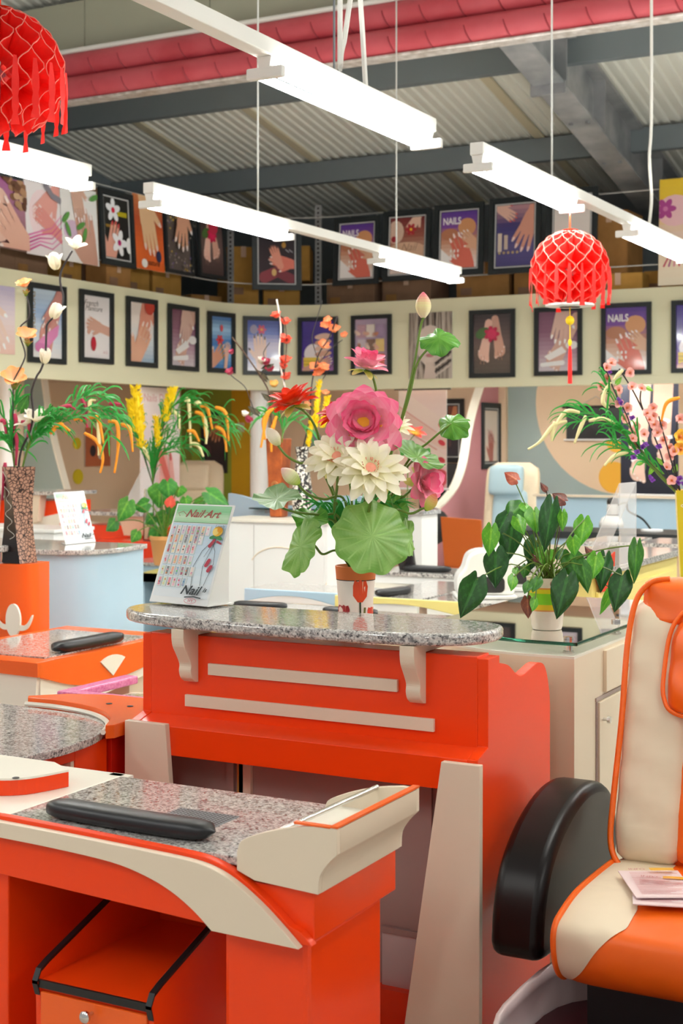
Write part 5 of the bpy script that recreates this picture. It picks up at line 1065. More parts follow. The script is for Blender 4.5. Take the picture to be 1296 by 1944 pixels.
# ================================================================ RED HONEYCOMB LANTERNS
def lantern(c, rad, label, seed=1, tassel=True, hang=.3):
    t = thing('paper_lantern', label, 'lantern', tuple(c), 'red honeycomb paper lanterns'); c = Vector(c); N = 26; K = 5; r_ = random.Random(seed)
    b_ = MB(); dphi = 2*PI/N; nl = 36
    for i in range(N):
        def fn(u, v, i=i):
            th = .10+(PI*.80)*v; k = v*K*2; tri = abs((k % 2)-1)*2-1; tri = math.copysign(abs(tri)**.7, tri)
            ph = (i+.5*tri*(1 if i % 2 else -1))*dphi; rr = rad*(.42+.58*u); sc = 1.0-.035*(1-abs(tri))
            return c+Vector((rr*sc*math.sin(th)*math.cos(ph), rr*sc*math.sin(th)*math.sin(ph), rr*sc*math.cos(th)))
        b_.grid(fn, 2, nl)
    b_.obj('honeycomb', 'tissue', t)
    eb = MB()
    for i in range(N):
        P_ = []
        for j in range(37):
            v = j/36; th = .10+(PI*.80)*v; k = v*K*2; tri = abs((k % 2)-1)*2-1; tri = math.copysign(abs(tri)**.7, tri); ph = (i+.5*tri*(1 if i % 2 else -1))*dphi; sc = 1.002-.035*(1-abs(tri))
            P_.append(c+Vector((math.sin(th)*math.cos(ph), math.sin(th)*math.sin(ph), math.cos(th)))*(rad*sc))
        eb.tube(P_, rad*.009, 4)
    tag(eb.obj('lit_cell_edges', 'tissue_edge_lit', t), kind='stuff')  # paler pink tubes paint the light caught along the paper edges
    for i in range(20):
        ph = i*2*PI/20; L_ = rad*r_.uniform(.85, 1.08); z0 = c.z+rad*.05; ro = rad*1.0
        w_ = rad*.055; d = Vector((math.cos(ph), math.sin(ph), 0)); s_ = Vector((-math.sin(ph), math.cos(ph), 0)); m_ = MB(); n = 12; vs = []
        for j in range(n+1):
            q = j/n; ww = w_*(.55+.45*min(1, q*3) if q < .55 else (.55+.45*abs(math.sin((q-.55)/.45*PI*1.5)))) * (1.25 if q > .85 else 1); out = ro*(1+.02*math.sin(q*3)); tw = .5*math.sin(q*2.2+i)
            p_ = c+d*out+Vector((0, 0, rad*.05-L_*q)); sd = s_*math.cos(tw)+d*math.sin(tw); vs += [p_-sd*ww, p_+sd*ww]
        m_.add(vs, [(2*j, 2*j+1, 2*j+3, 2*j+2) for j in range(n)]).obj('fringe_strip', 'tissue', t)
    MB().lathe([(.02, c.z+rad*.98), (.05, c.z+rad*1.0), (.02, c.z+rad*1.03)], c.x, c.y, 12).obj('top_disc', 'red_orange', t)
    MB().tube([(c.x, c.y, c.z+rad), (c.x, c.y, c.z+rad+hang)], .004, 5).obj('cord', 'red_orange', t)
    if tassel:
        z = c.z-rad*.95; MB().tube([(c.x, c.y, z), (c.x, c.y, z-.42)], .003, 4).obj('tassel_cord', 'plume', t)
        MB().ellipsoid((c.x, c.y, z-.075), .026, .026, .026, 10, 8).obj('bead', 'plume', t, smooth=3.2); MB().ellipsoid((c.x, c.y, z-.2), .012, .012, .02, 8, 6).obj('bead', 'plume', t, smooth=3.2)
        MB().tube([(c.x, c.y, z-.22), (c.x, c.y, z-.26), (c.x, c.y, z-.43)], [.007, .011, .013], 8).obj('tassel', 'tissue', t)
        MB().lathe([(rad*.30, c.z-rad*.86), (rad*.62, c.z-rad*.88), (rad*.62, c.z-rad*.93), (rad*.28, c.z-rad*.95)], c.x, c.y, 28).obj('white_ring', 'white_gloss', t, smooth=.7)
    return t
lc1 = atZ(1078, 512, 8.0); lc1.x = X1; lantern(lc1, .222, 'small red paper lantern with yellow beads hanging under the light rail', 3, True, RH-.038-lc1.z-.222)
lc2 = atZ(0, 140, 5.0); lantern(lc2, .228, 'large red paper lantern with long fringe beside the red ducts', 4, False, 1.6)
# ================================================================ PLANT PARTS
def G(c): return lin(c)
def mixc(a, b_, t): return tuple(x*(1-t)+y*t for x, y in zip(a, b_))
PM = {}
def petal_mesh(key, W, cup, tipc, midc, basec, tipw=1., curl=.12):
    if key in PM: return PM[key]
    a, b_, c = lin(basec), lin(midc), lin(tipc)
    def fn(u, v):
        t = -1+2*u; w_ = W*1.95*(v+.03)**.5*max(.002, 1-v)**.55; return Vector((v, t*w_, cup*v*v-curl*v**4+.28*W*(t*t)*math.sin(PI*v)))
    m_ = MB().grid(fn, 6, 11, lambda u, v: mixc(a, b_, v*2) if v < .5 else mixc(b_, c, v*2-1))
    o = m_.obj('petal', 'petal', smooth=3.2, origin=(0, 0, 0)); me = o.data; bpy.data.objects.remove(o); PM[key] = me; return me
def frame(ax):
    ax = Vector(ax).normalized(); e1 = ax.cross(Vector((.3, .1, 1)))
    if e1.length < .1: e1 = ax.cross(Vector((1, 0, 0)))
    e1.normalize(); return e1, ax.cross(e1), ax
def put_petals(t, ax, rad, layers, me_fn, seed=0, name='petal', off=0):
    e1, e2, ax = frame(ax); r_ = random.Random(seed)
    for li, (n, el, ls, me) in enumerate(layers):
        for k in range(n):
            ph = 2*PI*(k+.5*(li % 2))/n+r_.uniform(-.12, .12); e = math.radians(el+r_.uniform(-6, 6)); d = e1*math.cos(ph)+e2*math.sin(ph)
            x_ = d*math.cos(e)+ax*math.sin(e); z_ = ax*math.cos(e)-d*math.sin(e); y_ = z_.cross(x_); s_ = rad*ls*r_.uniform(.92, 1.06)
            o = bpy.data.objects.new(name, me); COL.objects.link(o); o.parent = t
            o.matrix_local = Matrix(((x_.x*s_, y_.x*s_, z_.x*s_, ax.x*off), (x_.y*s_, y_.y*s_, z_.y*s_, ax.y*off), (x_.z*s_, y_.z*s_, z_.z*s_, ax.z*off), (0, 0, 0, 1)))
def pts(z, *pp): return [atZ(p[0], p[1], (p[2] if len(p) > 2 else z)) for p in pp]
def stem(t, P, r=.004, m_='stem', n=6, name='stem'): return MB().tube(bez(P, 7), r, n).obj(name, m_, t, smooth=3.2)
def camdir(r, u, f): return RIGHT*r+UP*u-FWD*f     # f towards the camera
PK = lambda: petal_mesh('pk', .36, .10, 'f2628f', 'fbc2d0', 'fae6d2'); PK2 = lambda: petal_mesh('pk2', .38, .2, 'ee4a80', 'f69cb4', 'f8c8b8')
RD = lambda: petal_mesh('rd', .27, .05, 'e8280c', 'ee4a1c', 'f8d48a'); WH = lambda: petal_mesh('wh', .19, .03, 'f6ecd8', 'f8f4d4', 'eef0b0'); GR = lambda: petal_mesh('gr', .25, .08, 'e8d890', 'cfe070', 'a8cc3c')
def lotus(label, px, py, z, rad, ax, layers, seed, center=None, st=None, group='artificial lotus stems in the tulip vase', sr=.0042, back=True):
    c = atZ(px, py, z); t = thing('lotus_flower', label, 'flower', tuple(c), group); put_petals(t, ax, rad, layers, None, seed); a_ = Vector(ax).normalized()
    if back: put_petals(t, ax, rad, [(5, -18, .72, GR())], None, seed+9, 'sepal', -.004)
    if center:
        e1, e2, a2 = frame(ax); cc, cr = center
        MB().grid(lambda u, v: c+(e1*math.cos(2*PI*u)+e2*math.sin(2*PI*u))*(cr*math.sin(PI/2*v))+a2*(cr*.9*(1-.35*v)), 14, 4).obj('seed_head', cc, t, smooth=3.2)
        rr = random.Random(seed); m_ = MB()
        for i in range(46):
            ph = rr.uniform(0, 2*PI); d = e1*math.cos(ph)+e2*math.sin(ph); p0 = c+d*cr*.75; m_.tube([p0, p0+d*cr*rr.uniform(.2, .9)+a2*cr*rr.uniform(.8, 1.5)], [.0008, .0014], 4)
        tag(m_.obj('stamens', cc if cc != 'seed_pink' else 'seed_pink', t), kind='stuff')
    if st: stem(t, [c-a_*.005]+pts(z, *st), sr)
    return t
mat('seed_yellow', 'f4ae1e', rough=.6); mat('seed_pink', 'ee9a80', rough=.6)
VZ = 4.3
VM = (675, 1078, VZ)
# the tulip vase
vs_ = thing('tulip_vase', 'white tulip-print vase with terracotta rim behind the granite counter', 'vase', tuple(atZ(675, 1255, VZ)))
def vw(py): return atZ(675, py, VZ)
vc = vw(1100); V0 = .926
prof = [(.0, V0), (.058, V0), (.060, V0+.01), (.057, vw(1215).z), (.0525, vw(1170).z), (.053, vw(1140).z), (.0585, vw(1098).z)]
MB().lathe(prof, vc.x, vc.y, 32).obj('body', 'leaflet_back' if False else 'white', vs_, smooth=.9)
mat('terracotta', 'cf6a2a', rough=.5); mat('vase_white', 'f2e4dc', rough=.4)
[c for c in vs_.children][0].data.materials[0] = MATS['vase_white']
MB().lathe([(.0592, vw(1099).z), (.0625, vw(1074).z), (.060, vw(1073).z), (.055, vw(1095).z)], vc.x, vc.y, 32).obj('rim_band', 'terracotta', vs_, smooth=.9); MB().lathe([(.0591, vw(1100).z), (.0594, vw(1098.5).z)], vc.x, vc.y, 32).obj('band_line', 'dark', vs_)
MB().lathe([(.0, vw(1084).z), (.056, vw(1084).z)], vc.x, vc.y, 20).obj('moss', 'leaf_dark', vs_)
def on_vase(px, py, lift=.001):
    z0 = vw(py).z; k = next((i for i in range(1, len(prof)-1) if prof[i][1] <= z0 <= prof[i+1][1]), 5); (r0, za), (r1, zb) = prof[k], prof[k+1]; rr = r0+(r1-r0)*(z0-za)/max(zb-za, 1e-6)+lift
    s_ = max(-.98, min(.98, (px-675)/FPX*VZ/rr)); return Vector((vc.x, vc.y, z0))+RIGHT*(rr*s_)-FWD*(rr*math.sqrt(1-s_*s_))
def decal(poly_, col, name='tulip_print'): 
    m_ = MB(); c = (sum(p[0] for p in poly_)/len(poly_), sum(p[1] for p in poly_)/len(poly_)); P = [on_vase(*p) for p in poly_]; P.append(on_vase(*c, .0014)); n = len(poly_)
    m_.add(P, [(i, (i+1) % n, n) for i in range(n)], lin(col)); return m_
def strip(pp, wd, col):
    m_ = MB(); A = [on_vase(p[0]-wd/2, p[1]) for p in pp]; B = [on_vase(p[0]+wd/2, p[1]) for p in pp]
    m_.add(A+B, [(i, i+1, len(pp)+i+1, len(pp)+i) for i in range(len(pp)-1)], lin(col)); return m_
def tulip(cx, top, h, w_, c1, c2, sb):
    m_ = decal([(cx-w_*.45, top+h*.25), (cx-w_*.35, top), (cx-w_*.12, top+h*.08), (cx, top-h*.03), (cx+w_*.14, top+h*.07), (cx+w_*.36, top), (cx+w_*.48, top+h*.3), (cx+w_*.42, top+h*.75), (cx+w_*.15, top+h), (cx-w_*.15, top+h), (cx-w_*.45, top+h*.7)], c1)
    m_.obj('tulip_print', 'print', vs_); m2 = MB(); P = [(cx+w_*.12, top+h*.1), (cx+w_*.2, top+h*.05), (cx+w_*.16, top+h*.6)]; m2.add([on_vase(*p, .0022) for p in P], [(0, 1, 2)], lin(c2)); m2.obj('tulip_print', 'print', vs_)
    strip([(cx, top+h), (cx+1, (top+h+sb)/2), (cx+1, sb)], 3.2, '2c3a1c').obj('stem_print', 'print', vs_)
tulip(683, 1098, 42, 30, 'e2481c', 'f4b898', 1236); tulip(652, 1146, 26, 24, 'a8242c', 'd86a5a', 1236); tulip(704, 1150, 22, 16, 'd8402a', 'f0a080', 1232)
strip([(692, 1150), (690, 1185), (688, 1236)], 3.5, '6a6a34').obj('leaf_print', 'print', vs_); strip([(672, 1190), (676, 1215), (678, 1236)], 4, '4a5a2c').obj('leaf_print', 'print', vs_)
# lotus stems
G0 = [(14, 8, 1.0, PK()), (10, 30, .86, PK()), (8, 52, .7, PK2())]
lotus('open deep pink lotus with yellow centre in the middle of the bouquet', 692, 805, 4.18, .112, camdir(-.15, .2, 1), [(11, 2, 1.08, PK()), (10, 26, .98, PK()), (9, 44, .84, PK2()), (8, 58, .66, PK2())], 1, ('seed_yellow', .036), [(705, 860, 4.22), (690, 960, 4.28), (677, 1082, VZ)])
lotus('pink lotus seen from the side, standing above the big pink one', 693, 700, 4.25, .075, camdir(.25, 1, .2), [(8, 12, .98, PK()), (7, 38, 1.0, PK()), (6, 60, .85, PK2())], 2, None, [(706, 712, 4.25), (718, 760, 4.26), (725, 800, 4.28), (690, 960, 4.29), (680, 1082, VZ)])
lotus('red water lily with golden base left of the pink lotus', 556, 768, 4.2, .085, camdir(-.35, 1, .25), [(12, 8, .95, RD()), (10, 32, .95, RD()), (8, 52, .8, RD())], 3, None, [(580, 783, 4.2), (600, 815, 4.22), (612, 865, 4.24), (640, 960, 4.27), (668, 1082, VZ)])
lotus('red and orange water lily tucked behind the pink lotus', 645, 790, 4.33, .075, camdir(-.45, 1, .3), [(11, 5, .95, RD()), (9, 30, .95, RD()), (7, 50, .8, RD())], 4, None, [(655, 840, 4.33), (668, 960, 4.32), (672, 1082, VZ)])
lotus('cream water lily with coral stamens on the left', 640, 870, 4.14, .098, camdir(-.3, .75, .9), [(13, 4, 1.0, WH()), (11, 24, .9, WH()), (8, 46, .72, WH())], 5, ('seed_pink', .02), [(640, 920, 4.17), (636, 985, 4.24), (668, 1082, VZ)])
lotus('cream water lily with pink-tipped petals on the right', 702, 893, 4.08, .112, camdir(.1, .7, .9), [(14, 2, 1.0, WH()), (12, 22, .9, WH()), (9, 44, .72, WH())], 6, ('seed_pink', .022), [(704, 945, 4.12), (690, 1010, 4.2), (678, 1082, VZ)])
lotus('small cream water lily hidden behind the pink lotus', 748, 812, 4.36, .062, camdir(.1, .9, .5), [(11, 8, 1.0, WH()), (9, 35, .85, WH())], 7, None, [(740, 870, 4.35), (700, 980, 4.32), (682, 1082, VZ)])
lotus('pink and white lotus drooping low on the right', 800, 918, 4.22, .078, camdir(.75, .15, .75), [(9, 12, 1.0, PK()), (8, 34, .95, PK()), (6, 58, .8, PK2())], 8, None, [(775, 935, 4.25), (730, 985, 4.28), (688, 1082, VZ)])
# buds
def bud(label, px, py, z, L_, ax, tipc, midc, basec, st, group='artificial lotus stems in the tulip vase'):
    c = atZ(px, py, z); t = thing('lotus_bud', label, 'flower bud', tuple(c), group); e1, e2, a_ = frame(ax); A, B, C_ = lin(basec), lin(midc), lin(tipc)
    def fn(u, v):
        rr = L_*.30*(math.sin(PI*min(.985, v*.93+.06))**.75)*(1+.05*math.cos(2*PI*u*5)); return c+(e1*math.cos(2*PI*u)+e2*math.sin(2*PI*u))*rr+a_*(L_*(v-.5))
    MB().grid(fn, 20, 10, lambda u, v: mixc(A, B, v*2) if v < .5 else mixc(B, C_, v*2-1)).obj('closed_petals', 'petal', t, smooth=3.2)
    MB().tube([c-a_*L_*.52, c-a_*L_*.42], [.005, .008], 8).obj('calyx', 'leaf_green', t); stem(t, [c-a_*L_*.5]+pts(z, *st), .004); return t
bud('tall pink-tipped lotus bud standing highest in the bouquet', 803, 579, 4.28, .078, camdir(0, 1, 0), 'ee6a92', 'e8e4a8', 'f2e8d0', [(797, 625, 4.28), (786, 690, 4.28), (768, 770, 4.28), (745, 850, 4.29), (700, 985, 4.3), (682, 1082, VZ)])
bud('white lotus bud leaning left beside the mosaic vase', 519, 829, 4.2, .062, camdir(-.5, .8, .1), 'f4ead8', 'f6efd8', 'd8dca0', [(528, 846, 4.2), (545, 866, 4.2), (570, 879, 4.2), (602, 880, 4.2), (640, 960, 4.25), (672, 1082, VZ)])
bud('green and white lotus bud leaning left, lower of two', 551, 904, 4.16, .07, camdir(-.75, .65, .1), 'f2c0c0', 'eef0c0', 'b8d848', [(566, 920, 4.16), (585, 938, 4.17), (615, 948, 4.18), (655, 952, 4.22), (672, 1082, VZ)])
bud('green-yellow lotus bud reaching right under the drooping lotus', 818, 953, 4.12, .058, camdir(.45, .8, .3), 'd84a5a', 'e8d878', 'b8dc40', [(803, 965, 4.14), (780, 975, 4.16), (740, 976, 4.2), (690, 1082, VZ)])
# lotus leaves
def lotus_leaf(label, px, py, z, rad, nrm, cols, st, seed=0, wav=.10, cone=.1, sq=(1, 1), fold=0, notch=0):
    c = atZ(px, py, z); t = thing('lotus_leaf', label, 'leaf', tuple(c), 'artificial lotus leaves in the tulip vase'); e1, e2, a_ = frame(nrm); r_ = random.Random(seed); ph = [r_.uniform(0, 6) for _ in range(4)]; A, B = lin(cols[0]), lin(cols[1])
    def fn(u, v):
        th = 2*PI*u; rr = rad*v*(1+.05*math.sin(9*th+ph[0])*v); x_, y_ = rr*math.cos(th)*sq[0], rr*math.sin(th)*sq[1]
        h = cone*rad*v*v+wav*rad*v*v*(math.sin(3*th+ph[1])+.6*math.sin(5*th+ph[2])+.25*math.sin(11*th+ph[3]))+fold*abs(y_)+.016*rad*v*math.sin(18*th)
        return c+e1*x_+e2*y_+a_*h
    def cf(u, v):
        k = (u*18) % 1; vein = k < .17 and v < .92
        return mixc(A, B, .45 if vein else (.8+.2*math.sin(u*40+v*9))*(.55+.45*v))
    MB().grid(fn, 108, 12, cf).obj('blade', 'leafcol', t, smooth=3.2); stem(t, [c-a_*.003]+pts(z, *st), .0038); return t
LC = ('a8cc7a', '6a9c3c'); LD = ('7cb848', '3f8420'); LG = ('88b060', '4c7c34')
lotus_leaf('large round lotus leaf spread flat over the vase rim', 706, 1018, 4.12, .113, camdir(.12, .35, 1), LC, [(700, 1045, 4.2), (690, 1075, 4.26), (676, 1085, VZ)], 1, .045, -.12, (1, .97))
lotus_leaf('bright fan-shaped leaf just below the tallest bud', 832, 642, 4.27, .062, camdir(-.2, .75, .75), LD, [(812, 662, 4.27), (790, 695, 4.28), (770, 775, 4.28), (700, 985, 4.3), (683, 1082, VZ)], 2, .13, -.3, (1.05, .8))
lotus_leaf('bright folded leaf on a long stalk at the right', 856, 804, 4.26, .056, camdir(-.55, .6, .7), LD, [(838, 818, 4.26), (810, 842, 4.27), (778, 870, 4.28), (720, 970, 4.3), (686, 1082, VZ)], 3, .14, -.35, (1.1, .8))
lotus_leaf('large dull green leaf slanting down on the right', 792, 868, 4.2, .098, camdir(.55, .8, .35), LG, [(770, 890, 4.22), (735, 960, 4.26), (688, 1082, VZ)], 4, .06, .1, (1.05, .62))
lotus_leaf('broad grey-green leaf reaching out to the left', 526, 947, 4.18, .08, camdir(-.1, 1, .38), ('a8c498', '6d9460'), [(532, 962, 4.18), (560, 972, 4.18), (610, 978, 4.2), (645, 985, 4.24), (670, 1082, VZ)], 5, .10, .1, (1, .85))
lotus_leaf('long leaf hanging down at the left of the vase', 570, 1038, 4.14, .088, camdir(-.62, .3, .85), LC, [(595, 1035, 4.2), (612, 1052, 4.22), (640, 1046, 4.26), (668, 1082, VZ)], 6, .11, -.1, (.62, 1.0))
lotus_leaf('dark wavy leaf above the hanging left leaf', 590, 985, 4.2, .062, camdir(-.3, .85, .5), LD, [(620, 985, 4.22), (640, 1000, 4.24), (668, 1082, VZ)], 7, .16, .1, (1.1, .7))
lotus_leaf('upright leaf behind the drooping pink lotus', 748, 975, 4.24, .06, camdir(.3, .2, 1), LD, [(730, 1020, 4.26), (690, 1082, VZ)], 8, .08, -.1, (.8, 1.1))
lotus_leaf('narrow leaf hanging at the right of the round leaf', 775, 1020, 4.22, .055, camdir(.8, .2, .6), LC, [(750, 1010, 4.25), (690, 1082, VZ)], 9, .1, 0, (.55, 1.05))
# grass filler
def blades(par, base, specs, m_='leaf_blade', name='grass_blades', w_=.006):
    b_ = MB()
    for P, wd in specs:
        Q = bez(P, 4); n = len(Q); vs = []
        for i, p in enumerate(Q):
            tn = (Q[min(i+1, n-1)]-Q[max(i-1, 0)]).normalized(); s_ = tn.cross(FWD*-1+UP*.3).normalized(); k = i/(n-1); ww = wd*(min(1, k*5+.3))*(1-k**2.5)+.0004
            vs += [p-s_*ww, p+s_*ww-FWD*ww*.5]
        b_.add(vs, [(2*i, 2*i+1, 2*i+3, 2*i+2) for i in range(n-1)])
    return tag(b_.obj(name, m_, par), kind='stuff')
gf = thing('grass_filler', 'bunch of fine green grass filling the lotus vase', 'grass', tuple(atZ(675, 1082, VZ))); sp = []; rr_ = random.Random(21)
for i in range(60):
    x_ = rr_.uniform(560, 800); y_ = rr_.uniform(925, 985); mx = 675+(x_-675)*.35; sp.append(([atZ(675+rr_.uniform(-12, 12), 1082, VZ+rr_.uniform(-.03, .03)), atZ(mx, 1010, VZ-.04), atZ((mx+x_)/2, 955, VZ-.05), atZ(x_, y_, VZ+rr_.uniform(-.15, .08))], .0035))
blades(gf, None, sp)
# ================================================================ ANTHURIUM ON THE GLASS CABINET
def heart(par, base, tip, width, nh, cols, fold=.22, curl=.1, name='leaf', mat_='leafcol'):
    base, tip = Vector(base), Vector(tip); d = tip-base; L_ = d.length; d.normalize(); n_ = (Vector(nh)-d*Vector(nh).dot(d)).normalized(); s_ = n_.cross(d); A, B = lin(cols[0]), lin(cols[1])
    def fn(u, v):
        t = -1+2*u; k = v*8; i_ = min(int(k), 7); HW = (.70, .95, 1.0, .94, .82, .66, .46, .24, .0); w_ = width*.56*(HW[i_]+(HW[i_+1]-HW[i_])*(k-i_))
        vv = v-.20*(1-v)**3*(1-(2*abs(t)-1)**2 if abs(t) < .9 else .36*(1-(abs(t)-.9)*5))
        return base+d*(L_*vv)+s_*(t*w_)+n_*(-fold*abs(t)**1.4*w_-curl*L_*v*v+.02*L_*math.sin(v*9+abs(t)*6)*abs(t))
    return MB().grid(fn, 18, 16, lambda u, v: mixc(B, A, (.55 if abs(u-.5) < .03 else .0)+.25*(abs(math.sin(v*13-abs(u-.5)*9)) > .93)+.12*math.sin(v*5))).obj(name, mat_, par, smooth=3.2)
AZ = 4.56
an = thing('potted_anthurium', 'anthurium in a striped cream, yellow and green pot on the glass cabinet', 'potted plant', tuple(atZ(1040, 1195, AZ)))
pc_ = atZ(1038, 1150, AZ); PB = 1.0035
def pw(py): return atZ(1038, py, AZ).z
for nm, c1, ya, yb, ra, rb2 in (('pot_foot', 'f0e2cc', 1194, 1158, .0, .054), ('pot_stripe', 'e8a050', 1158, 1155, .054, .055), ('pot_band', 'f2d40c', 1155, 1145, .055, .057), ('pot_band', '86d818', 1145, 1124, .057, .061), ('pot_band', 'e8dc18', 1124, 1116, .061, .0625), ('pot_stripe', 'e89a40', 1116, 1113, .0625, .063), ('pot_rim', 'f2e6cc', 1113, 1096, .063, .066)):
    mm = mat('potcol_'+c1, c1, rough=.3); za, zb = max(pw(ya), PB), pw(yb)
    prf = [(0, PB), (.046, PB), (.05, PB+.012), (rb2, zb)] if nm == 'pot_foot' else [(ra, za), (rb2, zb)]
    if nm == 'pot_rim': prf += [(.067, zb+.002), (.061, zb), (.058, zb-.03)]
    MB().lathe(prf, pc_.x, pc_.y, 28).obj(nm, mm.name, an, smooth=.8)
MB().lathe([(0, pw(1102)), (.06, pw(1103))], pc_.x, pc_.y, 20).obj('soil', 'branch_brown', an)
DKG = ('3d7a34', '1c4a1c'); LTG = ('8cc83c', '4f9a20'); MDG = ('5a9a34', '2e6a1e'); BRN = ('9a5a34', '6a3420')
def c6(x, y): return 840+x/3.24, 960+y/3.24
AL = [((210, 455), (112, 675), 135, DKG), ((325, 285), (318, 495), 125, DKG), ((430, 110), (405, 335), 125, DKG), ((395, 55), (330, 178), 85, DKG), ((480, 0), (392, 85), 105, MDG), ((300, 135), (282, 300), 85, LTG), ((575, 215), (552, 382), 112, DKG), ((645, 275), (590, 372), 105, LTG), ((675, -10), (638, 268), 112, DKG), ((560, 30), (582, 160), 100, LTG), ((870, 85), (850, 238), 92, LTG), ((785, 295), (828, 470), 110, MDG), ((860, 365), (888, 528), 75, MDG), ((1000, 315), (975, 522), 85, DKG), ((945, 305), (925, 442), 82, LTG), ((1105, 430), (1058, 642), 112, DKG), ((1045, 515), (978, 662), 58, LTG), ((1195, 240), (1185, 465), 80, MDG), ((765, 440), (704, 682), 128, DKG), ((530, 470), (503, 535), 52, MDG), ((438, 435), (425, 518), 56, LTG), ((585, 448), (553, 525), 60, MDG), ((720, 268), (705, 330), 66, DKG), ((512, 368), (500, 438), 52, MDG), ((455, 75), (500, 170), 70, LTG), ((690, 458), (684, 516), 46, BRN), ((520, 572), (526, 685), 62, BRN), ((570, 575), (555, 645), 48, LTG), ((735, 40), (735, 150), 50, LTG), ((800, 200), (810, 300), 70, LTG), ((440, 385), (455, 420), 34, LTG), ((505, -10), (530, 45), 70, LTG)]
ra_ = random.Random(4)
for i, (b0, t0, wd, cl) in enumerate(AL):
    dz = ra_.uniform(-.10, .10) if i not in (18, 0, 19, 20, 21, 26, 27) else -.13
    z_ = AZ+dz; bp_ = atZ(*c6(*b0), z_); tp_ = atZ(*c6(*t0), z_-.03); heart(an, bp_, tp_+(tp_-bp_)*.06, wd*1.2/3.24/FPX*z_, camdir(ra_.uniform(-.5, .5), ra_.uniform(.1, .6), 1), cl)
    s0 = Vector((pc_.x, pc_.y, pw(1102)))+RIGHT*ra_.uniform(-.03, .03); mid = s0.lerp(bp_, .5)+UP*.03+UP*(.02 if bp_.z < s0.z+.05 else 0)
    MB().tube(bez([s0, mid, bp_], 5), .0022, 5).obj('leaf_stalk', 'stem', an)
for fx, fy, w_ in ((972, 905, 30), (1033, 925, 14), (1063, 945, 30), (1016, 1060, 12), (1118, 1046, 16)):
    z_ = AZ-.02; tp_ = atZ(fx, fy-8, z_); heart(an, atZ(fx+w_*.3, fy+6, z_), atZ(fx-w_*.45, fy-10, z_), w_*.9/FPX*z_, camdir(.2, .5, 1), ('a8563a', '5a2a20') if fx != 972 else ('d8845a', 'a84a34'), .3, .2, 'withered_spathe')
    MB().tube(bez([Vector((pc_.x, pc_.y, pw(1102))), atZ((fx+1040)/2+8, (fy+1100)/2, z_), atZ(fx+4, fy+6, z_)], 6), .0018, 5).obj('flower_stalk', 'branch_brown' if fx != 972 else 'stem', an)
# ================================================================ OTHER BOUQUETS
def twig(t, P, r=.004, m_='branch', name='twig'): return MB().tube(bez(P, 6), r, 6).obj(name, m_, t, smooth=3.2)
def blossom(t, c, rad, ax, tip, mid, base, n=5, center='seed_yellow', key=None, W=.42, el=28, seed=0):
    key = key or 'bl'+tip+base+str(W); me = petal_mesh(key, W, .15, tip, mid, base); r_ = random.Random(seed); e1, e2, ax = frame(ax); L_ = Vector(c)-Vector(ORG[t.name])
    for k in range(n):
        ph = 2*PI*k/n+r_.uniform(-.2, .2); e = math.radians(el+r_.uniform(-10, 10)); d = e1*math.cos(ph)+e2*math.sin(ph); x_ = d*math.cos(e)+ax*math.sin(e); z_ = ax*math.cos(e)-d*math.sin(e); y_ = z_.cross(x_); s_ = rad*r_.uniform(.9, 1.1)
        o = bpy.data.objects.new('petal', me); COL.objects.link(o); o.parent = t
        o.matrix_local = Matrix(((x_.x*s_, y_.x*s_, z_.x*s_, L_.x), (x_.y*s_, y_.y*s_, z_.y*s_, L_.y), (x_.z*s_, y_.z*s_, z_.z*s_, L_.z), (0, 0, 0, 1)))
    if center: MB().ellipsoid(Vector(c)+ax*rad*.22, rad*.2, rad*.2, rad*.2, 7, 5).obj('flower_eye', center, t, smooth=3.2)
def catkin(t, z, pp, m_, r=.008): 
    P = bez(pts(z, *pp), 6); n = len(P); rr = [r*(.55+.45*math.sin(PI*min(1, i/(n-1)*1.15+.08))) for i in range(n)]
    MB().tube(P, rr, 8).obj('catkin', m_, t, smooth=3.2)
def spray(label, name, z, root, arcs, cats, nb, seed, bl=46, group='artificial grass sprays', wd=.0048, stemr=.004, extra=None, m_='leaf_blade'):
    base = atZ(root[0], root[1], z); t = thing(name, label, 'grass spray', tuple(base), group); r_ = random.Random(seed); sp = []
    for A in arcs:
        P = [base]+pts(z, *A); MB().tube(bez(P, 6), [stemr*(1-.7*i/(6*(len(P)-1))) for i in range(6*(len(P)-1)+1)], 5).obj('stalk', 'stem', t); Q = bez(P, 8)
        for k in range(nb):
            i = r_.randrange(len(Q)//4, len(Q)-1); p = Q[i]; tn = (Q[min(i+2, len(Q)-1)]-Q[i-1]).normalized(); up_ = r_.uniform(-.5, .9); ln = r_.uniform(.6, 1.25)*bl/FPX*z
            d = (tn*r_.uniform(.4, 1.1)+RIGHT*r_.uniform(-.5, .5)+UP*up_-FWD*r_.uniform(-.6, .6)).normalized(); sp.append(([p, p+d*ln*.5+UP*ln*.08, p+d*ln*.85-UP*ln*.08, p+d*ln-UP*ln*.28], wd*r_.uniform(.6, 1.1)))
    blades(t, None, sp, m_)
    for pp, m2 in cats: catkin(t, z, pp, m2, 4.0/FPX*z)
    return t
O_, R_, C_ = 'catkin_orange', 'catkin_red', 'catkin_cream'
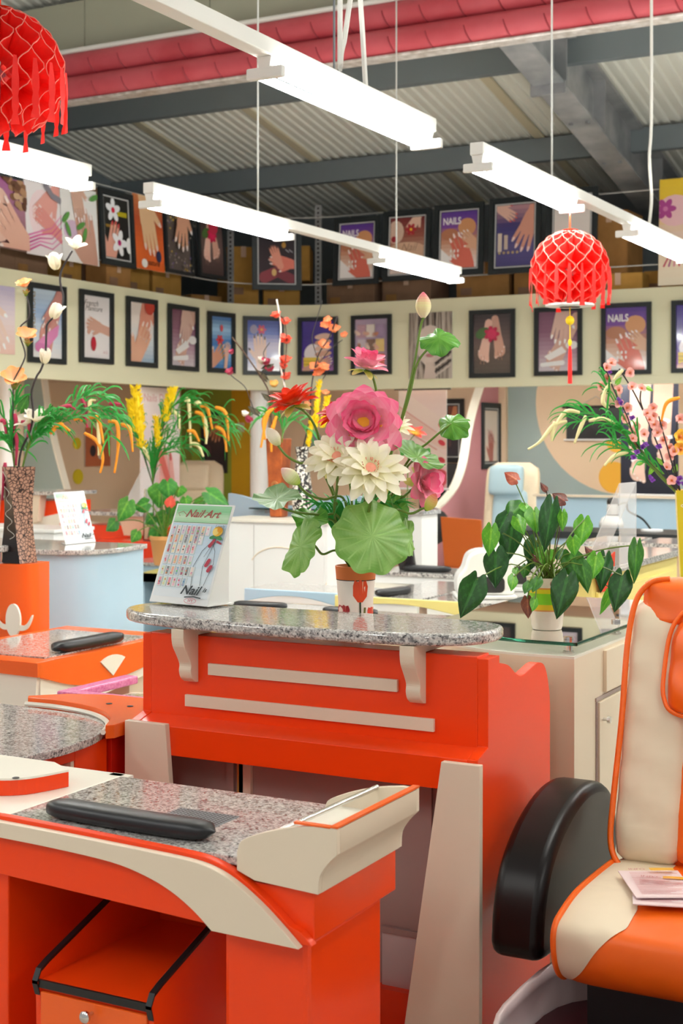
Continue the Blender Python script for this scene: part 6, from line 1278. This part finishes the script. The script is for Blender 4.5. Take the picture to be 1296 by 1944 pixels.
# ---- left: twisted brown and black vase on the orange column
ZB = 6.62
vb = atZ(35, 1060, ZB); vb.z = 1.042
bv = thing('twisted_vase', 'tall twisted vase, half black and half brown crackle, on the orange column', 'vase', tuple(vb))
mat('crackle', 'a07a68', rough=.35); N_, L_, b0 = nodes(MATS['crackle']); mp = coords(MATS['crackle'], scale=12); vo = N_.new('ShaderNodeTexVoronoi'); vo.feature = 'DISTANCE_TO_EDGE'; L_.new(mp.outputs[0], vo.inputs['Vector']); rp_ = ramp(MATS['crackle'].node_tree, [(0, '241814'), (.06, '2e1e18'), (.1, 'a8826e'), (.5, 'b8917c')]); L_.new(vo.outputs['Distance'], rp_.inputs[0]); L_.new(rp_.outputs[0], b0.inputs['Base Color'])
mat('vase_black', '1a1316', rough=.25)
HB = atZ(35, 886, ZB).z-vb.z
def tw_side(k):
    def fn(u, v):
        a0 = PI/4-.75+k*PI/2+.75*(1-v); a1 = a0+PI/2; rr = .098*(1-.30*math.sin(PI*v)*.9)*(.88+.12*v); p = Vector((math.cos(a0), math.sin(a0), 0)).lerp(Vector((math.cos(a1), math.sin(a1), 0)), u)
        return vb+Vector((p.x*rr, p.y*rr, HB*v))
    return fn
SH = TH
for k in range(4): MB().grid(tw_side(k), 6, 20).obj('side', 'crackle' if k in (0, 3) else 'vase_black', bv, smooth=3.2)
sg = []
for i in range(60):
    v = .25+.7*i/59; p = tw_side(2)(.55+.28*math.sin(i*.5)+.1*math.sin(i*.23), v); sg.append(p-FWD*.002-RIGHT*.002)
MB().tube(sg, .0009, 4).obj('scribble_line', 'cream_white', bv)
MB().lathe([(0, vb.z+.005), (.05, vb.z+.005)], vb.x, vb.y, 4).obj('base', 'vase_black', bv)
spray('arching grass spray with orange and red catkins in the twisted vase', 'grass_spray', ZB, (42, 890), [[(60, 835), (110, 790), (170, 772), (225, 790)], [(62, 830), (100, 800), (160, 790), (215, 830)], [(64, 820), (110, 775), (165, 752), (205, 752)], [(60, 840), (95, 815), (140, 790)]],
      [(((95, 824), (112, 806), (133, 818)), O_), (((98, 822), (115, 804), (128, 824)), O_), (((165, 795), (185, 793), (193, 825), (197, 843)), O_), (((205, 800), (222, 805), (224, 850), (217, 898)), O_), (((229, 805), (246, 815), (252, 858)), O_), (((160, 822), (184, 838), (195, 870), (190, 898)), O_), (((140, 797), (150, 793), (156, 800)), O_),
       (((113, 775), (130, 770), (144, 778)), R_), (((153, 755), (162, 770), (164, 790)), R_), (((207, 766), (232, 768)), R_), (((150, 795), (160, 790), (166, 812)), R_), (((170, 785), (171, 762), (182, 760)), C_), (((186, 800), (188, 840), (187, 865)), C_)], 34, 5)
spray('upright grass spray with crimson catkins at the edge of the twisted vase', 'grass_spray', ZB, (28, 890), [[(20, 840), (5, 790), (-20, 760)], [(25, 840), (20, 800), (30, 760)], [(20, 850), (-5, 830), (-30, 850)]],
      [(((27, 818), (32, 840), (30, 884)), R_), (((10, 878), (8, 900), (4, 950)), R_), (((40, 800), (55, 806), (52, 830)), R_), (((28, 785), (30, 800), (26, 815)), R_), (((0, 800), (8, 800), (12, 830)), R_)], 30, 6)
mg = thing('magnolia_branch', 'black twig with white magnolia flowers in the twisted vase', 'flower branch', tuple(atZ(36, 886, ZB)), 'artificial flower branches')
twig(mg, pts(ZB, (35, 890), (40, 856), (57, 818), (63, 785), (60, 745), (69, 716), (78, 701), (86, 674), (88, 631), (90, 615), (104, 600), (117, 584), (120, 562), (116, 546), (114, 529), (118, 510), (137, 476)), .005)
for i, (x_, y_, rr, ax, n) in enumerate(((142, 472, .07, camdir(.2, .8, .6), 4), (107, 512, .085, camdir(-.2, 1, .2), 5), (100, 605, .085, camdir(.4, 1, .2), 4), (84, 690, .075, camdir(.15, 1, .3), 5), (70, 800, .085, camdir(.2, 1, .5), 5), (55, 805, .07, camdir(-.6, .7, .5), 4))): blossom(mg, atZ(x_, y_, ZB), rr, ax, 'f8f2e6', 'f6efdc', 'ece4c4', n, None, 'mag', .34, 62 if i in (1, 2, 3) else 35, i)
ob = thing('orange_blossom_branch', 'thin dark twig with apricot flowers in the twisted vase', 'flower branch', tuple(atZ(25, 886, ZB)), 'artificial flower branches')
twig(ob, pts(ZB, (27, 890), (25, 800), (25, 737), (27, 721), (45, 685), (47, 667), (38, 638), (39, 620), (54, 605), (56, 584), (50, 560)), .0035)
for i, (x_, y_, rr, ax) in enumerate(((47, 545, .05, camdir(-.1, 1, .5)), (50, 640, .055, camdir(.1, .8, .8)), (25, 722, .075, camdir(.2, .8, .8)))): blossom(ob, atZ(x_, y_, ZB), rr, ax, 'f0a050', 'f6bc88', 'f8d8b0', 8, None, 'apr', .42, 30, i); blossom(ob, atZ(x_+2, y_+18, ZB), rr*.7, camdir(.1, 1, .4), 'b05a3a', '8a9a3a', '6a8a2a', 6, None, 'aprs', .22, 50, i)
for x_, y_, s_ in ((90, 790, 1), (40, 840, -1), (45, 770, 1)): heart(ob, atZ(x_-6*s_, y_+8, ZB), atZ(x_+10*s_, y_-22, ZB), .045, camdir(.2, .3, 1), MDG)
# ---- glass vase with yellow plumes on the stepped desk
ZC = 10.75
gv = atZ(291, 1020, ZC); gv.z = .862
gl = thing('glass_vase', 'clear glass cylinder vase on the stepped red-orange desk', 'vase', tuple(gv)); MB().lathe([(0, .863), (.075, .863), (.08, .87), (.07, 1.25), (.066, 1.25), (.075, .875), (0, .872)], gv.x, gv.y, 24).obj('wall', 'glass', gl, smooth=.8)
pt_ = spray('grass spray with cream and orange catkins in the glass vase', 'grass_spray', ZC, (291, 985), [[(291, 900), (297, 840), (330, 780), (400, 775), (432, 815)], [(291, 900), (305, 850), (360, 800), (420, 830)], [(290, 900), (300, 830), (330, 770), (375, 765)], [(292, 900), (310, 860), (360, 845)], [(288, 900), (272, 850), (240, 800), (225, 800)]],
      [(((380, 772), (393, 774), (403, 815)), O_), (((408, 773), (428, 785), (434, 838)), O_), (((370, 782), (385, 790), (390, 830)), O_), (((408, 810), (424, 820), (430, 858)), O_), (((355, 818), (368, 820), (378, 838)), O_), (((350, 762), (358, 764), (362, 850)), C_), (((326, 778), (338, 790), (341, 815)), C_), (((368, 768), (378, 764), (383, 772)), C_), (((362, 842), (376, 846), (386, 867)), C_), (((388, 790), (392, 820), (391, 843)), C_), (((270, 846), (280, 865), (288, 880)), C_)], 40, 8, 52)
def plume(t, z, a, b_, wpx):
    P = [atZ(*a, z).lerp(atZ(*b_, z), i/9) for i in range(10)]; w_ = wpx/FPX*z; r_ = random.Random(int(a[0])); m_ = MB(); m_.tube(P, [w_*.45*(math.sin(PI*min(.97, i/9*.85+.12)))**.6 for i in range(10)], 8)
    for i in range(150):
        k = r_.random(); p = P[0].lerp(P[-1], k); ph = r_.uniform(0, 6.3); d = (RIGHT*math.cos(ph)-FWD*math.sin(ph)); m_.tube([p+d*w_*.35, p+d*w_*.75+UP*w_*.4], [w_*.16, w_*.05], 4)
    tag(m_.obj('plume', 'plume', t), kind='stuff')
ypl = thing('plume_stems', 'bright yellow feathery plumes standing in the glass vase', 'dried flowers', tuple(atZ(291, 985, ZC)))
for a, b_, w_ in (((270, 850), (257, 733), 15), ((258, 820), (248, 760), 14), ((312, 800), (328, 738), 14), ((302, 850), (297, 790), 11)): plume(ypl, ZC, a, b_, w_); MB().tube(pts(ZC, (291, 990), (290, 920), a), .004, 5).obj('stalk', 'stem_dark', ypl)
# ---- leafy pot on the blue table
ZP = 9.75
lp_ = thing('potted_anthurium', 'green heart-leaved plant with a red flower in a tan pot behind the sample board', 'potted plant', tuple(atZ(312, 1065, ZP))); pb = atZ(312, 1065, ZP)
mat('tan_pot', 'd89a5a', rough=.6); MB().lathe([(0, .762), (.07, .762), (.095, .93), (.10, .935), (.10, .96), (.085, .96)], pb.x, pb.y, 20).obj('pot', 'tan_pot', lp_, smooth=.7); MB().lathe([(0, .945), (.09, .945)], pb.x, pb.y, 14).obj('soil', 'branch_brown', lp_)
for i, (a, b_, w_) in enumerate((((243, 952), (222, 990), 42), ((280, 955), (252, 965), 30), ((305, 925), (300, 965), 46), ((318, 915), (322, 950), 34), ((340, 925), (338, 945), 30), ((218, 990), (200, 1008), 30), ((260, 1010), (248, 1030), 24), ((300, 1005), (293, 1045), 32), ((315, 975), (305, 1005), 34), ((395, 935), (437, 960), 36), ((385, 950), (360, 962), 22), ((290, 980), (275, 995), 26), ((352, 945), (356, 965), 22), ((330, 955), (322, 985), 30))):
    z_ = ZP+(i % 3-1)*.08; heart(lp_, atZ(*a, z_), atZ(*b_, z_), w_/FPX*z_, camdir((i % 5-2)*.2, .5, 1), (('8cc84c', '3f8a2c'), ('6ab040', '2f7a2c'))[i % 2]); s0 = Vector((pb.x, pb.y, .945)); q = atZ(*a, z_); MB().tube(bez([s0, s0.lerp(q, .5)+UP*.06, q], 5), .004, 5).obj('leaf_stalk', 'stem', lp_)
heart(lp_, atZ(322, 960, ZP-.1), atZ(326, 940, ZP-.1), .07, camdir(.3, .2, 1), ('e86a50', 'd84a38'), name='red_spathe')
# ---- vases on the white reception
ZD = 9.42
m1 = atZ(573, 975, ZD); m1.z = 1.102
mv = thing('mosaic_vase', 'slim black vase with white mosaic chips on the white reception', 'vase', tuple(m1)); hh = atZ(573, 848, ZD).z-m1.z
mat('mosaic', '1c1a1a', rough=.3); N_, L_, b0 = nodes(MATS['mosaic']); mp = coords(MATS['mosaic'], scale=16); vo = N_.new('ShaderNodeTexVoronoi'); vo.feature = 'F1'; L_.new(mp.outputs[0], vo.inputs['Vector']); sc_ = N_.new('ShaderNodeSeparateColor'); L_.new(vo.outputs['Color'], sc_.inputs[0]); rp_ = ramp(MATS['mosaic'].node_tree, [(0, '1a1718'), (.45, '3a302c'), (.62, 'd8d2c6'), (.85, 'f0ece2')], 'CONSTANT'); L_.new(sc_.outputs[0], rp_.inputs[0]); L_.new(rp_.outputs[0], b0.inputs['Base Color'])
MB().lathe([(0, m1.z), (.05, m1.z), (.066, m1.z+hh*.2), (.07, m1.z+hh*.35), (.052, m1.z+hh*.65), (.036, m1.z+hh*.85), (.046, m1.z+hh), (.04, m1.z+hh)], m1.x, m1.y, 24).obj('body', 'mosaic', mv, smooth=.9)
m2 = atZ(529, 975, ZD+.1); m2.z = 1.102; mat('vase_rust', 'a8501c', rough=.45); noisy(MATS['vase_rust'], '8a3c14', 'b85c24', 14, 4)
bv2 = thing('rust_vase', 'tapered square rust-brown vase on the white reception', 'vase', tuple(m2)); h2 = atZ(529, 832, ZD).z-m2.z
MB().hexa([m2+Vector(p) for p in ((-.045, -.045, 0), (.045, -.045, 0), (.045, .045, 0), (-.045, .045, 0))], [m2+Vector((a, b_, h2)) for a, b_ in ((-.065, -.065), (.065, -.065), (.065, .065), (-.065, .065))]).obj('body', 'vase_rust', bv2, bevel=.008)
MB().tube([m2+Vector((.03*math.cos(i*.5)*(1-i/40), -.055, h2*.4+.03*math.sin(i*.5)*(1-i/40))) for i in range(28)], .002, 4).obj('swirl_line', 'tan_pot', bv2)
c1_ = thing('orange_blossom_branch', 'dark twig with salmon orange blossoms in the mosaic vase', 'flower branch', tuple(atZ(573, 850, ZD)), 'artificial flower branches')
twig(c1_, pts(ZD, (573, 860), (588, 790), (590, 745), (596, 705), (606, 670), (625, 640), (640, 600)), .005); twig(c1_, pts(ZD, (590, 745), (612, 720), (625, 700), (632, 690)), .003); twig(c1_, pts(ZD, (606, 690), (596, 660), (592, 640), (600, 610), (612, 570)), .003); twig(c1_, pts(ZD, (598, 700), (625, 665), (650, 645)), .003)
for i, (x_, y_, rr) in enumerate(((620, 622, .055), (635, 630, .06), (612, 660, .06), (654, 640, .04), (600, 700, .06), (614, 702, .055), (606, 712, .05), (618, 748, .035), (582, 770, .035), (622, 610, .04))): blossom(c1_, atZ(x_, y_, ZD), rr, camdir(.2*(i % 3-1), .8, .7), 'f07a40', 'f49a6a', 'f8c890', 5, None, 'sal', .45, 35, i)
for a, b_, w_ in (((598, 812), (606, 722), 9), ((612, 812), (622, 752), 9), ((584, 850), (592, 790), 8)): plume(c1_, ZD, a, b_, w_)
c2_ = thing('dark_red_branch', 'bent dark branch with crimson flowers and coral petals in the rust vase', 'flower branch', tuple(atZ(529, 835, ZD)), 'artificial flower branches')
twig(c2_, pts(ZD, (529, 850), (515, 800), (512, 750), (495, 715), (478, 690), (460, 665), (440, 640)), .006, 'branch_brown'); twig(c2_, pts(ZD, (515, 790), (490, 790), (475, 760), (465, 735), (445, 718), (438, 712)), .003); twig(c2_, pts(ZD, (525, 800), (538, 740), (540, 700), (544, 650), (540, 610), (532, 600)), .004, 'branch_brown'); twig(c2_, pts(ZD, (495, 715), (505, 690), (500, 670), (512, 650)), .003)
mat('white_twig', 'efe6da', rough=.6); twig(c2_, pts(ZD, (548, 760), (536, 715), (530, 670), (533, 620), (525, 568)), .006, 'white_twig')
for i, (x_, y_, rr, k) in enumerate(((438, 711, .05, 0), (505, 693, .055, 0), (470, 802, .05, 0), (440, 672, .035, 0), (512, 705, .05, 0), (495, 690, .05, 1), (526, 603, .05, 2), (542, 616, .055, 2), (536, 645, .05, 2), (546, 652, .055, 2), (541, 690, .06, 2), (536, 700, .045, 2), (546, 720, .055, 2), (520, 735, .05, 3), (463, 790, .04, 1))):
    cs = (('a01a40', 'b83a58', 'd88a90'), ('f4ece0', 'f2e6d8', 'e0d8b0'), ('e8503a', 'ee6a50', 'f4a080'), ('e8a040', 'e8b860', 'd8c070'))[k]; blossom(c2_, atZ(x_, y_, ZD), rr, camdir(.3*(i % 3-1), .9, .5), *cs, 5, None, 'drb%d' % k, .45, 45, i)
for i, (a, b_) in enumerate((((515, 760), (495, 745)), ((505, 720), (485, 700)), ((500, 700), (520, 690)), ((490, 785), (470, 770)))): heart(c2_, atZ(*a, ZD), atZ(*b_, ZD), .04, camdir(0, .5, 1), ('6a5a34', '3a3420'))
spray('small grass spray with orange catkins leaning from the rust vase', 'grass_spray', ZD, (535, 840), [[(535, 810), (520, 785), (500, 790)], [(540, 810), (560, 790), (575, 810)]], [(((520, 775), (507, 790), (495, 850)), O_), (((525, 790), (516, 820), (515, 858)), O_), (((512, 778), (500, 800), (503, 835)), O_)], 16, 12, 50)
# ---- right: square yellow vase with pink blossom
ZE = depth((-1.47, 5.92))
ye = thing('yellow_vase', 'tall square yellow vase with white scribble lines behind the orange chair', 'vase', (-1.47, 5.92, 1.001)); vq = Vector((-1.47, 5.92, 1.001)); hy = atZ(1300, 930, ZE).z-1.001
mat('vase_yellow', 'd8c02e', rough=.25); mat('crackle_yellow', 'e8d060', rough=.3)
N_, L_, b0 = nodes(MATS['crackle_yellow']); mp = coords(MATS['crackle_yellow'], scale=12); vo = N_.new('ShaderNodeTexVoronoi'); vo.feature = 'DISTANCE_TO_EDGE'; L_.new(mp.outputs[0], vo.inputs['Vector']); rp_ = ramp(MATS['crackle_yellow'].node_tree, [(0, 'f4e8a8'), (.07, 'f4e8a8'), (.1, 'd8b42e'), (.5, 'e0c040')]); L_.new(vo.outputs['Distance'], rp_.inputs[0]); L_.new(rp_.outputs[0], b0.inputs['Base Color'])
def ysq(r): return [(r*math.cos(TH*.6+PI/4+k*PI/2), r*math.sin(TH*.6+PI/4+k*PI/2)) for k in range(4)]
for k in range(4):
    def fn(u, v, k=k):
        r0 = .098+.03*v; a = Vector((*ysq(r0)[k], 0)); b_ = Vector((*ysq(r0)[(k+1) % 4], 0)); p = a.lerp(b_, u); return vq+Vector((p.x, p.y, hy*v))
    MB().grid(fn, 4, 10).obj('side', 'vase_yellow' if k == 2 else 'crackle_yellow', ye)
    if k == 2: MB().tube([fn(.5+.34*math.sin(i*.3)+.06*math.sin(i*.11), .12+.8*i/110)+Vector((-.001, -.003, 0)) for i in range(111)], .0011, 4).obj('scribble_line', 'cream_white', ye)
MB().prism([(vq.x+a, vq.y+b_) for a, b_ in ysq(.097)], 1.0012, 1.01, 'z').obj('base', 'vase_yellow', ye); MB().prism([(vq.x+a, vq.y+b_) for a, b_ in ysq(.12)], vq.z+hy-.03, vq.z+hy-.02, 'z').obj('mouth', 'terracotta', ye)
pbr = thing('pink_blossom_branch', 'spray of pale pink plum blossoms with purple buds in the yellow vase', 'flower branch', tuple(atZ(1285, 935, ZE)), 'artificial flower branches')
BR = [((1290, 940), (1265, 895), (1250, 850), (1225, 790), (1200, 740), (1175, 700)), ((1285, 935), (1255, 900), (1225, 870), (1205, 835), (1190, 790), (1165, 740), (1150, 700)), ((1292, 940), (1275, 880), (1258, 820), (1250, 790)), ((1290, 930), (1280, 870), (1285, 800)), ((1225, 790), (1215, 760), (1217, 738)), ((1250, 850), (1235, 810), (1230, 790))]
for B in BR: twig(pbr, pts(ZE, *B), .0032, 'branch')
PF = [(1160, 690), (1150, 699), (1196, 708), (1152, 718), (1139, 733), (1175, 741), (1199, 735), (1217, 738), (1175, 766), (1190, 774), (1184, 795), (1240, 775), (1228, 785), (1232, 797), (1242, 806), (1256, 807), (1206, 810), (1203, 820), (1222, 825), (1200, 833), (1248, 822), (1205, 845), (1269, 850), (1272, 866), (1278, 858), (1264, 888), (1275, 913), (1290, 795), (1258, 835), (1240, 790)]
for i, (x_, y_) in enumerate(PF): blossom(pbr, atZ(x_, y_, ZE-.05+.02*(i % 6)), .024, camdir(.5*math.sin(i*2.1), .3+.4*math.cos(i), 1), 'f6b0a8', 'f4c0b4', 'ee8a7a', 5, 'terracotta', 'plum', .55, 22, i)
for i, (x_, y_) in enumerate(((1153, 702), (1155, 708), (1172, 760), (1178, 768), (1200, 795), (1203, 870), (1220, 850), (1225, 845), (1232, 908), (1236, 912), (1250, 850), (1210, 860), (1290, 910), (1296, 920), (1285, 918))): blossom(pbr, atZ(x_, y_, ZE-.02), .017, camdir(.4*math.sin(i), .6, .8), '8a4ab0', '7a3aa0', '5a2a80', 4, None, 'purp', .45, 30, i)
for i, (a, b_) in enumerate((((1228, 735), (1240, 742)), ((1245, 890), (1262, 900)), ((1240, 885), (1230, 905)), ((1210, 880), (1225, 875)), ((1280, 895), (1285, 880)), ((1200, 845), (1190, 832)), ((1170, 728), (1180, 715)), ((1258, 880), (1245, 868)))): heart(pbr, atZ(*a, ZE), atZ(*b_, ZE), .02, camdir(0, .4, 1), ('a0d050', '6aa82c'))
for i, (x_, y_) in enumerate(((1290, 830), (1291, 853))): blossom(pbr, atZ(x_, y_, ZE-.04), .035, camdir(.2, .3, 1), 'f0b020', 'f4c040', 'e07020', 5, 'terracotta', 'pans', .55, 15, i)
spray('arching grass spray with cream catkins in the yellow vase', 'grass_spray', ZE, (1283, 935), [[(1255, 905), (1210, 850), (1160, 805), (1105, 780)], [(1250, 900), (1200, 860), (1160, 845)], [(1240, 890), (1200, 820), (1165, 760), (1150, 730)], [(1205, 845), (1150, 800), (1095, 800)]],
      [(((1100, 783), (1075, 781), (1055, 808), (1047, 836)), C_), (((1076, 800), (1050, 808), (1025, 838), (1002, 853)), C_), (((1112, 789), (1100, 815), (1090, 842)), C_), (((1117, 799), (1145, 795), (1172, 806)), C_), (((1192, 858), (1165, 866), (1147, 884)), C_), (((1155, 775), (1144, 762), (1150, 738), (1160, 726)), C_), (((1182, 702), (1172, 712), (1164, 722)), C_), (((1290, 755), (1265, 765), (1255, 800)), O_), (((1052, 800), (1048, 825), (1047, 838)), C_)], 20, 15, 62, wd=.0036)
# small lotus pot glimpsed behind the bouquet
sl = thing('small_lotus_spray', 'small red and yellow lily with a round leaf behind the right-hand leaf', 'flower', tuple(atZ(775, 1082, 9.4)))
blossom(sl, atZ(786, 824, 9.4), .085, camdir(.1, 1, .5), 'e02a5a', 'ee7a50', 'f4d43a', 10, None, 'rlily', .25, 15, 1); blossom(sl, atZ(765, 845, 9.4), .055, camdir(-.3, 1, .5), 'f2a0b8', 'f4d0c8', 'f0e0a0', 8, None, 'rl2', .3, 30, 2); twig(sl, pts(9.4, (786, 826), (775, 860), (772, 1040)), .004, 'stem'); sq_ = atZ(772, 1060, 9.4); MB().lathe([(0, .761), (.05, .761), (.06, .80), (.04, .93), (.045, .95)], sq_.x, sq_.y, 18).obj('pot', 'vase_black', sl, smooth=.8)
MB().grid(lambda u, v: atZ(788, 858, 9.35)+RIGHT*(.10*v*math.cos(2*PI*u))+(UP*.6-FWD*.8)*(.07*v*math.sin(2*PI*u))+UP*.012*v*math.sin(10*PI*u), 40, 5, lin('4a9a3c')).obj('round_leaf', 'leafcol', sl, smooth=3.2)
